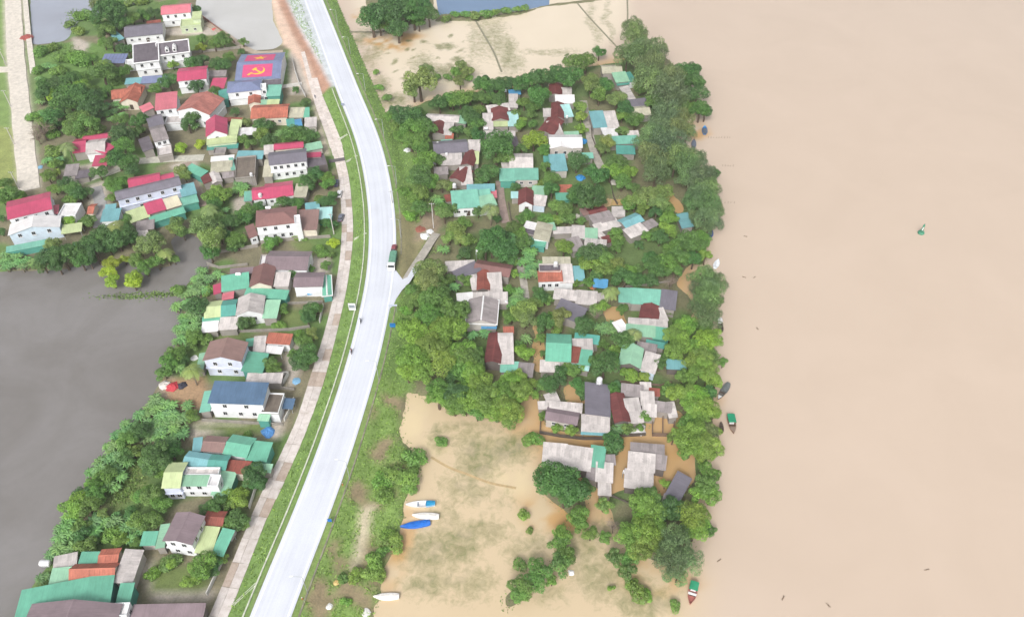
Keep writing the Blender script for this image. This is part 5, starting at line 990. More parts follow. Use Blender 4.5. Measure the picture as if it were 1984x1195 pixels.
TREES = {
'Z': '885,140,10,s 868,150,9,s 905,150,10,s 845,150,9,s 735,170,9,s 750,190,10,s 728,140,7,s 800,640,28,l 830,610,28,m 800,690,28,l 835,670,30,l 870,640,30,l 860,700,30,l 900,690,28,m 915,720,25,l 820,720,25,l 880,600,26,m 790,720,22,l 845,575,28,m 830,540,28,o 850,770,24,l 880,780,26,m 910,775,28,l 940,770,30,l 970,760,28,l 1000,760,24,l 965,790,28,l 990,800,24,l 885,765,26,b 850,755,24,m 930,745,26,l 1232,70,26,f 1262,100,28,f 1300,150,26,f 1225,52,18,f 1240,95,24,f',
'A': '830,90,110,b 870,60,90,b 800,200,60,m 530,190,40,s 600,130,50,s 680,120,55,s 600,240,50,s 760,30,60,o 900,15,50,s 1000,15,50,s 1100,15,45,s 900,130,80,b 960,170,60,m 1020,140,60,m 1090,110,50,b 1130,130,40,m 1180,95,50,b 830,250,70,m 860,330,60,m 800,330,50,m 880,200,50,b 780,190,50,l 930,370,40,b 990,380,50,b 310,400,60,s 400,370,50,s 350,500,60,n 410,510,55,n 300,540,50,s 480,450,60,s 560,440,60,s 640,460,70,s 700,450,50,m 450,540,60,s 300,600,50,n 790,560,100,m 800,500,60,l 930,560,60,m 900,620,50,s 980,530,40,m 540,610,80,b 440,640,70,b 340,660,70,b 650,600,60,m 620,660,60,l 500,680,60,l 400,700,50,l 400,750,50,y 700,690,60,m 520,750,110,b 600,740,110,b 470,800,80,b 680,760,90,b 330,720,60,b 310,780,50,n 820,690,50,m 780,770,55,m 700,830,90,b 800,870,90,n 880,850,80,n 950,820,60,n 400,900,90,b 330,860,60,n 450,950,90,n 350,950,70,l 260,900,50,s 600,930,100,m 680,970,100,m 560,1000,80,m 740,1010,60,m 650,1050,50,m 330,1010,80,d 290,1060,60,d 400,1030,50,s 930,920,60,m 1080,930,80,b 920,1030,90,b 1000,1050,60,b 950,1120,80,m 1060,1010,50,m 510,1120,60,c 400,1170,60,s 1300,620,70,b 1200,680,50,m 1330,500,40,l',
'B': '240,75,40,b 440,300,70,m 280,300,50,m 280,370,40,y 380,340,50,m 600,320,40,m 290,470,60,b 390,490,60,b 450,500,60,b 200,490,60,b 490,440,50,m 590,400,30,b 240,660,60,b 380,700,45,b 390,780,60,l 395,830,50,l 220,900,70,b 180,960,60,b 230,970,60,n 120,1140,50,y 270,1110,45,y 540,860,40,b 1010,690,30,b 1080,790,40,b 620,950,45,o 740,960,60,b 800,970,50,b 740,1030,60,l 800,1090,70,b 880,1020,60,n 1000,1030,90,m 930,1080,60,m 1120,1050,60,b 600,1080,50,m 660,1110,50,m',
'C': '40,300,60,m 60,380,80,m 20,420,50,m 150,400,50,m 360,120,60,n 460,110,60,n 420,150,50,m 370,240,60,m 440,220,40,l 500,290,60,b 560,330,60,m 500,340,50,m 600,380,70,b 550,420,60,m 660,370,50,b 420,340,50,m 760,210,60,b 900,100,90,b 980,130,80,b 1020,190,60,b 860,300,60,m 930,290,60,m 900,350,50,m 860,410,40,m 820,120,50,m 525,590,55,l 680,590,60,m 640,600,40,m 980,580,60,m 880,620,70,c 960,680,90,b 800,700,90,b 900,730,90,b 700,760,80,b 740,830,80,b 650,780,70,b 1010,730,60,b 840,800,60,b 400,770,60,o 380,860,90,b 480,850,100,b 560,830,90,b 440,920,70,b 330,920,60,b 620,890,70,b 690,900,50,b 40,890,70,n 120,900,70,n 190,880,60,n 60,930,50,n 250,900,50,n 10,570,30,b 10,670,40,b 860,920,65,y 830,980,60,y 870,1050,60,y 1030,1030,70,y 960,890,40,y 1030,1070,60,y 1160,760,110,o 1080,810,60,o 1050,900,70,m 1120,940,70,m 1210,900,60,m 1270,820,50,c 1340,880,40,m 1190,700,40,b 1370,640,60,o 1410,680,50,m',
'D': '360,400,70,m 430,380,70,l 400,350,50,l 560,340,70,n 600,320,60,n 380,460,60,b 330,490,60,c 440,560,80,n 490,600,70,b 400,560,60,m 300,640,110,o 360,720,110,o 340,820,80,b 280,600,60,o 420,700,70,b 460,680,60,n 540,730,70,m 560,770,50,m 520,800,40,b 620,570,60,n 590,530,50,m 650,500,60,m 640,560,50,b 720,480,50,b 810,760,60,m 780,800,45,o 870,740,40,m 900,440,50,b 960,440,50,b 1030,450,50,b 1100,280,70,b 1160,230,70,b 1240,250,60,l 1250,300,50,m 1120,330,40,m 1250,440,65,b 1190,430,50,m 1290,390,40,m 1300,620,40,b 1240,600,45,b 1300,760,50,y 1280,850,35,m 1180,820,60,s 1230,840,40,m 990,990,50,m 1120,960,35,m 1240,930,40,m 1070,720,30,s 1010,720,30,s 90,600,60,o 60,640,50,o 120,200,50,o 150,240,50,o 280,1010,70,n 250,1080,70,n 350,1020,60,n 220,1130,60,n 400,1000,50,n 100,1120,50,s 330,1130,50,s',
'E': '200,350,80,n 270,370,70,b 230,420,60,n 190,500,60,n 250,500,60,n 270,530,50,n 180,580,60,n 250,570,60,m 340,580,50,s 130,680,60,m 90,740,60,m 150,760,60,n 230,780,60,c 60,800,50,m 180,720,40,b 570,490,50,b 600,470,40,m 820,390,40,m 1000,400,60,b 1040,390,40,m 980,450,50,b 740,740,50,m 760,770,50,m 960,600,60,m 980,680,70,b 930,720,60,b 950,750,50,b 890,680,40,m 1010,550,50,o 930,560,40,m 215,1010,40,n 240,1080,45,m 100,1060,80,n 60,1120,80,n 140,1130,60,n 20,1030,60,n 160,270,40,m 240,620,40,m 800,500,40,s',
'F': '270,40,90,n 340,80,100,n 240,110,90,n 380,130,80,n 310,170,80,n 200,160,60,b 120,160,60,n 140,210,60,m 60,230,50,n 90,290,70,n 160,270,50,m 30,320,60,n 60,380,60,n 20,440,60,n 300,300,90,b 260,350,60,b 380,270,60,b 330,390,40,m 300,260,60,b 220,520,50,m 270,520,60,m 320,560,60,m 150,605,35,b 190,520,40,m 60,660,50,n 140,680,50,n 200,660,60,m 260,660,60,m 90,770,40,l 20,670,40,n 840,400,70,b 860,450,50,b 700,520,50,l 760,530,60,l 640,560,60,b 590,590,50,b 690,570,40,m 740,650,60,m 690,680,50,m 770,680,40,m 560,900,80,m 490,990,50,l 620,900,50,b 590,940,50,b 380,890,50,s 810,185,30,s 505,75,40,m 660,870,40,m 270,960,40,s 380,900,30,l',
'g': '740,120,60,n 800,60,60,n 660,200,70,n 720,240,60,m 620,300,60,m 560,360,60,b 650,370,60,m 520,420,70,l 480,460,70,l 590,450,70,m 650,420,50,m 440,580,70,n 420,650,60,n 400,720,60,n 470,720,60,n 480,600,60,n 540,580,60,m 560,640,60,b 620,620,60,n 640,550,60,n 690,500,40,o 700,560,50,n 760,560,50,n 880,480,45,b 860,560,60,n 900,590,60,n 960,560,60,m 1010,560,70,m 1030,530,50,l 570,710,70,m 620,700,50,m 760,640,70,s 800,680,50,l 880,660,50,n 920,700,40,m 340,770,40,n 280,930,45,n 910,400,50,m 990,370,60,m 1080,430,60,m 1050,390,50,m 850,110,60,b',
'h': '1180,230,80,w 1280,250,80,w 1100,280,70,w 1320,130,70,s 1110,370,60,s 1180,700,70,w 1150,650,50,s 1120,760,50,s 1060,830,70,w 1040,900,60,w 1100,920,40,s 930,920,50,s 860,930,40,s 870,1080,40,s 1300,330,50,s 1500,20,40,w',
'I': '240,130,110,b 350,80,120,b 450,120,110,b 560,90,100,b 440,220,80,b 600,160,60,m 300,180,70,m 680,110,70,b 640,40,80,b 500,30,100,b 380,10,100,b 820,150,40,s 880,110,35,s 960,110,40,s 1040,120,45,s 1120,110,45,s 1200,100,40,s 1280,85,40,s 1360,70,35,s 1420,60,30,s 610,620,120,o 560,680,80,o 660,540,60,o 880,560,50,m 930,500,50,o 980,550,50,o 920,620,50,o 1100,630,70,b 1180,680,70,b 1250,640,60,b 1320,640,60,b 1390,620,50,b 760,790,70,b 840,770,60,b 920,760,80,m 1000,740,60,m 1090,760,70,m 1210,770,60,b 520,900,110,b 450,960,80,m 560,1000,100,m 640,980,90,m 420,860,60,b 600,870,60,m 540,1080,80,m 620,1140,70,m 470,1040,60,m 380,900,50,m 980,880,80,b 1060,850,50,m 1050,950,60,m 900,1000,50,b 1010,1020,60,m 1220,1090,110,b 1350,880,45,m 1390,960,50,m',
'J': '60,420,90,b 40,560,90,m 80,640,70,m 110,720,90,m 60,850,110,m 150,900,80,m 200,720,60,m 60,1000,80,m 240,930,60,o 310,940,50,m 180,1030,60,n 60,1120,80,m 250,1130,70,m 530,510,70,b 470,520,50,m 500,380,70,b 230,240,70,b 330,220,80,m 420,220,80,m 500,200,60,m 590,120,90,m 600,220,60,m 700,200,60,m 700,110,80,b 800,90,70,b 880,100,70,b 960,60,70,b 1050,60,70,b 1170,40,70,b 1040,190,100,b 920,250,60,m 1000,280,60,m 860,340,50,m 910,400,40,l 980,350,50,m 990,430,45,m 690,620,130,b 760,700,80,m 620,830,90,b 560,900,55,m 1000,560,95,y 1090,640,60,m 900,640,60,m 1100,780,50,m 1140,880,80,m 1150,970,70,b 1050,920,40,s 850,950,45,b 640,1120,70,c 540,1150,50,b 1330,1030,70,b 1250,1130,80,m 950,1180,60,m',
'K': '380,120,90,m 460,110,80,m 560,40,50,b 120,230,90,b 240,200,70,b 340,230,100,b 500,280,90,o 600,300,80,b 560,370,70,m 700,400,75,o 760,470,65,b 840,560,70,m 740,530,50,m 870,330,45,m 740,650,45,m 420,460,50,l 420,540,50,l 420,630,50,l 510,520,35,m 780,60,100,f 900,90,110,f 960,160,120,f 960,260,120,f 1100,340,120,f 1180,400,80,f 1130,420,80,f 1000,420,80,m 1220,200,100,b 1290,180,70,b 1300,280,90,b 1320,360,80,b 1340,480,80,b 1380,500,60,b 1260,470,60,m 1080,530,110,f 1200,560,90,f 1150,640,100,f 1050,620,100,f 960,700,120,f 1080,760,140,f 960,850,120,f 1150,850,120,f 1000,960,110,f 1230,920,110,f 1300,870,80,f 1350,1000,110,f 1250,1030,80,f 1440,980,60,b 1400,1100,100,f 1330,1130,90,f 1240,660,60,f 620,740,70,o 580,780,60,o 700,890,80,m 650,960,80,l 790,970,70,l 740,1040,70,m 830,1090,50,m 540,980,90,b 390,880,80,b 170,1000,80,m 400,1130,90,b 540,1130,70,b 960,1140,80,o 1060,1130,80,o 880,1160,60,o',
'L': '370,170,90,m 330,90,60,m 240,50,50,s 300,230,50,s 520,110,50,n 560,210,70,o 620,180,50,m 700,290,60,m 640,330,70,o 680,400,60,o 600,390,60,o 560,480,60,n 740,420,60,m 720,520,60,b 930,420,120,b 1000,480,100,b 880,490,80,b 980,370,80,b 1060,560,60,b 1180,430,65,m 1150,370,60,m 1100,580,40,m 450,650,110,o 420,730,100,o 500,760,90,m 370,850,60,m 300,800,50,m 440,900,80,m 530,880,70,b 600,720,50,m 640,770,50,n 720,720,55,m 760,750,40,m 660,940,60,m 620,1020,60,m 420,1000,70,o 320,1160,60,o 540,1100,100,l 640,1110,90,m 500,1160,80,l 330,920,50,m 260,960,50,s 240,1050,50,s 780,1150,60,n 880,1130,50,n 960,250,40,b 1120,860,70,n 1060,800,45,m 1230,560,80,n 1240,660,70,n 1230,490,50,n 1290,820,50,b 1180,960,100,o 1080,1010,60,m 1340,870,50,m 1270,900,60,m 1340,1040,60,b 1100,680,40,l 1400,1000,50,m',
'M': '180,310,60,m 130,330,60,m 310,330,55,m 400,240,70,o 470,330,60,m 400,340,50,l 580,350,40,m 640,160,110,b 560,130,70,b 720,180,60,b 350,90,60,b 60,400,70,m 40,500,80,n 100,440,60,m 450,550,75,l 210,640,60,n 190,720,60,n 160,600,50,n 1100,160,90,o 1000,190,80,o 1180,220,80,o 940,220,60,m 1240,250,60,m 1060,260,60,m 1160,290,60,b 1260,330,70,l 1240,400,60,l 1270,430,50,l 1190,470,65,b 1090,460,45,m 1150,430,40,m 850,440,50,m 860,540,60,m 860,490,50,m 1030,530,40,b 680,600,100,b 600,610,65,b 740,640,90,m 660,670,80,l 760,720,80,m 840,680,70,o 880,760,70,m 700,770,55,b 960,740,60,m 1020,720,50,m 1120,640,70,b 1160,700,90,b 1240,680,100,m 1300,740,80,m 1330,640,90,m 1280,560,70,m 1400,500,90,m 1480,540,80,m 1340,540,70,m 1540,500,60,m 1540,620,60,l 1450,640,70,b 1500,470,60,m 920,800,90,b 1020,810,70,b 1120,800,60,b 850,800,50,b 1270,830,50,d 1500,150,100,f 1580,110,70,f 1440,200,80,f 1560,220,100,f 1620,260,70,f 1540,320,100,f 1460,330,70,f 1600,370,70,f 1560,400,60,f 1520,780,100,f 1600,820,90,f 1560,880,100,f 1490,860,70,f 1560,960,110,f 1500,1000,80,f 1620,980,60,f 1560,1080,100,f 1530,1150,70,m 640,830,45,m 540,830,40,m 810,880,70,c 740,1010,60,l 690,1040,50,o 900,1030,45,m 150,1090,90,o 80,950,70,n 250,960,70,b 60,1080,60,m 430,1090,90,o 300,1130,80,b 600,1160,80,b 1400,1140,80,l 1270,1060,25,m 740,1160,50,n 820,1170,60,n',
'N': '60,400,100,l 150,520,100,l 80,560,100,l 200,560,90,m 120,640,90,m 60,680,70,b 220,660,70,m 40,480,60,m 250,540,50,m 130,700,60,m 40,820,70,l 120,820,80,l 200,860,90,b 260,780,50,b 300,900,90,l 380,850,100,l 440,930,100,l 470,1010,80,l 480,750,90,l 540,710,70,l 560,800,80,l 620,760,50,l 650,830,40,l 240,960,70,m 160,930,60,m 80,920,60,m 390,980,60,m 520,880,60,l 100,340,70,l 700,130,60,b 600,220,90,o 520,160,60,n 470,270,50,m 740,300,60,b 860,300,75,o 820,370,50,m 1030,350,60,b 580,530,65,l 600,430,50,n 540,480,40,m 700,430,45,m 720,540,30,m 850,670,60,b 940,670,50,m 900,650,50,m 760,760,70,b 840,750,50,b 700,770,40,m 970,770,60,b 1000,830,50,b 720,990,35,m 820,1080,35,l 920,1095,50,l 620,1160,60,s',
'O': '170,210,60,l 140,260,50,d 230,360,60,n 180,350,50,n 50,340,70,b 330,440,80,b 405,390,55,c 330,210,35,m 185,480,45,m 265,510,45,l 190,620,105,b 240,580,70,b 130,600,60,b 250,800,60,b 280,760,40,n 380,690,55,l 340,680,45,l 480,710,45,l 590,620,50,b 740,460,90,l 690,520,90,l 700,400,80,l 760,350,80,l 720,330,50,m 650,560,50,m 920,450,90,l 980,420,70,l 870,500,80,l 900,560,90,l 960,560,70,m 840,600,80,l 900,640,80,l 980,620,50,o 1050,600,40,m 860,700,80,l 940,710,90,l 1000,740,50,l 760,700,60,m 660,800,60,m 700,830,70,l 780,830,80,l 860,850,90,l 940,830,60,b 830,920,90,l 920,930,100,l 880,990,80,l 980,970,50,l 800,1050,70,m 850,1100,90,l 750,1130,70,l 940,1120,90,o 1000,1100,40,l 690,1150,50,m 475,1000,50,m 40,800,60,b 30,640,40,l 260,920,50,n 250,970,40,n 300,1070,60,n 360,1080,50,m 250,1150,60,b 450,1080,30,m',
'P': '240,340,110,b 330,380,120,b 180,320,70,m 420,400,70,b 300,450,80,b 390,570,70,m 400,620,50,m 40,560,40,s 85,660,25,s 120,100,50,s 280,680,60,m 270,740,60,m 300,820,60,m 280,860,70,m 140,900,70,m 120,970,70,m 30,1010,70,m 220,970,40,m 20,1060,60,m 600,130,60,b 590,170,40,b 460,680,50,m 540,500,50,o 600,640,50,d 550,700,40,m 760,480,80,l 830,450,70,m 850,520,80,l 780,580,60,l 960,520,80,b 930,570,60,b 700,690,90,l 790,660,90,l 870,650,70,l 760,770,80,l 860,740,70,l 700,830,60,m 610,820,60,m 690,910,60,m 980,740,120,f 960,850,100,f 1050,830,90,f 1000,920,70,f 920,780,70,f 1080,580,90,l 1130,560,70,l 1100,660,80,l 1050,660,60,m 1190,660,40,b 1140,620,60,l 1190,300,70,m 1180,380,80,m 1200,440,70,l 1130,430,60,l 1080,130,90,l 1180,130,90,l 1220,170,60,l 1040,160,60,m 1110,60,70,l 1160,190,60,l 750,1040,70,s 720,1000,40,s 980,1130,40,s 920,370,35,l 800,1060,40,s 590,1020,25,s 30,870,40,s'}
LANDMARKS += [(nm, x, y, G(x, y)) for nm, x, y in [('truck on the highway', 762, 505), ('blue board by the road', 760, 628), ('row of four beached boats', 815, 1000), ('lone white beached boat', 750, 1157), ('green canopied boat near the bottom', 1341, 1147),
    ('green canopied boat by the bank', 1417, 820), ('pair of blue boats', 1356, 268), ('white motorboat', 1388, 513), ('blue pond at the top', 930, 10), ('bleached farm lane', 48, 200), ('grey pond at the top left', 140, 40), ('lower left pond shore', 200, 900), ('upper end of the verge', 700, 60), ('white boat with awning', 1395, 630)]]
placed = []
NUMW = ['first', 'second', 'third', 'fourth', 'fifth', 'sixth', 'seventh', 'eighth', 'ninth', 'tenth', 'eleventh', 'twelfth', 'thirteenth', 'fourteenth', 'fifteenth', 'sixteenth', 'seventeenth', 'eighteenth', 'nineteenth', 'twentieth']
CNT = ['', 'one', 'two', 'three', 'four', 'five', 'six', 'seven', 'eight', 'nine', 'ten', 'eleven', 'twelve', 'thirteen', 'fourteen', 'fifteen', 'sixteen', 'seventeen', 'eighteen']
trnd = random.Random(5)
for reg, txt in TREES.items():
    its = []
    for it in txt.split():
        its.append(it); q_ = it.split(',')
        if q_[3] == 'n' and float(q_[2]) / REG[reg][2] > 16:
            for ddx, ddy in ((-.75, .3), (.7, .45), (.1, -.7)): its.append('%g,%g,%g,n' % (float(q_[0]) + ddx * float(q_[2]), float(q_[1]) + ddy * float(q_[2]), float(q_[2]) * .62))
    for it in its:
        x, y, r_, k = it.split(','); px, py = RP(reg, float(x), float(y)); rp = float(r_) / REG[reg][2]
        proto, colr, hz, zs, words, cat, nm = KIND[k]
        rw = rp / scale_at(py, 4.0) * (1.24 if proto in ('tree', 'bamboo') else 1.2)
        rw = max(rw, {'banana': 1.5, 'palm': 2.8}.get(proto, .7))
        if k == 'c': rw = min(rw, 3.6)
        if k == 'n': rw = min(rw, 2.5)
        zc = .4 + rw * hz
        if k == 'c': zc = max(zc, 6.5)
        p = G(px, py, zc); p.z = zc
        if k != 'c' and any((p - q).length < .36 * max(rw, s_) for q, s_ in placed): continue
        placed.append((p, rw)); gz = HT(p.x, p.y)
        sz = 'S' if rw < 1.7 else ('M' if rw < 3.4 else 'L')
        opts = PROTO.get((proto, sz)) or PROTO.get((proto, 'M')) or PROTO.get((proto, 'L'))
        cr, tr = trnd.choice(opts)
        nm = 'bush' if proto == 'tree' and rw < 2.1 else nm
        root = empty(nm, (p.x, p.y, max(gz, -.3))); zc2 = zc - root.location.z
        sx = rw * trnd.uniform(.92, 1.1); a = trnd.uniform(0, 6.28)
        co = put('crown', cr, None, root, (0, 0, zc2)); co.scale = (sx, sx * trnd.uniform(.9, 1.1), rw * zs * trnd.uniform(.9, 1.12)); co.rotation_euler = (0, 0, a)
        j = lambda c: max(0, min(255, c * trnd.uniform(.95, 1.05)))
        co.color = rgb(j(colr[0]), j(colr[1]), j(colr[2]), 1.0)
        if proto == 'palm' and max(gz, -.3) < zc: ts = zc2 / 2.2
        else: ts = None
        to = put('trunk', tr, BARKP if proto in ('palm', 'banana') else BARK, root, (0, 0, zc2)); to.rotation_euler = (0, 0, a)
        bz = min(v.co.z for v in tr.vertices); to.scale = (rw, rw, (zc2 + .3) / -bz)
        root['_k'] = k; root['_px'] = px; root['_py'] = py; root['_rw'] = rw
        tag(root, 'x', cat)
# labels: what it looks like, what it grows beside, and its place in the row of its likes
bins = {}
for o in [o for o in COL.objects if '_k' in o]:
    p = o.location; best = min(LANDMARKS, key=lambda l: (l[3].x - p.x) ** 2 + (l[3].y - p.y) ** 2)
    dx, dy = o['_px'] - best[1], o['_py'] - best[2]
    rel = ('right of' if dx > 0 else 'left of') if abs(dx) > abs(dy) else ('below' if dy > 0 else 'above')
    sw = 'big ' if o['_rw'] > 4.6 else ('small ' if o['_rw'] < 2.0 and o['_k'] not in 's' else '')
    bins.setdefault(sw + KIND[o['_k']][4] + ' ' + rel + ' the ' + best[0], []).append(o)
for lab in list(bins):
    if len(bins[lab]) > 7:
        ys = sorted(bins.pop(lab) if False else bins[lab], key=lambda o: o['_py']); del bins[lab]; h_ = len(ys) // 2
        for pre, part in (('upper ', ys[:h_]), ('lower ', ys[h_:])): bins[pre + lab] = part
for lab, os_ in bins.items():
    os_.sort(key=lambda o: o['_px']); n_ = len(os_)
    for i, o in enumerate(os_):
        if n_ == 1: sfx = ''
        elif n_ == 2: sfx = ', the left one' if i == 0 else ', the right one'
        elif i == 0: sfx = ', leftmost'
        elif i == n_ - 1: sfx = ', rightmost'
        else: sfx = ', ' + NUMW[i] + ' from left'
        l_ = lab + sfx
        for wd_ in ('leafy ', 'round ', 'feathery ', 'bushy ', 'small ', 'grey '):
            if len(l_.split()) > 15: l_ = l_.replace(wd_, '')
        o['label'] = l_; o['group'] = {'f': 'bamboo along the river bank', 'n': 'banana clumps in the gardens', 'c': 'coconut palms', 's': 'shrubs on verges and flood edges'}.get(o['_k'], 'trees among the houses')
        for q in ('_k', '_px', '_py', '_rw'): del o[q]
NTREES = len(placed)
print('TREES', NTREES)

# ------------------------------------------------------------------ rough grass on verges and banks (nobody could count it)
gr_ = np.random.default_rng(12); sel = (((ad > 6.7) & (ad < 12)) | (inpoly(VERGE_S, .5) & east & (HD > 6.8)) | ((HD > 6.8) & (HD < 18) & LANDE)) & (SD > 3.4) & (H > .15) & (GX > -140) & (GX < 104) & (GY > 60) & (GY < 470)
sel &= ~((soil[..., 0] > soil[..., 1] * 1.02))
jj, ii = np.nonzero(sel); pick = gr_.choice(len(jj), min(26000, len(jj) * 2)); jj, ii = jj[pick], ii[pick]
C = np.stack([XS[ii] + gr_.uniform(-.5, .5, len(ii)), YS[jj] + gr_.uniform(-.5, .5, len(ii)), H[jj, ii] + .05], -1)
Q = []
for s_ in range(2):
    a = gr_.uniform(0, 6.28, len(C)); d = np.stack([np.cos(a), np.sin(a), np.zeros(len(C))], -1); hgt = gr_.uniform(.1, .28, (len(C), 1)); wd = gr_.uniform(.1, .25, (len(C), 1)); tip = np.stack([gr_.normal(0, 1.2, len(C)), gr_.normal(0, 1.2, len(C)), np.ones(len(C))], -1) * hgt
    Q.append(np.stack([C - d * wd, C + d * wd, C + d * wd * .5 + tip, C - d * wd * .5 + tip], 1))
Q = np.concatenate(Q); go = put('verge_grass', leafmesh('verge_grass', Q, gr_.random(len(Q))), None); go.color = rgb(132, 164, 88, .95)
tag(go, 'rough green grass tufts on the highway verges', 'grass', kind='stuff')
# low weeds over the marsh and floating in the shallow water
Q = []; V_ = []
ssel = (H > -.22) & (H < .22) & (HD > 8) & (GX > -130) & (GX < 90) & (GY > 60) & (GY < 400) & (fbm(GX, GY, 6, 31) > .42)
sj, si = np.nonzero(ssel); pk = gr_.choice(len(sj), min(9000, len(sj)), replace=False)
for j_, i_ in zip(sj[pk], si[pk]):
    c0 = np.array([XS[i_] + gr_.uniform(-.6, .6), YS[j_] + gr_.uniform(-.6, .6), max(H[j_, i_], 0.0) + .01])
    for s_ in range(2):
        a = gr_.uniform(0, 6.28); d = np.array([math.cos(a), math.sin(a), 0]) * gr_.uniform(.08, .22); tip = np.array([gr_.normal() * .15, gr_.normal() * .15, gr_.uniform(.05, .3)]); Q.append([c0 - d, c0 + d, c0 + d * .5 + tip, c0 - d * .5 + tip])
for (x, y, rx, ry, nn) in [(150, 28, 20, 7, 260), (140, 45, 14, 9, 200), (175, 35, 22, 6, 300), (110, 98, 40, 8, 350), (150, 110, 45, 8, 350), (250, 6, 50, 4, 200), (250, 925, 30, 40, 700), (232, 950, 22, 30, 400), (255, 575, 60, 6, 260), (320, 570, 50, 5, 260),
                           (790, 890, 24, 16, 200), (1175, 505, 3, 3, 20)]:
    for k in range(nn):
        p = G(x + gr_.normal() * rx * .55, y + gr_.normal() * ry * .55); z = max(HT(p.x, p.y), 0.0) + .02
        for s_ in range(2):
            a = gr_.uniform(0, 6.28); d = np.array([math.cos(a), math.sin(a), 0]) * gr_.uniform(.1, .28); c0 = np.array([p.x, p.y, z]); tip = np.array([gr_.normal() * .2, gr_.normal() * .2, gr_.uniform(.1, .45)])
            Q.append([c0 - d, c0 + d, c0 + d * .5 + tip, c0 - d * .5 + tip])
go = put('marsh_weed', leafmesh('marsh_weed', np.array(Q), gr_.random(len(Q))), None); go.color = rgb(130, 158, 90, .95); tag(go, 'low weeds on marsh, garden beds and drowned field edges', 'weeds', kind='stuff')

# ------------------------------------------------------------------ boats
def hull(L_, Wd, Hh, n=11, sheer=.35, sect=None):
    """open hull lofted bow (+x) to stern (-x); returns outer shell and inner shell rings"""
    rings = []
    for i in range(n):
        t = i / (n - 1); x = (t - .5) * L_; w_ = Wd / 2 * (1 - abs(2 * t - .85) ** 3 * .62 if t < .5 else 1 - (max(0, (t - .45) / .55)) ** 2.2 * .97)
        w_ = max(.05, w_); top = Hh * (1 + sheer * (2 * t - 1) ** 2); bt = -.25 + .25 * max(0, (t - .7) / .3) ** 2
        rings.append([(x, -w_, top), (x, -w_ * .8, bt + .2), (x, 0, bt), (x, w_ * .8, bt + .2), (x, w_, top), (x, w_ * .86, top), (x, w_ * .66, bt + .32), (x, 0, bt + .22), (x, -w_ * .66, bt + .32), (x, -w_ * .86, top)])
    return rings
def boat(px, py, ang, L_, Wd, hullc, label, deck=None, canopy=None, cover=None, z=.0, cat='boat', split=None, nm='boat', inner=None):
    p = G(px, py, z); root = empty(nm, (p.x, p.y, z), R(ang)); tag(root, label, cat, 'boats on the flood water')
    Hh = .55 if L_ < 9 else .8; rg = hull(L_, Wd, Hh); HM = plain('boat_paint_%d_%d_%d' % hullc, rgb(*hullc), .45, var=.15)
    MB().loft(rg).build('hull', HM, root, (0, 0, .1), 0)
    n = len(rg)
    for k in (3, 6): # thwarts
        x = rg[k][0][0]; w_ = rg[k][4][1]; MB().box(x, 0, Hh * .75 + .1, .35, 2 * w_ * .82, .07).build('thwart', DARKW if not inner else plain('boat_inner', rgb(*inner), .6), root)
    if deck:
        i0, i1, c = deck; mb = MB(); vs = []
        for i in range(i0, i1 + 1): vs += [(rg[i][0][0], rg[i][0][1] * .95, rg[i][0][2] + .12), (rg[i][4][0], rg[i][4][1] * .95, rg[i][4][2] + .12), (rg[i][4][0], rg[i][4][1] * .95, rg[i][4][2] + .02), (rg[i][0][0], rg[i][0][1] * .95, rg[i][0][2] + .02)]
        mb.loft([vs[4 * i:4 * i + 4] for i in range(i1 - i0 + 1)]); mb.build('deck', plain('deck_%d_%d_%d' % c, rgb(*c), .5, var=.1), root, (0, 0, 0), 0)
    if cover:
        i0, i1, c = cover; rings = []
        for i in range(i0, i1 + 1):
            w_ = rg[i][4][1] * 1.06; x = rg[i][0][0]; tz = rg[i][0][2] + .1
            rings.append([(x, -w_, tz - .25), (x, -w_ * .75, tz + .14), (x, 0, tz + .26 + .06 * math.sin(i * 2.3)), (x, w_ * .75, tz + .14), (x, w_, tz - .25)])
        MB().loft(rings).build('tarpaulin', plain('tarp_%d_%d_%d' % c, rgb(*c), .5, var=.25, scale=1.5), root, (0, 0, .02), 0)
    if canopy:
        x0, x1, c, hh = canopy; w_ = Wd * .46; mb = MB(); prof = []
        top = [(-w_, hh), (-w_ * .6, hh + .16), (0, hh + .22), (w_ * .6, hh + .16), (w_, hh)]; prof = top + [(y, z_ - .07) for y, z_ in top[::-1]]
        mb.prism(prof, 'x', x0, x1); mb.build('canopy', plain('canopy_%d_%d_%d' % c, rgb(*c), .5, var=.15), root, (0, 0, 0), 0)
        for x in (x0 + .15, x1 - .15):
            for s_ in (-1, 1): MB().tube((x, s_ * w_ * .92, .4), (x, s_ * w_ * .92, hh + .02), .035, n=6).build('post', STEEL, root)
        MB().box((x0 + x1) / 2, 0, .62, (x1 - x0) * .7, Wd * .55, .5).build('cabin', WHITE, root)
    return root
def facing(x0, y0, x1, y1): a, b_ = G(x0, y0), G(x1, y1); return math.degrees(math.atan2(b_.y - a.y, b_.x - a.x)), (b_ - a).length
a, l = facing(843, 977, 786, 979); boat(815, 978, a, l, 1.9, (236, 236, 238), 'white boat with blue cabin cover, uppermost of the three beached together', deck=(6, 10, (240, 240, 240)), cover=(0, 3, (40, 150, 200)), inner=(60, 110, 150))
a, l = facing(851, 1002, 799, 999); boat(825, 1001, a, l, 1.9, (244, 242, 240), 'plain white boat between the blue covered boats on flooded field', cover=(0, 10, (242, 238, 232)))
a, l = facing(834, 1014, 776, 1022); boat(805, 1018, a, l, 2.0, (40, 110, 200), 'boat wrapped in bright blue tarpaulin on flooded field', cover=(0, 10, (36, 116, 214)))
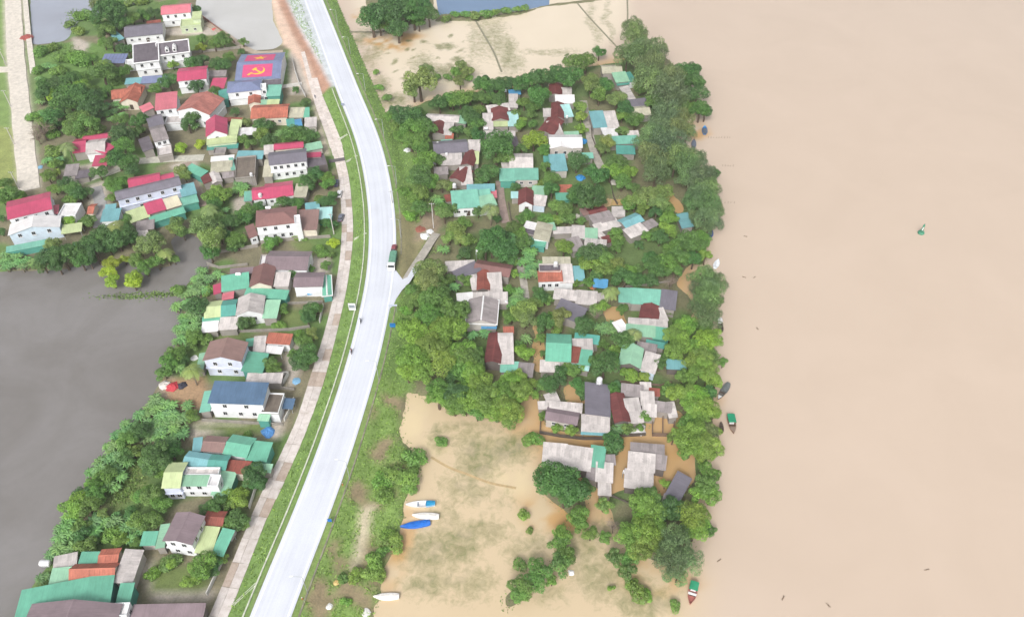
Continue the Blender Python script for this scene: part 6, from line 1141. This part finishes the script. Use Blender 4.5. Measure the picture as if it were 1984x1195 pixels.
a, l = facing(774, 1157, 724, 1158); boat(749, 1157, a, l, 1.8, (246, 244, 240), 'lone white covered boat at the edge of the flooded field', cover=(0, 10, (244, 240, 234)))
a, l = facing(1414, 804, 1423, 842); boat(1417, 822, a, max(l, 5.5), 2.3, (150, 120, 100), 'wooden boat with green canopy moored by riverside trees', canopy=(-2.4, .6, (40, 150, 110), 1.7), deck=(7, 10, (150, 130, 116)))
a, l = facing(1344, 1127, 1335, 1170); boat(1341, 1150, a, max(l, 5.5), 2.2, (190, 120, 110), 'boat with green canopy and pinkish bow near the bottom edge', canopy=(-2.5, -.2, (60, 160, 120), 1.6), deck=(5, 6, (240, 240, 240)))
a, l = facing(1410, 746, 1390, 776); boat(1401, 760, a, max(l, 5.5), 2.0, (120, 116, 112), 'grey open boat with white bow nosed into the bank', deck=(8, 10, (235, 235, 235)), cover=(0, 5, (110, 116, 116)))
boat(1397, 829, 85, 3.6, 1.2, (104, 92, 84), 'tiny dark rowing boat beside the green canopied boat')
boat(1365, 254, 80, 6.0, 2.2, (60, 130, 190), 'blue boat with grey cover, outermost of the two upper boats', cover=(0, 6, (100, 110, 124)), deck=(8, 10, (80, 160, 220)))
boat(1344, 280, 80, 5.6, 1.9, (100, 108, 124), 'dark grey boat close to the bank in the upper bend', cover=(0, 8, (112, 120, 136)))
boat(1333, 306, 20, 4.0, 1.5, (232, 236, 240), 'small white boat half hidden by bamboo', cover=(1, 9, (230, 236, 240)))
boat(1388, 513, 65, 4.6, 1.9, (240, 244, 248), 'white motorboat lying beside the tall riverside bush', cover=(2, 10, (240, 244, 250)), cat='motorboat')
boat(1377, 454, 75, 4.0, 1.7, (60, 90, 150), 'small dark blue boat under overhanging branches', cover=(0, 8, (62, 92, 150)))
boat(1395, 632, 88, 5.4, 1.6, (110, 100, 94), 'narrow dark boat with a white awning at its far end', canopy=(.4, 2.2, (240, 240, 240), 1.5))
boat(600, 568, facing(624, 560, 575, 574)[0], 8.6, 2.6, (236, 240, 242), 'white and blue boat stored on land beside grey brown roof', cover=(0, 6, (40, 160, 220)), z=1.3, deck=(7, 10, (242, 244, 246)))

# ------------------------------------------------------------------ river buoy
p = G(1784, 452); root = empty('channel_buoy', (p.x, p.y, 0)); tag(root, 'green channel buoy with lattice tower on the open river', 'buoy')
GB = plain('buoy_green', rgb(80, 150, 120), .5)
MB().loft([[(r_ * math.cos(t * math.pi / 6), r_ * math.sin(t * math.pi / 6), z) for t in range(12)] for r_, z in ((.6, -.3), (1.1, -.1), (1.2, .35), (1.0, .7), (.5, .8))]).build('float', GB, root)
mb = MB()
for k in range(4):
    a = k * math.pi / 2 + .6; mb.tube((.55 * math.cos(a), .55 * math.sin(a), .7), (.18 * math.cos(a), .18 * math.sin(a), 3.2), .07, n=6)
    a2 = a + math.pi / 2
    for z, rr in ((1.5, .43), (2.3, .31)): mb.tube((rr * math.cos(a), rr * math.sin(a), z), (rr * math.cos(a2), rr * math.sin(a2), z), .05, n=5)
mb.build('lattice_tower', GB, root); MB().tube((0, 0, 3.2), (0, 0, 4.3), .42, .05, 10).build('topmark', GB, root); MB().tube((0, 0, 1.4), (0, 0, 2.6), .32, .25, 8).build('radar_reflector', WHITE, root)

# ------------------------------------------------------------------ road vehicles
def wheel(root, x, y, z, r_, w_=.25):
    o = MB().tube((0, -w_ / 2, 0), (0, w_ / 2, 0), r_, n=14).build('wheel', BLACK, root, (x, y, z)); MB().tube((0, -w_ / 2 - .01, 0), (0, w_ / 2 + .01, 0), r_ * .55, n=10).build('rim', STEEL, o)
def car(px, py, ang, col, label, z, L_=4.3, Wd=1.75):
    p = G(px, py, z); root = empty('parked_car', (p.x, p.y, z), R(ang)); tag(root, label, 'car', 'cars near the highway'); cm = plain('car_paint_%d_%d_%d' % col, rgb(*col), .3, var=.04)
    h_, w_ = L_ / 2, Wd / 2
    def ring(x, wd, z0, z1): return [(x, -wd, z0), (x, wd, z0), (x, wd, z1 - .12), (x, wd * .88, z1), (x, -wd * .88, z1), (x, -wd, z1 - .12)]
    MB().loft([ring(-h_, w_ * .85, .35, .85), ring(-h_ + .3, w_ * .97, .25, .95), ring(-.2, w_, .25, .98), ring(h_ * .45, w_, .25, .95), ring(h_ - .35, w_ * .95, .25, .82), ring(h_, w_ * .78, .35, .65)]).build('body', cm, root)
    g = lambda x, wd, z1: [(x, -wd, .92), (x, wd, .92), (x, wd * .9, z1), (x, -wd * .9, z1)]
    MB().loft([g(-h_ * .82, w_ * .8, .96), g(-h_ * .55, w_ * .86, 1.42), g(h_ * .12, w_ * .86, 1.44), g(h_ * .5, w_ * .84, .96)]).build('glass_cabin', GLASS, root)
    MB().box(-h_ * .22, 0, 1.46, h_ * .72, Wd * .76, .05).build('roof_panel', cm, root)
    for sx in (-.62, .62):
        for sy in (-1, 1): wheel(root, sx * h_, sy * (w_ - .1), .33, .33, .22)
    for sy in (-1, 1): MB().box(h_ - .06, sy * w_ * .6, .62, .1, .35, .14).build('headlight', WHITE, root); MB().box(-h_ + .02, sy * w_ * .65, .75, .08, .3, .14).build('tail_light', plain('tail_red', rgb(190, 30, 30), .4), root)
    return root
car(658, 378, 92, (240, 240, 242), 'white car parked on the service road near the crimson bungalow', SRZ)
car(661, 424, 86, (120, 124, 140), 'grey car parked on the service road beside pale cyan roof', SRZ)
car(652, 357, 95, (70, 84, 110), 'dark blue car half under trees by the service road', SRZ)
car(763.5, 484, 88, (150, 84, 92), 'dull red car right behind the green truck', HWZ)
p = G(761.5, 512, HWZ); root = empty('cargo_truck', (p.x, p.y, HWZ), R(-91)); tag(root, 'cargo truck with green covered bed and white cab on the highway', 'truck')
MB().box(.2, 0, .75, 7.4, .9, .25).build('chassis', BLACK, root)
MB().loft([[(x, -1.15, z0), (x, 1.15, z0), (x, 1.15, z1 - .1), (x, 1.0, z1), (x, -1.0, z1), (x, -1.15, z1 - .1)] for x, z0, z1 in ((2.1, .8, 2.7), (2.2, .7, 2.85), (3.4, .6, 2.8), (3.85, .6, 1.9), (3.95, .6, 1.3))]).build('cab', WHITE, root)
MB().add([(3.46, -1.0, 2.68), (3.46, 1.0, 2.68), (3.9, 1.0, 1.9), (3.9, -1.0, 1.9)], [(0, 1, 2, 3)]).build('windscreen', GLASS, root)
for s_ in (-1, 1): MB().box(2.85, s_ * 1.16, 2.05, .9, .03, .7).build('side_window', GLASS, root); MB().box(3.96, s_ * .8, .95, .05, .3, .22).build('headlight', WHITE, root); MB().box(3.55, s_ * 1.35, 2.1, .1, .2, .4).build('mirror', BLACK, root)
MB().box(-.9, 0, 1.45, 5.7, 2.3, 1.1).build('cargo_bed', plain('truck_green', rgb(70, 120, 100), .5), root)
MB().prism([(-1.18, 1.9), (-1.18, 2.5), (-.9, 2.75), (0, 2.85), (.9, 2.75), (1.18, 2.5), (1.18, 1.9)], 'x', -3.75, 1.95).build('tarpaulin', plain('truck_tarp', rgb(108, 160, 136), .6, var=.3, scale=1.2), root)
for x in (-2.7, -1.5, 3.0):
    for s_ in (-1, 1): wheel(root, x, s_ * 1.0, .48, .48, .32)
def person_mesh(pose):
    """continuous body grown from a joint skeleton with the Skin modifier"""
    if pose == 'ride': J = [(0, 0, .95), (.08, 0, 1.25), (.14, 0, 1.5), (.17, 0, 1.62), (.18, 0, 1.76), (.1, .2, 1.45), (.28, .27, 1.2), (.5, .24, 1.1), (.1, -.2, 1.45), (.28, -.27, 1.2), (.5, -.24, 1.1), (.02, .1, .9), (.42, .16, .85), (.3, .16, .42), (.42, .16, .36), (.02, -.1, .9), (.42, -.16, .85), (.3, -.16, .42), (.42, -.16, .36)]
    else: J = [(0, 0, .95), (0, 0, 1.2), (0, 0, 1.43), (.01, 0, 1.54), (.02, 0, 1.68), (0, .2, 1.4), (-.02, .26, 1.12), (.08, .27, .86), (0, -.2, 1.4), (.0, -.26, 1.12), (.1, -.27, .86), (0, .1, .9), (.08, .11, .5), (.02, .11, .08), (.16, .11, .04), (0, -.1, .9), (-.06, -.11, .5), (-.14, -.11, .1), (0, -.11, .04)]
    E_ = [(0, 1), (1, 2), (2, 3), (3, 4), (2, 5), (5, 6), (6, 7), (2, 8), (8, 9), (9, 10), (0, 11), (11, 12), (12, 13), (13, 14), (0, 15), (15, 16), (16, 17), (17, 18)]
    rad = [.15, .14, .15, .06, .105, .075, .055, .04, .075, .055, .04, .095, .07, .05, .045, .095, .07, .05, .045]
    me = bpy.data.meshes.new('body'); me.from_pydata(J, E_, []); o = bpy.data.objects.new('tmp', me); COL.objects.link(o)
    md = o.modifiers.new('s', 'SKIN'); sv = me.skin_vertices[0].data
    for i, r_ in enumerate(rad): sv[i].radius = (r_, r_)
    sv[0].use_root = True; sb = o.modifiers.new('d', 'SUBSURF'); sb.levels = 1; sb.render_levels = 1
    dg = bpy.context.evaluated_depsgraph_get(); m2 = bpy.data.meshes.new_from_object(o.evaluated_get(dg)); bpy.data.objects.remove(o); m2.name = 'body'
    m2.materials.clear(); return m2
RIDE, STAND = person_mesh('ride'), person_mesh('stand')
HAIR = plain('dark_hair', rgb(40, 36, 36), .6)
def person(loc, rz, me, col, label, lean=None):
    root = empty('person', loc, rz); tag(root, label, 'person'); m2 = me.copy(); m2.materials.append(plain('cloth_%d_%d_%d' % col, rgb(*col), .8)); put('body', m2, None, root, smooth=True)
    hx, hz = (.175, 1.8) if me is RIDE else (.01, 1.74); r_ = MB(); r_.loft([[(hx - .01 + a * .115 * math.cos(t * math.pi / 4), a * .115 * math.sin(t * math.pi / 4), hz + b_) for t in range(8)] for a, b_ in ((1, -.05), (1, .02), (.8, .08), (.3, .11))]); r_.build('hair' if me is STAND else 'helmet', HAIR, root)
def motorbike(px, py, ang, col, label, plabel, pcol):
    p = G(px, py, HWZ); root = empty('motorbike', (p.x, p.y, HWZ), R(ang)); tag(root, label, 'motorbike', 'motorbikes on the highway'); pm = plain('bike_%d_%d_%d' % col, rgb(*col), .35)
    for x in (-.62, .62): wheel(root, x, 0, .29, .29, .1)
    MB().loft([[(x, -w_, z0), (x, w_, z0), (x, w_ * .7, z1), (x, -w_ * .7, z1)] for x, w_, z0, z1 in ((-.8, .08, .6, .75), (-.3, .16, .4, .8), (.2, .12, .35, .6), (.5, .14, .5, .95), (.62, .1, .6, 1.0))]).build('frame_body', pm, root)
    MB().box(-.3, 0, .83, .75, .26, .1).build('saddle', BLACK, root); MB().tube((.5, -.32, 1.05), (.5, .32, 1.05), .03, n=6).build('handlebar', STEEL, root); MB().tube((.62, 0, .3), (.48, 0, 1.05), .04, n=6).build('fork', STEEL, root)
    person((p.x, p.y, HWZ - .02), R(ang), RIDE, pcol, plabel)
motorbike(699, 624, 95, (60, 60, 70), 'dark motorbike on the left lane below the junction', 'person in grey riding the upper motorbike on the left lane', (120, 120, 130))
motorbike(681, 683, 95, (120, 50, 50), 'maroon motorbike on the left lane further from the junction', 'person in dark red riding the lower motorbike', (130, 80, 80))
p = G(611, 191, SRZ); person((p.x, p.y, SRZ), R(-80), STAND, (90, 92, 104), 'person in dark clothes standing on the pink dirt track')

# ------------------------------------------------------------------ lamp posts, poles, signs
def lamp(bx, by, z, label, h_=8.5, arm=2.0):
    p = G(bx, by, z); root = empty('street_lamp', (p.x, p.y, z - .3)); tag(root, label, 'street lamp', 'street lamps along the highway')
    i = min(range(len(HC)), key=lambda i: (HC[i] - p).length); t = HC[i] - p; t.z = 0; t.normalize(); a = t * arm
    MB().tube((0, 0, 0), (0, 0, h_), .11, .07).build('pole', STEEL, root); MB().tube((0, 0, h_), (a.x, a.y, h_ + .5), .05, .04).build('arm', STEEL, root)
    MB().box(a.x * 1.15, a.y * 1.15, h_ + .52, .9, .3, .14, math.atan2(a.y, a.x)).build('lamp_head', WHITE, root); MB().box(0, 0, .2, .5, .5, .4).build('footing', CONC, root)
for bx, by, l_ in [(655, 52, 'street lamp by the drowned wood at the top of the highway'), (679, 105, 'second street lamp from the top on the right of the highway'), (708, 177, 'street lamp right of the highway opposite the red soil end'), (744, 266, 'street lamp right of the highway in the upper bend'),
                   (769, 358, 'street lamp right of the highway opposite the dark asphalt band'), (777, 462, 'street lamp right of the highway just above the truck'), (734, 736, 'street lamp right of the highway below the wood edge'), (678, 929, 'street lamp right of the highway level with the beached boats'), (597, 1150, 'lowest street lamp on the right of the highway')]: lamp(bx, by, 1.9, l_)
def pole(bx, by, z, h_, label, cross=True):
    p = G(bx, by, z); root = empty('utility_pole', (p.x, p.y, z - .2)); tag(root, label, 'utility pole', 'concrete utility poles'); MB().tube((0, 0, 0), (0, 0, h_), .2, .13).build('pole', CONC, root)
    if cross: MB().box(0, 0, h_ - .4, 1.8, .12, .14).build('crossarm', STEEL, root)
    for s_ in (-.8, 0, .8): MB().tube((s_, 0, h_ - .33), (s_, 0, h_ - .05), .06, .05).build('insulator', WHITE, root)
for a in [(12, 126, .9, 8, 'utility pole on the grass left of the farm lane, topmost'), (21, 207, .9, 8, 'utility pole left of the farm lane in the middle'), (28, 280, .9, 8, 'utility pole left of the farm lane near the pale field'), (37, 366, .9, 8, 'utility pole at the lower end of the farm lane'),
          (840, 441, .8, 11, 'tall concrete pole standing beside the village lane'), (647, 453, 1.0, 9, 'utility pole by the service road below pale cyan roof'), (760, 395, 1.9, 6, 'thin pole on the verge beside the upper bend')]: pole(*a)
def sign(bx, by, z, w_, h_, ph, col, label, nm='road_sign', stripes=None):
    p = G(bx, by, z); root = empty(nm, (p.x, p.y, z - .2)); tag(root, label, 'sign')
    for s_ in (-.35, .35): MB().tube((s_ * w_, 0, 0), (s_ * w_, 0, ph), .05).build('post', STEEL, root)
    b_ = MB().box(0, -.06, ph - h_ / 2, w_, .06, h_).build('board', plain('sign_%d_%d_%d' % col, rgb(*col), .5, var=.1), root)
    if stripes:
        for k, (cc, f0, f1) in enumerate(stripes): MB().box(0, -.1, ph - h_ / 2 + h_ * ((f0 + f1) / 2 - .5), w_ * .8, .02, h_ * (f1 - f0)).build('printed_band', plain('sign_%d_%d_%d' % cc, rgb(*cc), .5), b_)
    return root
sign(762, 640, 1.6, 1.7, 1.7, 3.4, (40, 130, 200), 'square blue board standing on the right verge below the junction', 'information_board', [((30, 100, 170), .55, .8)])
sign(763, 607, 1.9, 2.8, .8, 4.2, (214, 220, 230), 'wide pale sign board on posts at the junction corner', 'road_sign', [((120, 140, 180), .3, .6)])
sign(684, 605, 1.4, 2.2, 3.0, 4.2, (236, 238, 240), 'tall white notice board with grey picture left of the highway', 'notice_board', [((150, 158, 170), .35, .75)])
sign(640, 1012, 2.0, 1.0, 1.2, 2.0, (40, 120, 210), 'small blue sign on the ditch kerb level with beached boats', 'road_sign')
sign(665, 209, 1.6, 1.4, 1.0, 2.4, (150, 160, 180), 'small grey sign left of the highway below the gravel shoulder', 'road_sign')
for x, y, l_ in [(664, 939, 'orange marker post by the ditch kerb above the blue sign'), (586, 1160, 'orange marker post by the ditch kerb near the bottom edge')]:
    p = G(x, y, HWZ); root = empty('marker_post', (p.x, p.y, HWZ - .2)); tag(root, l_, 'marker'); MB().tube((0, 0, 0), (0, 0, 1.0), .1).build('post', plain('orange_paint', rgb(226, 110, 50), .5), root); MB().tube((0, 0, 1.0), (0, 0, 1.15), .12, .03).build('cap', WHITE, root)
# ------------------------------------------------------------------ water tanks and small belongings
def tank(reg, x, y, z, label, vert=False, s_=1.0, col=(240, 240, 242)):
    p = G(*RP(reg, x, y), z); root = empty('water_tank', (p.x, p.y, z - .9)); tag(root, label, 'water tank', 'water tanks'); tm = plain('tank_%d' % col[0], rgb(*col), .35, .2, .08); n_ = 12
    if vert: rg = [[(r_ * .7 * s_ * math.cos(t * 2 * math.pi / n_), r_ * .7 * s_ * math.sin(t * 2 * math.pi / n_), .5 + z_ * s_) for t in range(n_)] for r_, z_ in ((.95, 0), (1, .15), (1, 1.4), (.8, 1.6), (.25, 1.7))]
    else: rg = [[(x_ * s_, r_ * .62 * s_ * math.cos(t * 2 * math.pi / n_), 1.1 + r_ * .62 * s_ * math.sin(t * 2 * math.pi / n_)) for t in range(n_)] for r_, x_ in ((.3, -1.05), (.85, -.95), (1, -.8), (1, .8), (.85, .95), (.3, 1.05))]
    MB().loft(rg).build('tank', tm, root, smooth=False); mb = MB()
    for sx in (-1, 1):
        for sy in (-1, 1): mb.tube((sx * .6 * s_, sy * .4 * s_, -max(0, z - 1.2)), (sx * .5 * s_, sy * .35 * s_, .75), .05, n=5)
    mb.box(0, 0, .48, 1.5 * s_, 1.1 * s_, .08); mb.build('stand', STEEL, root)
for a in [('L', 820, 515, 4.5, 'white water tank on a tall frame above the ragged pale roof', True), ('N', 1125, 745, 6.0, 'white water tank on a tower behind the slate roof with porch', True, 1.2), ('M', 385, 690, 6.0, 'round white tank on the dark terrace of orange-fronted house', True), ('D', 735, 400, 4.6, 'white tank on the left part of the crimson bungalow roof', True), ('D', 797, 492, 5.5, 'white tank behind the red brown roofed house'),
          ('D', 665, 235, 5.6, 'white tank at the corner of the mossy flat roof', True, .8), ('E', 538, 172, 5.2, 'white tank on the upper edge of the teal shed by the flooded yard', False, .9), ('J', 278, 685, 4.0, 'white tank beside pale roof near the long slate roof', True, .8), ('J', 178, 748, 3.0, 'white round tank in the trees beside the verge', True, .9), ('J', 343, 945, 5.0, 'white tank on a tower behind the broad teal roof', True),
          ('J', 605, 468, 4.0, 'white tank at the left corner of the maroon roof ringed by grey', False, .8), ('J', 765, 155, 4.0, 'white tank left of the narrow grey strip roof', True, .7), ('J', 205, 592, 4.0, 'white tank above the left end of long slate roof', True, .7), ('L', 1040, 900, 3.0, 'white tank right of the grey gable with white ridge', True, .7), ('P', 668, 298, 3.0, 'small white tank beside the stepped grey house', True, .6),
          ('g', 305, 835, 1.2, 'silver tank lying at the pond edge by the farmhouse', False, 1.3), ('J', 1275, 372, 4.0, 'white tank at the right of the maroon column', True, .7), ('K', 315, 545, 3.6, 'white tank between pale roofs beside the lane hedge', True, .6)]: tank(*a)
def heap(reg, x, y, z, r_, col, label, nm, cat, sd=0, flat=.45):
    """a slumped heap: tarpaulin, sacks, rubble"""
    p = G(*RP(reg, x, y), z); rr = random.Random(sd + int(x)); n_ = 11; rg = []
    for k, (a, b_) in enumerate(((1.0, -.15), (1.02, .1), (.8, .62), (.45, .9), (.12, 1.0))): rg.append([(r_ * a * (1 + rr.uniform(-.28, .28)) * math.cos(t * 2 * math.pi / n_), r_ * a * (1 + rr.uniform(-.28, .28)) * math.sin(t * 2 * math.pi / n_), r_ * flat * b_ * (1 + rr.uniform(-.2, .2))) for t in range(n_)])
    o = MB().loft(rg).build(nm, plain('heap_%d_%d_%d' % col, rgb(*col), .7, var=.3, scale=1.5)); o.location = (p.x, p.y, max(HT(p.x, p.y), 0)); tag(o, label, cat)
for a in [('L', 408, 385, .8, 1.7, (240, 240, 240), 'larger white tarpaulin heap beside the village lane', 'tarpaulin_heap', 'heap'), ('L', 452, 350, .8, 1.3, (236, 238, 240), 'smaller white tarpaulin heap beside the tall pole', 'tarpaulin_heap', 'heap'), ('L', 375, 330, .8, 1.8, (160, 100, 84), 'low red brown soil heap behind the white heaps', 'soil_heap', 'heap', 0, .25),
          ('E', 110, 890, .8, 1.8, (206, 70, 80), 'red tarpaulin heap on the bare pond bank', 'tarpaulin_heap', 'heap'), ('E', 65, 880, .8, 1.6, (222, 216, 210), 'pale sheet heap left of the red tarpaulin', 'tarpaulin_heap', 'heap'), ('E', 175, 885, .8, 1.4, (60, 60, 74), 'dark sheet heap right of the red tarpaulin', 'tarpaulin_heap', 'heap'),
          ('F', 920, 165, .8, 1.8, (90, 150, 214), 'blue sheeted heap by the service road near the green barn roof', 'tarpaulin_heap', 'heap'), ('I', 515, 1160, .6, 1.4, (238, 240, 240), 'white bag heap at the wood edge near the verge', 'bag_heap', 'heap'), ('E', 910, 855, .8, 1.3, (140, 190, 226), 'pale blue sheet in the yard behind the terrace', 'tarpaulin_heap', 'heap', 0, .2),
          ('E', 255, 708, .8, 1.1, (244, 244, 244), 'white sheet lying on the bank left of the lavender house', 'tarpaulin_heap', 'heap', 0, .2), ('h', 758, 1128, .7, .8, (240, 240, 236), 'white bag in the weeds near the bottom of the verge', 'litter_bag', 'bag'), ('h', 802, 968, .7, .7, (226, 196, 130), 'yellowish bag in the verge grass', 'litter_bag', 'bag'), ('h', 1000, 1160, .7, 1.1, (232, 230, 224), 'crumpled white sheet at the flood edge near the lone boat', 'litter_sheet', 'sheet', 0, .2),
          ('P', 340, 920, .1, .8, (250, 250, 250), 'round white float on the drowned field', 'float', 'float'), ('B', 380, 225, .8, 1.5, (214, 90, 90), 'red and pale heap at the yard end by the pond dyke', 'tarpaulin_heap', 'heap'), ('B', 365, 212, .8, 1.1, (80, 110, 190), 'blue heap at the yard end by the pond dyke', 'tarpaulin_heap', 'heap'), ('A', 195, 290, .9, 3.2, (176, 92, 84), 'red brown brick heap beside the farm lane', 'brick_heap', 'heap', 0, .25),
          ('C', 305, 175, .8, 1.3, (140, 190, 220), 'light blue sheet beside the farm lane end', 'tarpaulin_heap', 'heap', 0, .2), ('N', 1400, 1085, .2, 2.4, (244, 240, 240), 'white sheet on the drowned yard wall by long maroon roof', 'tarpaulin_heap', 'heap', 0, .3), ('J', 1035, 1115, .4, 2.0, (120, 160, 220), 'blue tarpaulin beside the little white gabled house', 'tarpaulin_heap', 'heap', 0, .25), ('K', 435, 735, .4, 1.8, (60, 150, 214), 'blue tarpaulin at the right corner of the white gable house', 'tarpaulin_heap', 'heap', 0, .5), ('K', 415, 1015, .4, 1.8, (60, 150, 214), 'blue tarpaulin below the teal roof with skylight', 'tarpaulin_heap', 'heap', 0, .4),
          ('M', 550, 320, .4, 1.3, (226, 220, 210), 'pale sack heap in the garden above the patchwork roofs', 'bag_heap', 'heap'), ('M', 670, 868, .4, 1.0, (206, 130, 90), 'orange heap beside the blue tarpaulin hut', 'tarpaulin_heap', 'heap'), ('M', 835, 60, .1, 1.8, (214, 208, 200), 'pale grey sheet at the flooded path below the lane', 'tarpaulin_heap', 'heap', 0, .3)]: heap(*a)
# boundary walls
WW = plain('boundary_wall_white', rgb(224, 222, 218), .85, var=.25); WG = plain('boundary_wall_grey', rgb(164, 158, 150), .9, var=.3); WD_ = plain('dark_fence', rgb(104, 96, 88), .9, var=.3)
for pts, h_, m_, l_, c_ in [([(430, 1092), (402, 1152)], 1.3, WW, 'white garden wall along the service road below the purple brown house', 'wall'), ([(458, 1032), (449, 1048)], 1.4, WW, 'short white gate wall beside the green canopy', 'wall'), ([(497, 945), (484, 985)], 1.4, WW, 'white wall by the service road near the maroon tiled wing', 'wall'),
        ([(627, 594), (620, 625)], 1.4, WW, 'white wall by the service road below the stored boat', 'wall'), ([(427, 490), (500, 478), (505, 472), (560, 466), (640, 460)], 1.2, WG, 'long grey garden wall below the red brown roofed house', 'wall'), ([(402, 512), (425, 520), (480, 514)], 1.0, WG, 'low grey wall round the flooded yard', 'wall'),
        ([(567, 118), (572, 140), (582, 170), (592, 188)], 1.4, WW, 'white wall between the flag roof yard and dirt track', 'wall'), ([(542, 172), (585, 165)], 1.4, WW, 'white yard wall below the flag roof', 'wall'), ([(370, 104), (430, 98), (465, 94)], 1.2, WG, 'grey garden wall right of the mansion', 'wall'), ([(390, 32), (425, 58), (455, 84)], 1.0, plain('red_brick_wall', rgb(150, 110, 100), .9), 'brown brick wall along the pond dyke', 'wall'),
        ([(548, 745), (560, 725), (480, 728)], 1.3, WW, 'white wall behind the blue-roofed house yard', 'wall'), ([(570, 775), (560, 800), (552, 815)], 1.3, WW, 'white wall at the road side of the walled terrace', 'wall'), ([(392, 815), (510, 822), (548, 824)], 1.0, WG, 'grey wall below the blue-roofed house', 'wall'), ([(545, 590), (625, 586)], .9, WG, 'low grey wall of the garden below the stored boat', 'wall'),
        ([(425, 645), (560, 640), (600, 634)], 1.0, WG, 'grey wall between the lime roof house and lower garden', 'wall'), ([(495, 748), (570, 755)], .9, WG, 'grey wall above the walled terrace yard', 'wall'),
        ([(1048, 800), (1046, 838), (1085, 845), (1130, 850), (1190, 850)], .8, WD_, 'dark low wall of the drowned yard below the purple grey roof', 'wall'), ([(1195, 845), (1250, 842)], .8, WD_, 'dark low wall below the banana plants by the long maroon roof', 'wall'), ([(1264, 797), (1264, 843), (1305, 844), (1307, 800)], 1.0, plain('pen_brick', rgb(140, 118, 102), .9, var=.3), 'brick walled drowned pen right of the pale grey roofs', 'pen'), ([(1284, 800), (1284, 843)], .8, plain('pen_brick', rgb(140, 118, 102), .9), 'cross wall inside the drowned pen', 'wall'),
        ([(1178, 958), (1215, 974), (1230, 976)], .7, WD_, 'dark fence standing in flood water below the stepped grey house', 'fence'), ([(1190, 890), (1186, 930), (1178, 958)], .7, WD_, 'dark wall along the flood between the two grey flooded houses', 'wall'), ([(1205, 558), (1260, 553), (1300, 546)], .9, WG, 'low wall above the long teal roof with slate end', 'wall'), ([(1145, 250), (1147, 268), (1160, 300)], 1.0, WD_, 'dark fence along the lane beside the blue teal pair', 'fence'),
        ([(1181, 350), (1190, 385), (1196, 395)], .6, WD_, 'dark kerb wall of the flooded path', 'wall'), ([(985, 395), (990, 425), (1000, 440)], .9, WD_, 'dark fence right of the brick lane', 'fence'), ([(1195, 740), (1280, 748), (1300, 742)], .8, plain('pen_brick', rgb(140, 118, 102), .9), 'brown low wall below the green grey gable', 'wall')]:
    wall('boundary_wall' if c_ == 'wall' else c_.replace(' ', '_'), pts, h_, .22, m_, l_, c_, z=.35 if pts[0][0] > 780 else .8)
# fishing stakes and drifting debris on the river
for k, (x0, y0, x1, y1, n_, l_) in enumerate([(1372, 268, 1414, 268, 9, 'row of fishing stakes off the bank by the two upper boats'), (1392, 394, 1422, 394, 6, 'short row of stakes off the bank beside riverside bamboo'), (1400, 322, 1420, 323, 5, 'short row of stakes below the upper boats')]):
    a, b_ = G(x0, y0), G(x1, y1); root = empty('stake_row', a); tag(root, l_, 'stakes')
    for i in range(n_):
        q = (b_ - a) * (i / (n_ - 1)); MB().tube((q.x, q.y + random.uniform(-.3, .3), -1), (q.x + random.uniform(-.1, .1), q.y, random.uniform(.5, 1.0)), .06, .04, 5).build('stake', DARKW, root)
for k, (x, y, l_) in enumerate([(1795, 1103, 'dark drifting debris in the lower right river'), (1517, 1158, 'dark drifting stick near the bottom of the river'), (1605, 1172, 'small drifting clump in the lower river'), (1442, 537, 'drifting debris left of a pair off the white motorboat'), (1462, 537, 'drifting debris right of a pair off the white motorboat'), (1467, 636, 'drifting speck off the boat with awning'), (1444, 458, 'drifting twig off the blue boat'), (1393, 1085, 'drifting twig off the lower bank')]):
    p = G(x, y); r_ = random.Random(k); mb = MB()
    for i in range(4): a = r_.uniform(-.5, .5) + k; mb.tube((-.6 * math.cos(a), -.6 * math.sin(a), 0), (.7 * math.cos(a), .7 * math.sin(a), r_.uniform(.02, .2)), .05, .03, 5)
    mb.box(0, 0, .02, .4, .25, .1, r_.random()); o = mb.build('drifting_debris', plain('wet_driftwood', rgb(132, 114, 96), .8)); o.location = (p.x, p.y, 0); tag(o, l_, 'debris')

# ------------------------------------------------------------------ humid air over the whole place
m = bpy.data.materials.new('humid_air'); m.use_nodes = True; n = m.node_tree; n.nodes.clear()
pv = n.nodes.new('ShaderNodeVolumePrincipled'); pv.inputs['Color'].default_value = (.93, .95, 1, 1); pv.inputs['Density'].default_value = .00016; pv.inputs['Anisotropy'].default_value = .2
ou = n.nodes.new('ShaderNodeOutputMaterial'); n.links.new(pv.outputs[0], ou.inputs['Volume'])
o = MB().box(0, 0, 93.5, 9000, 9000, 197).build('haze', m); tag(o, 'thin pale haze over the flooded village', 'haze', kind='stuff')
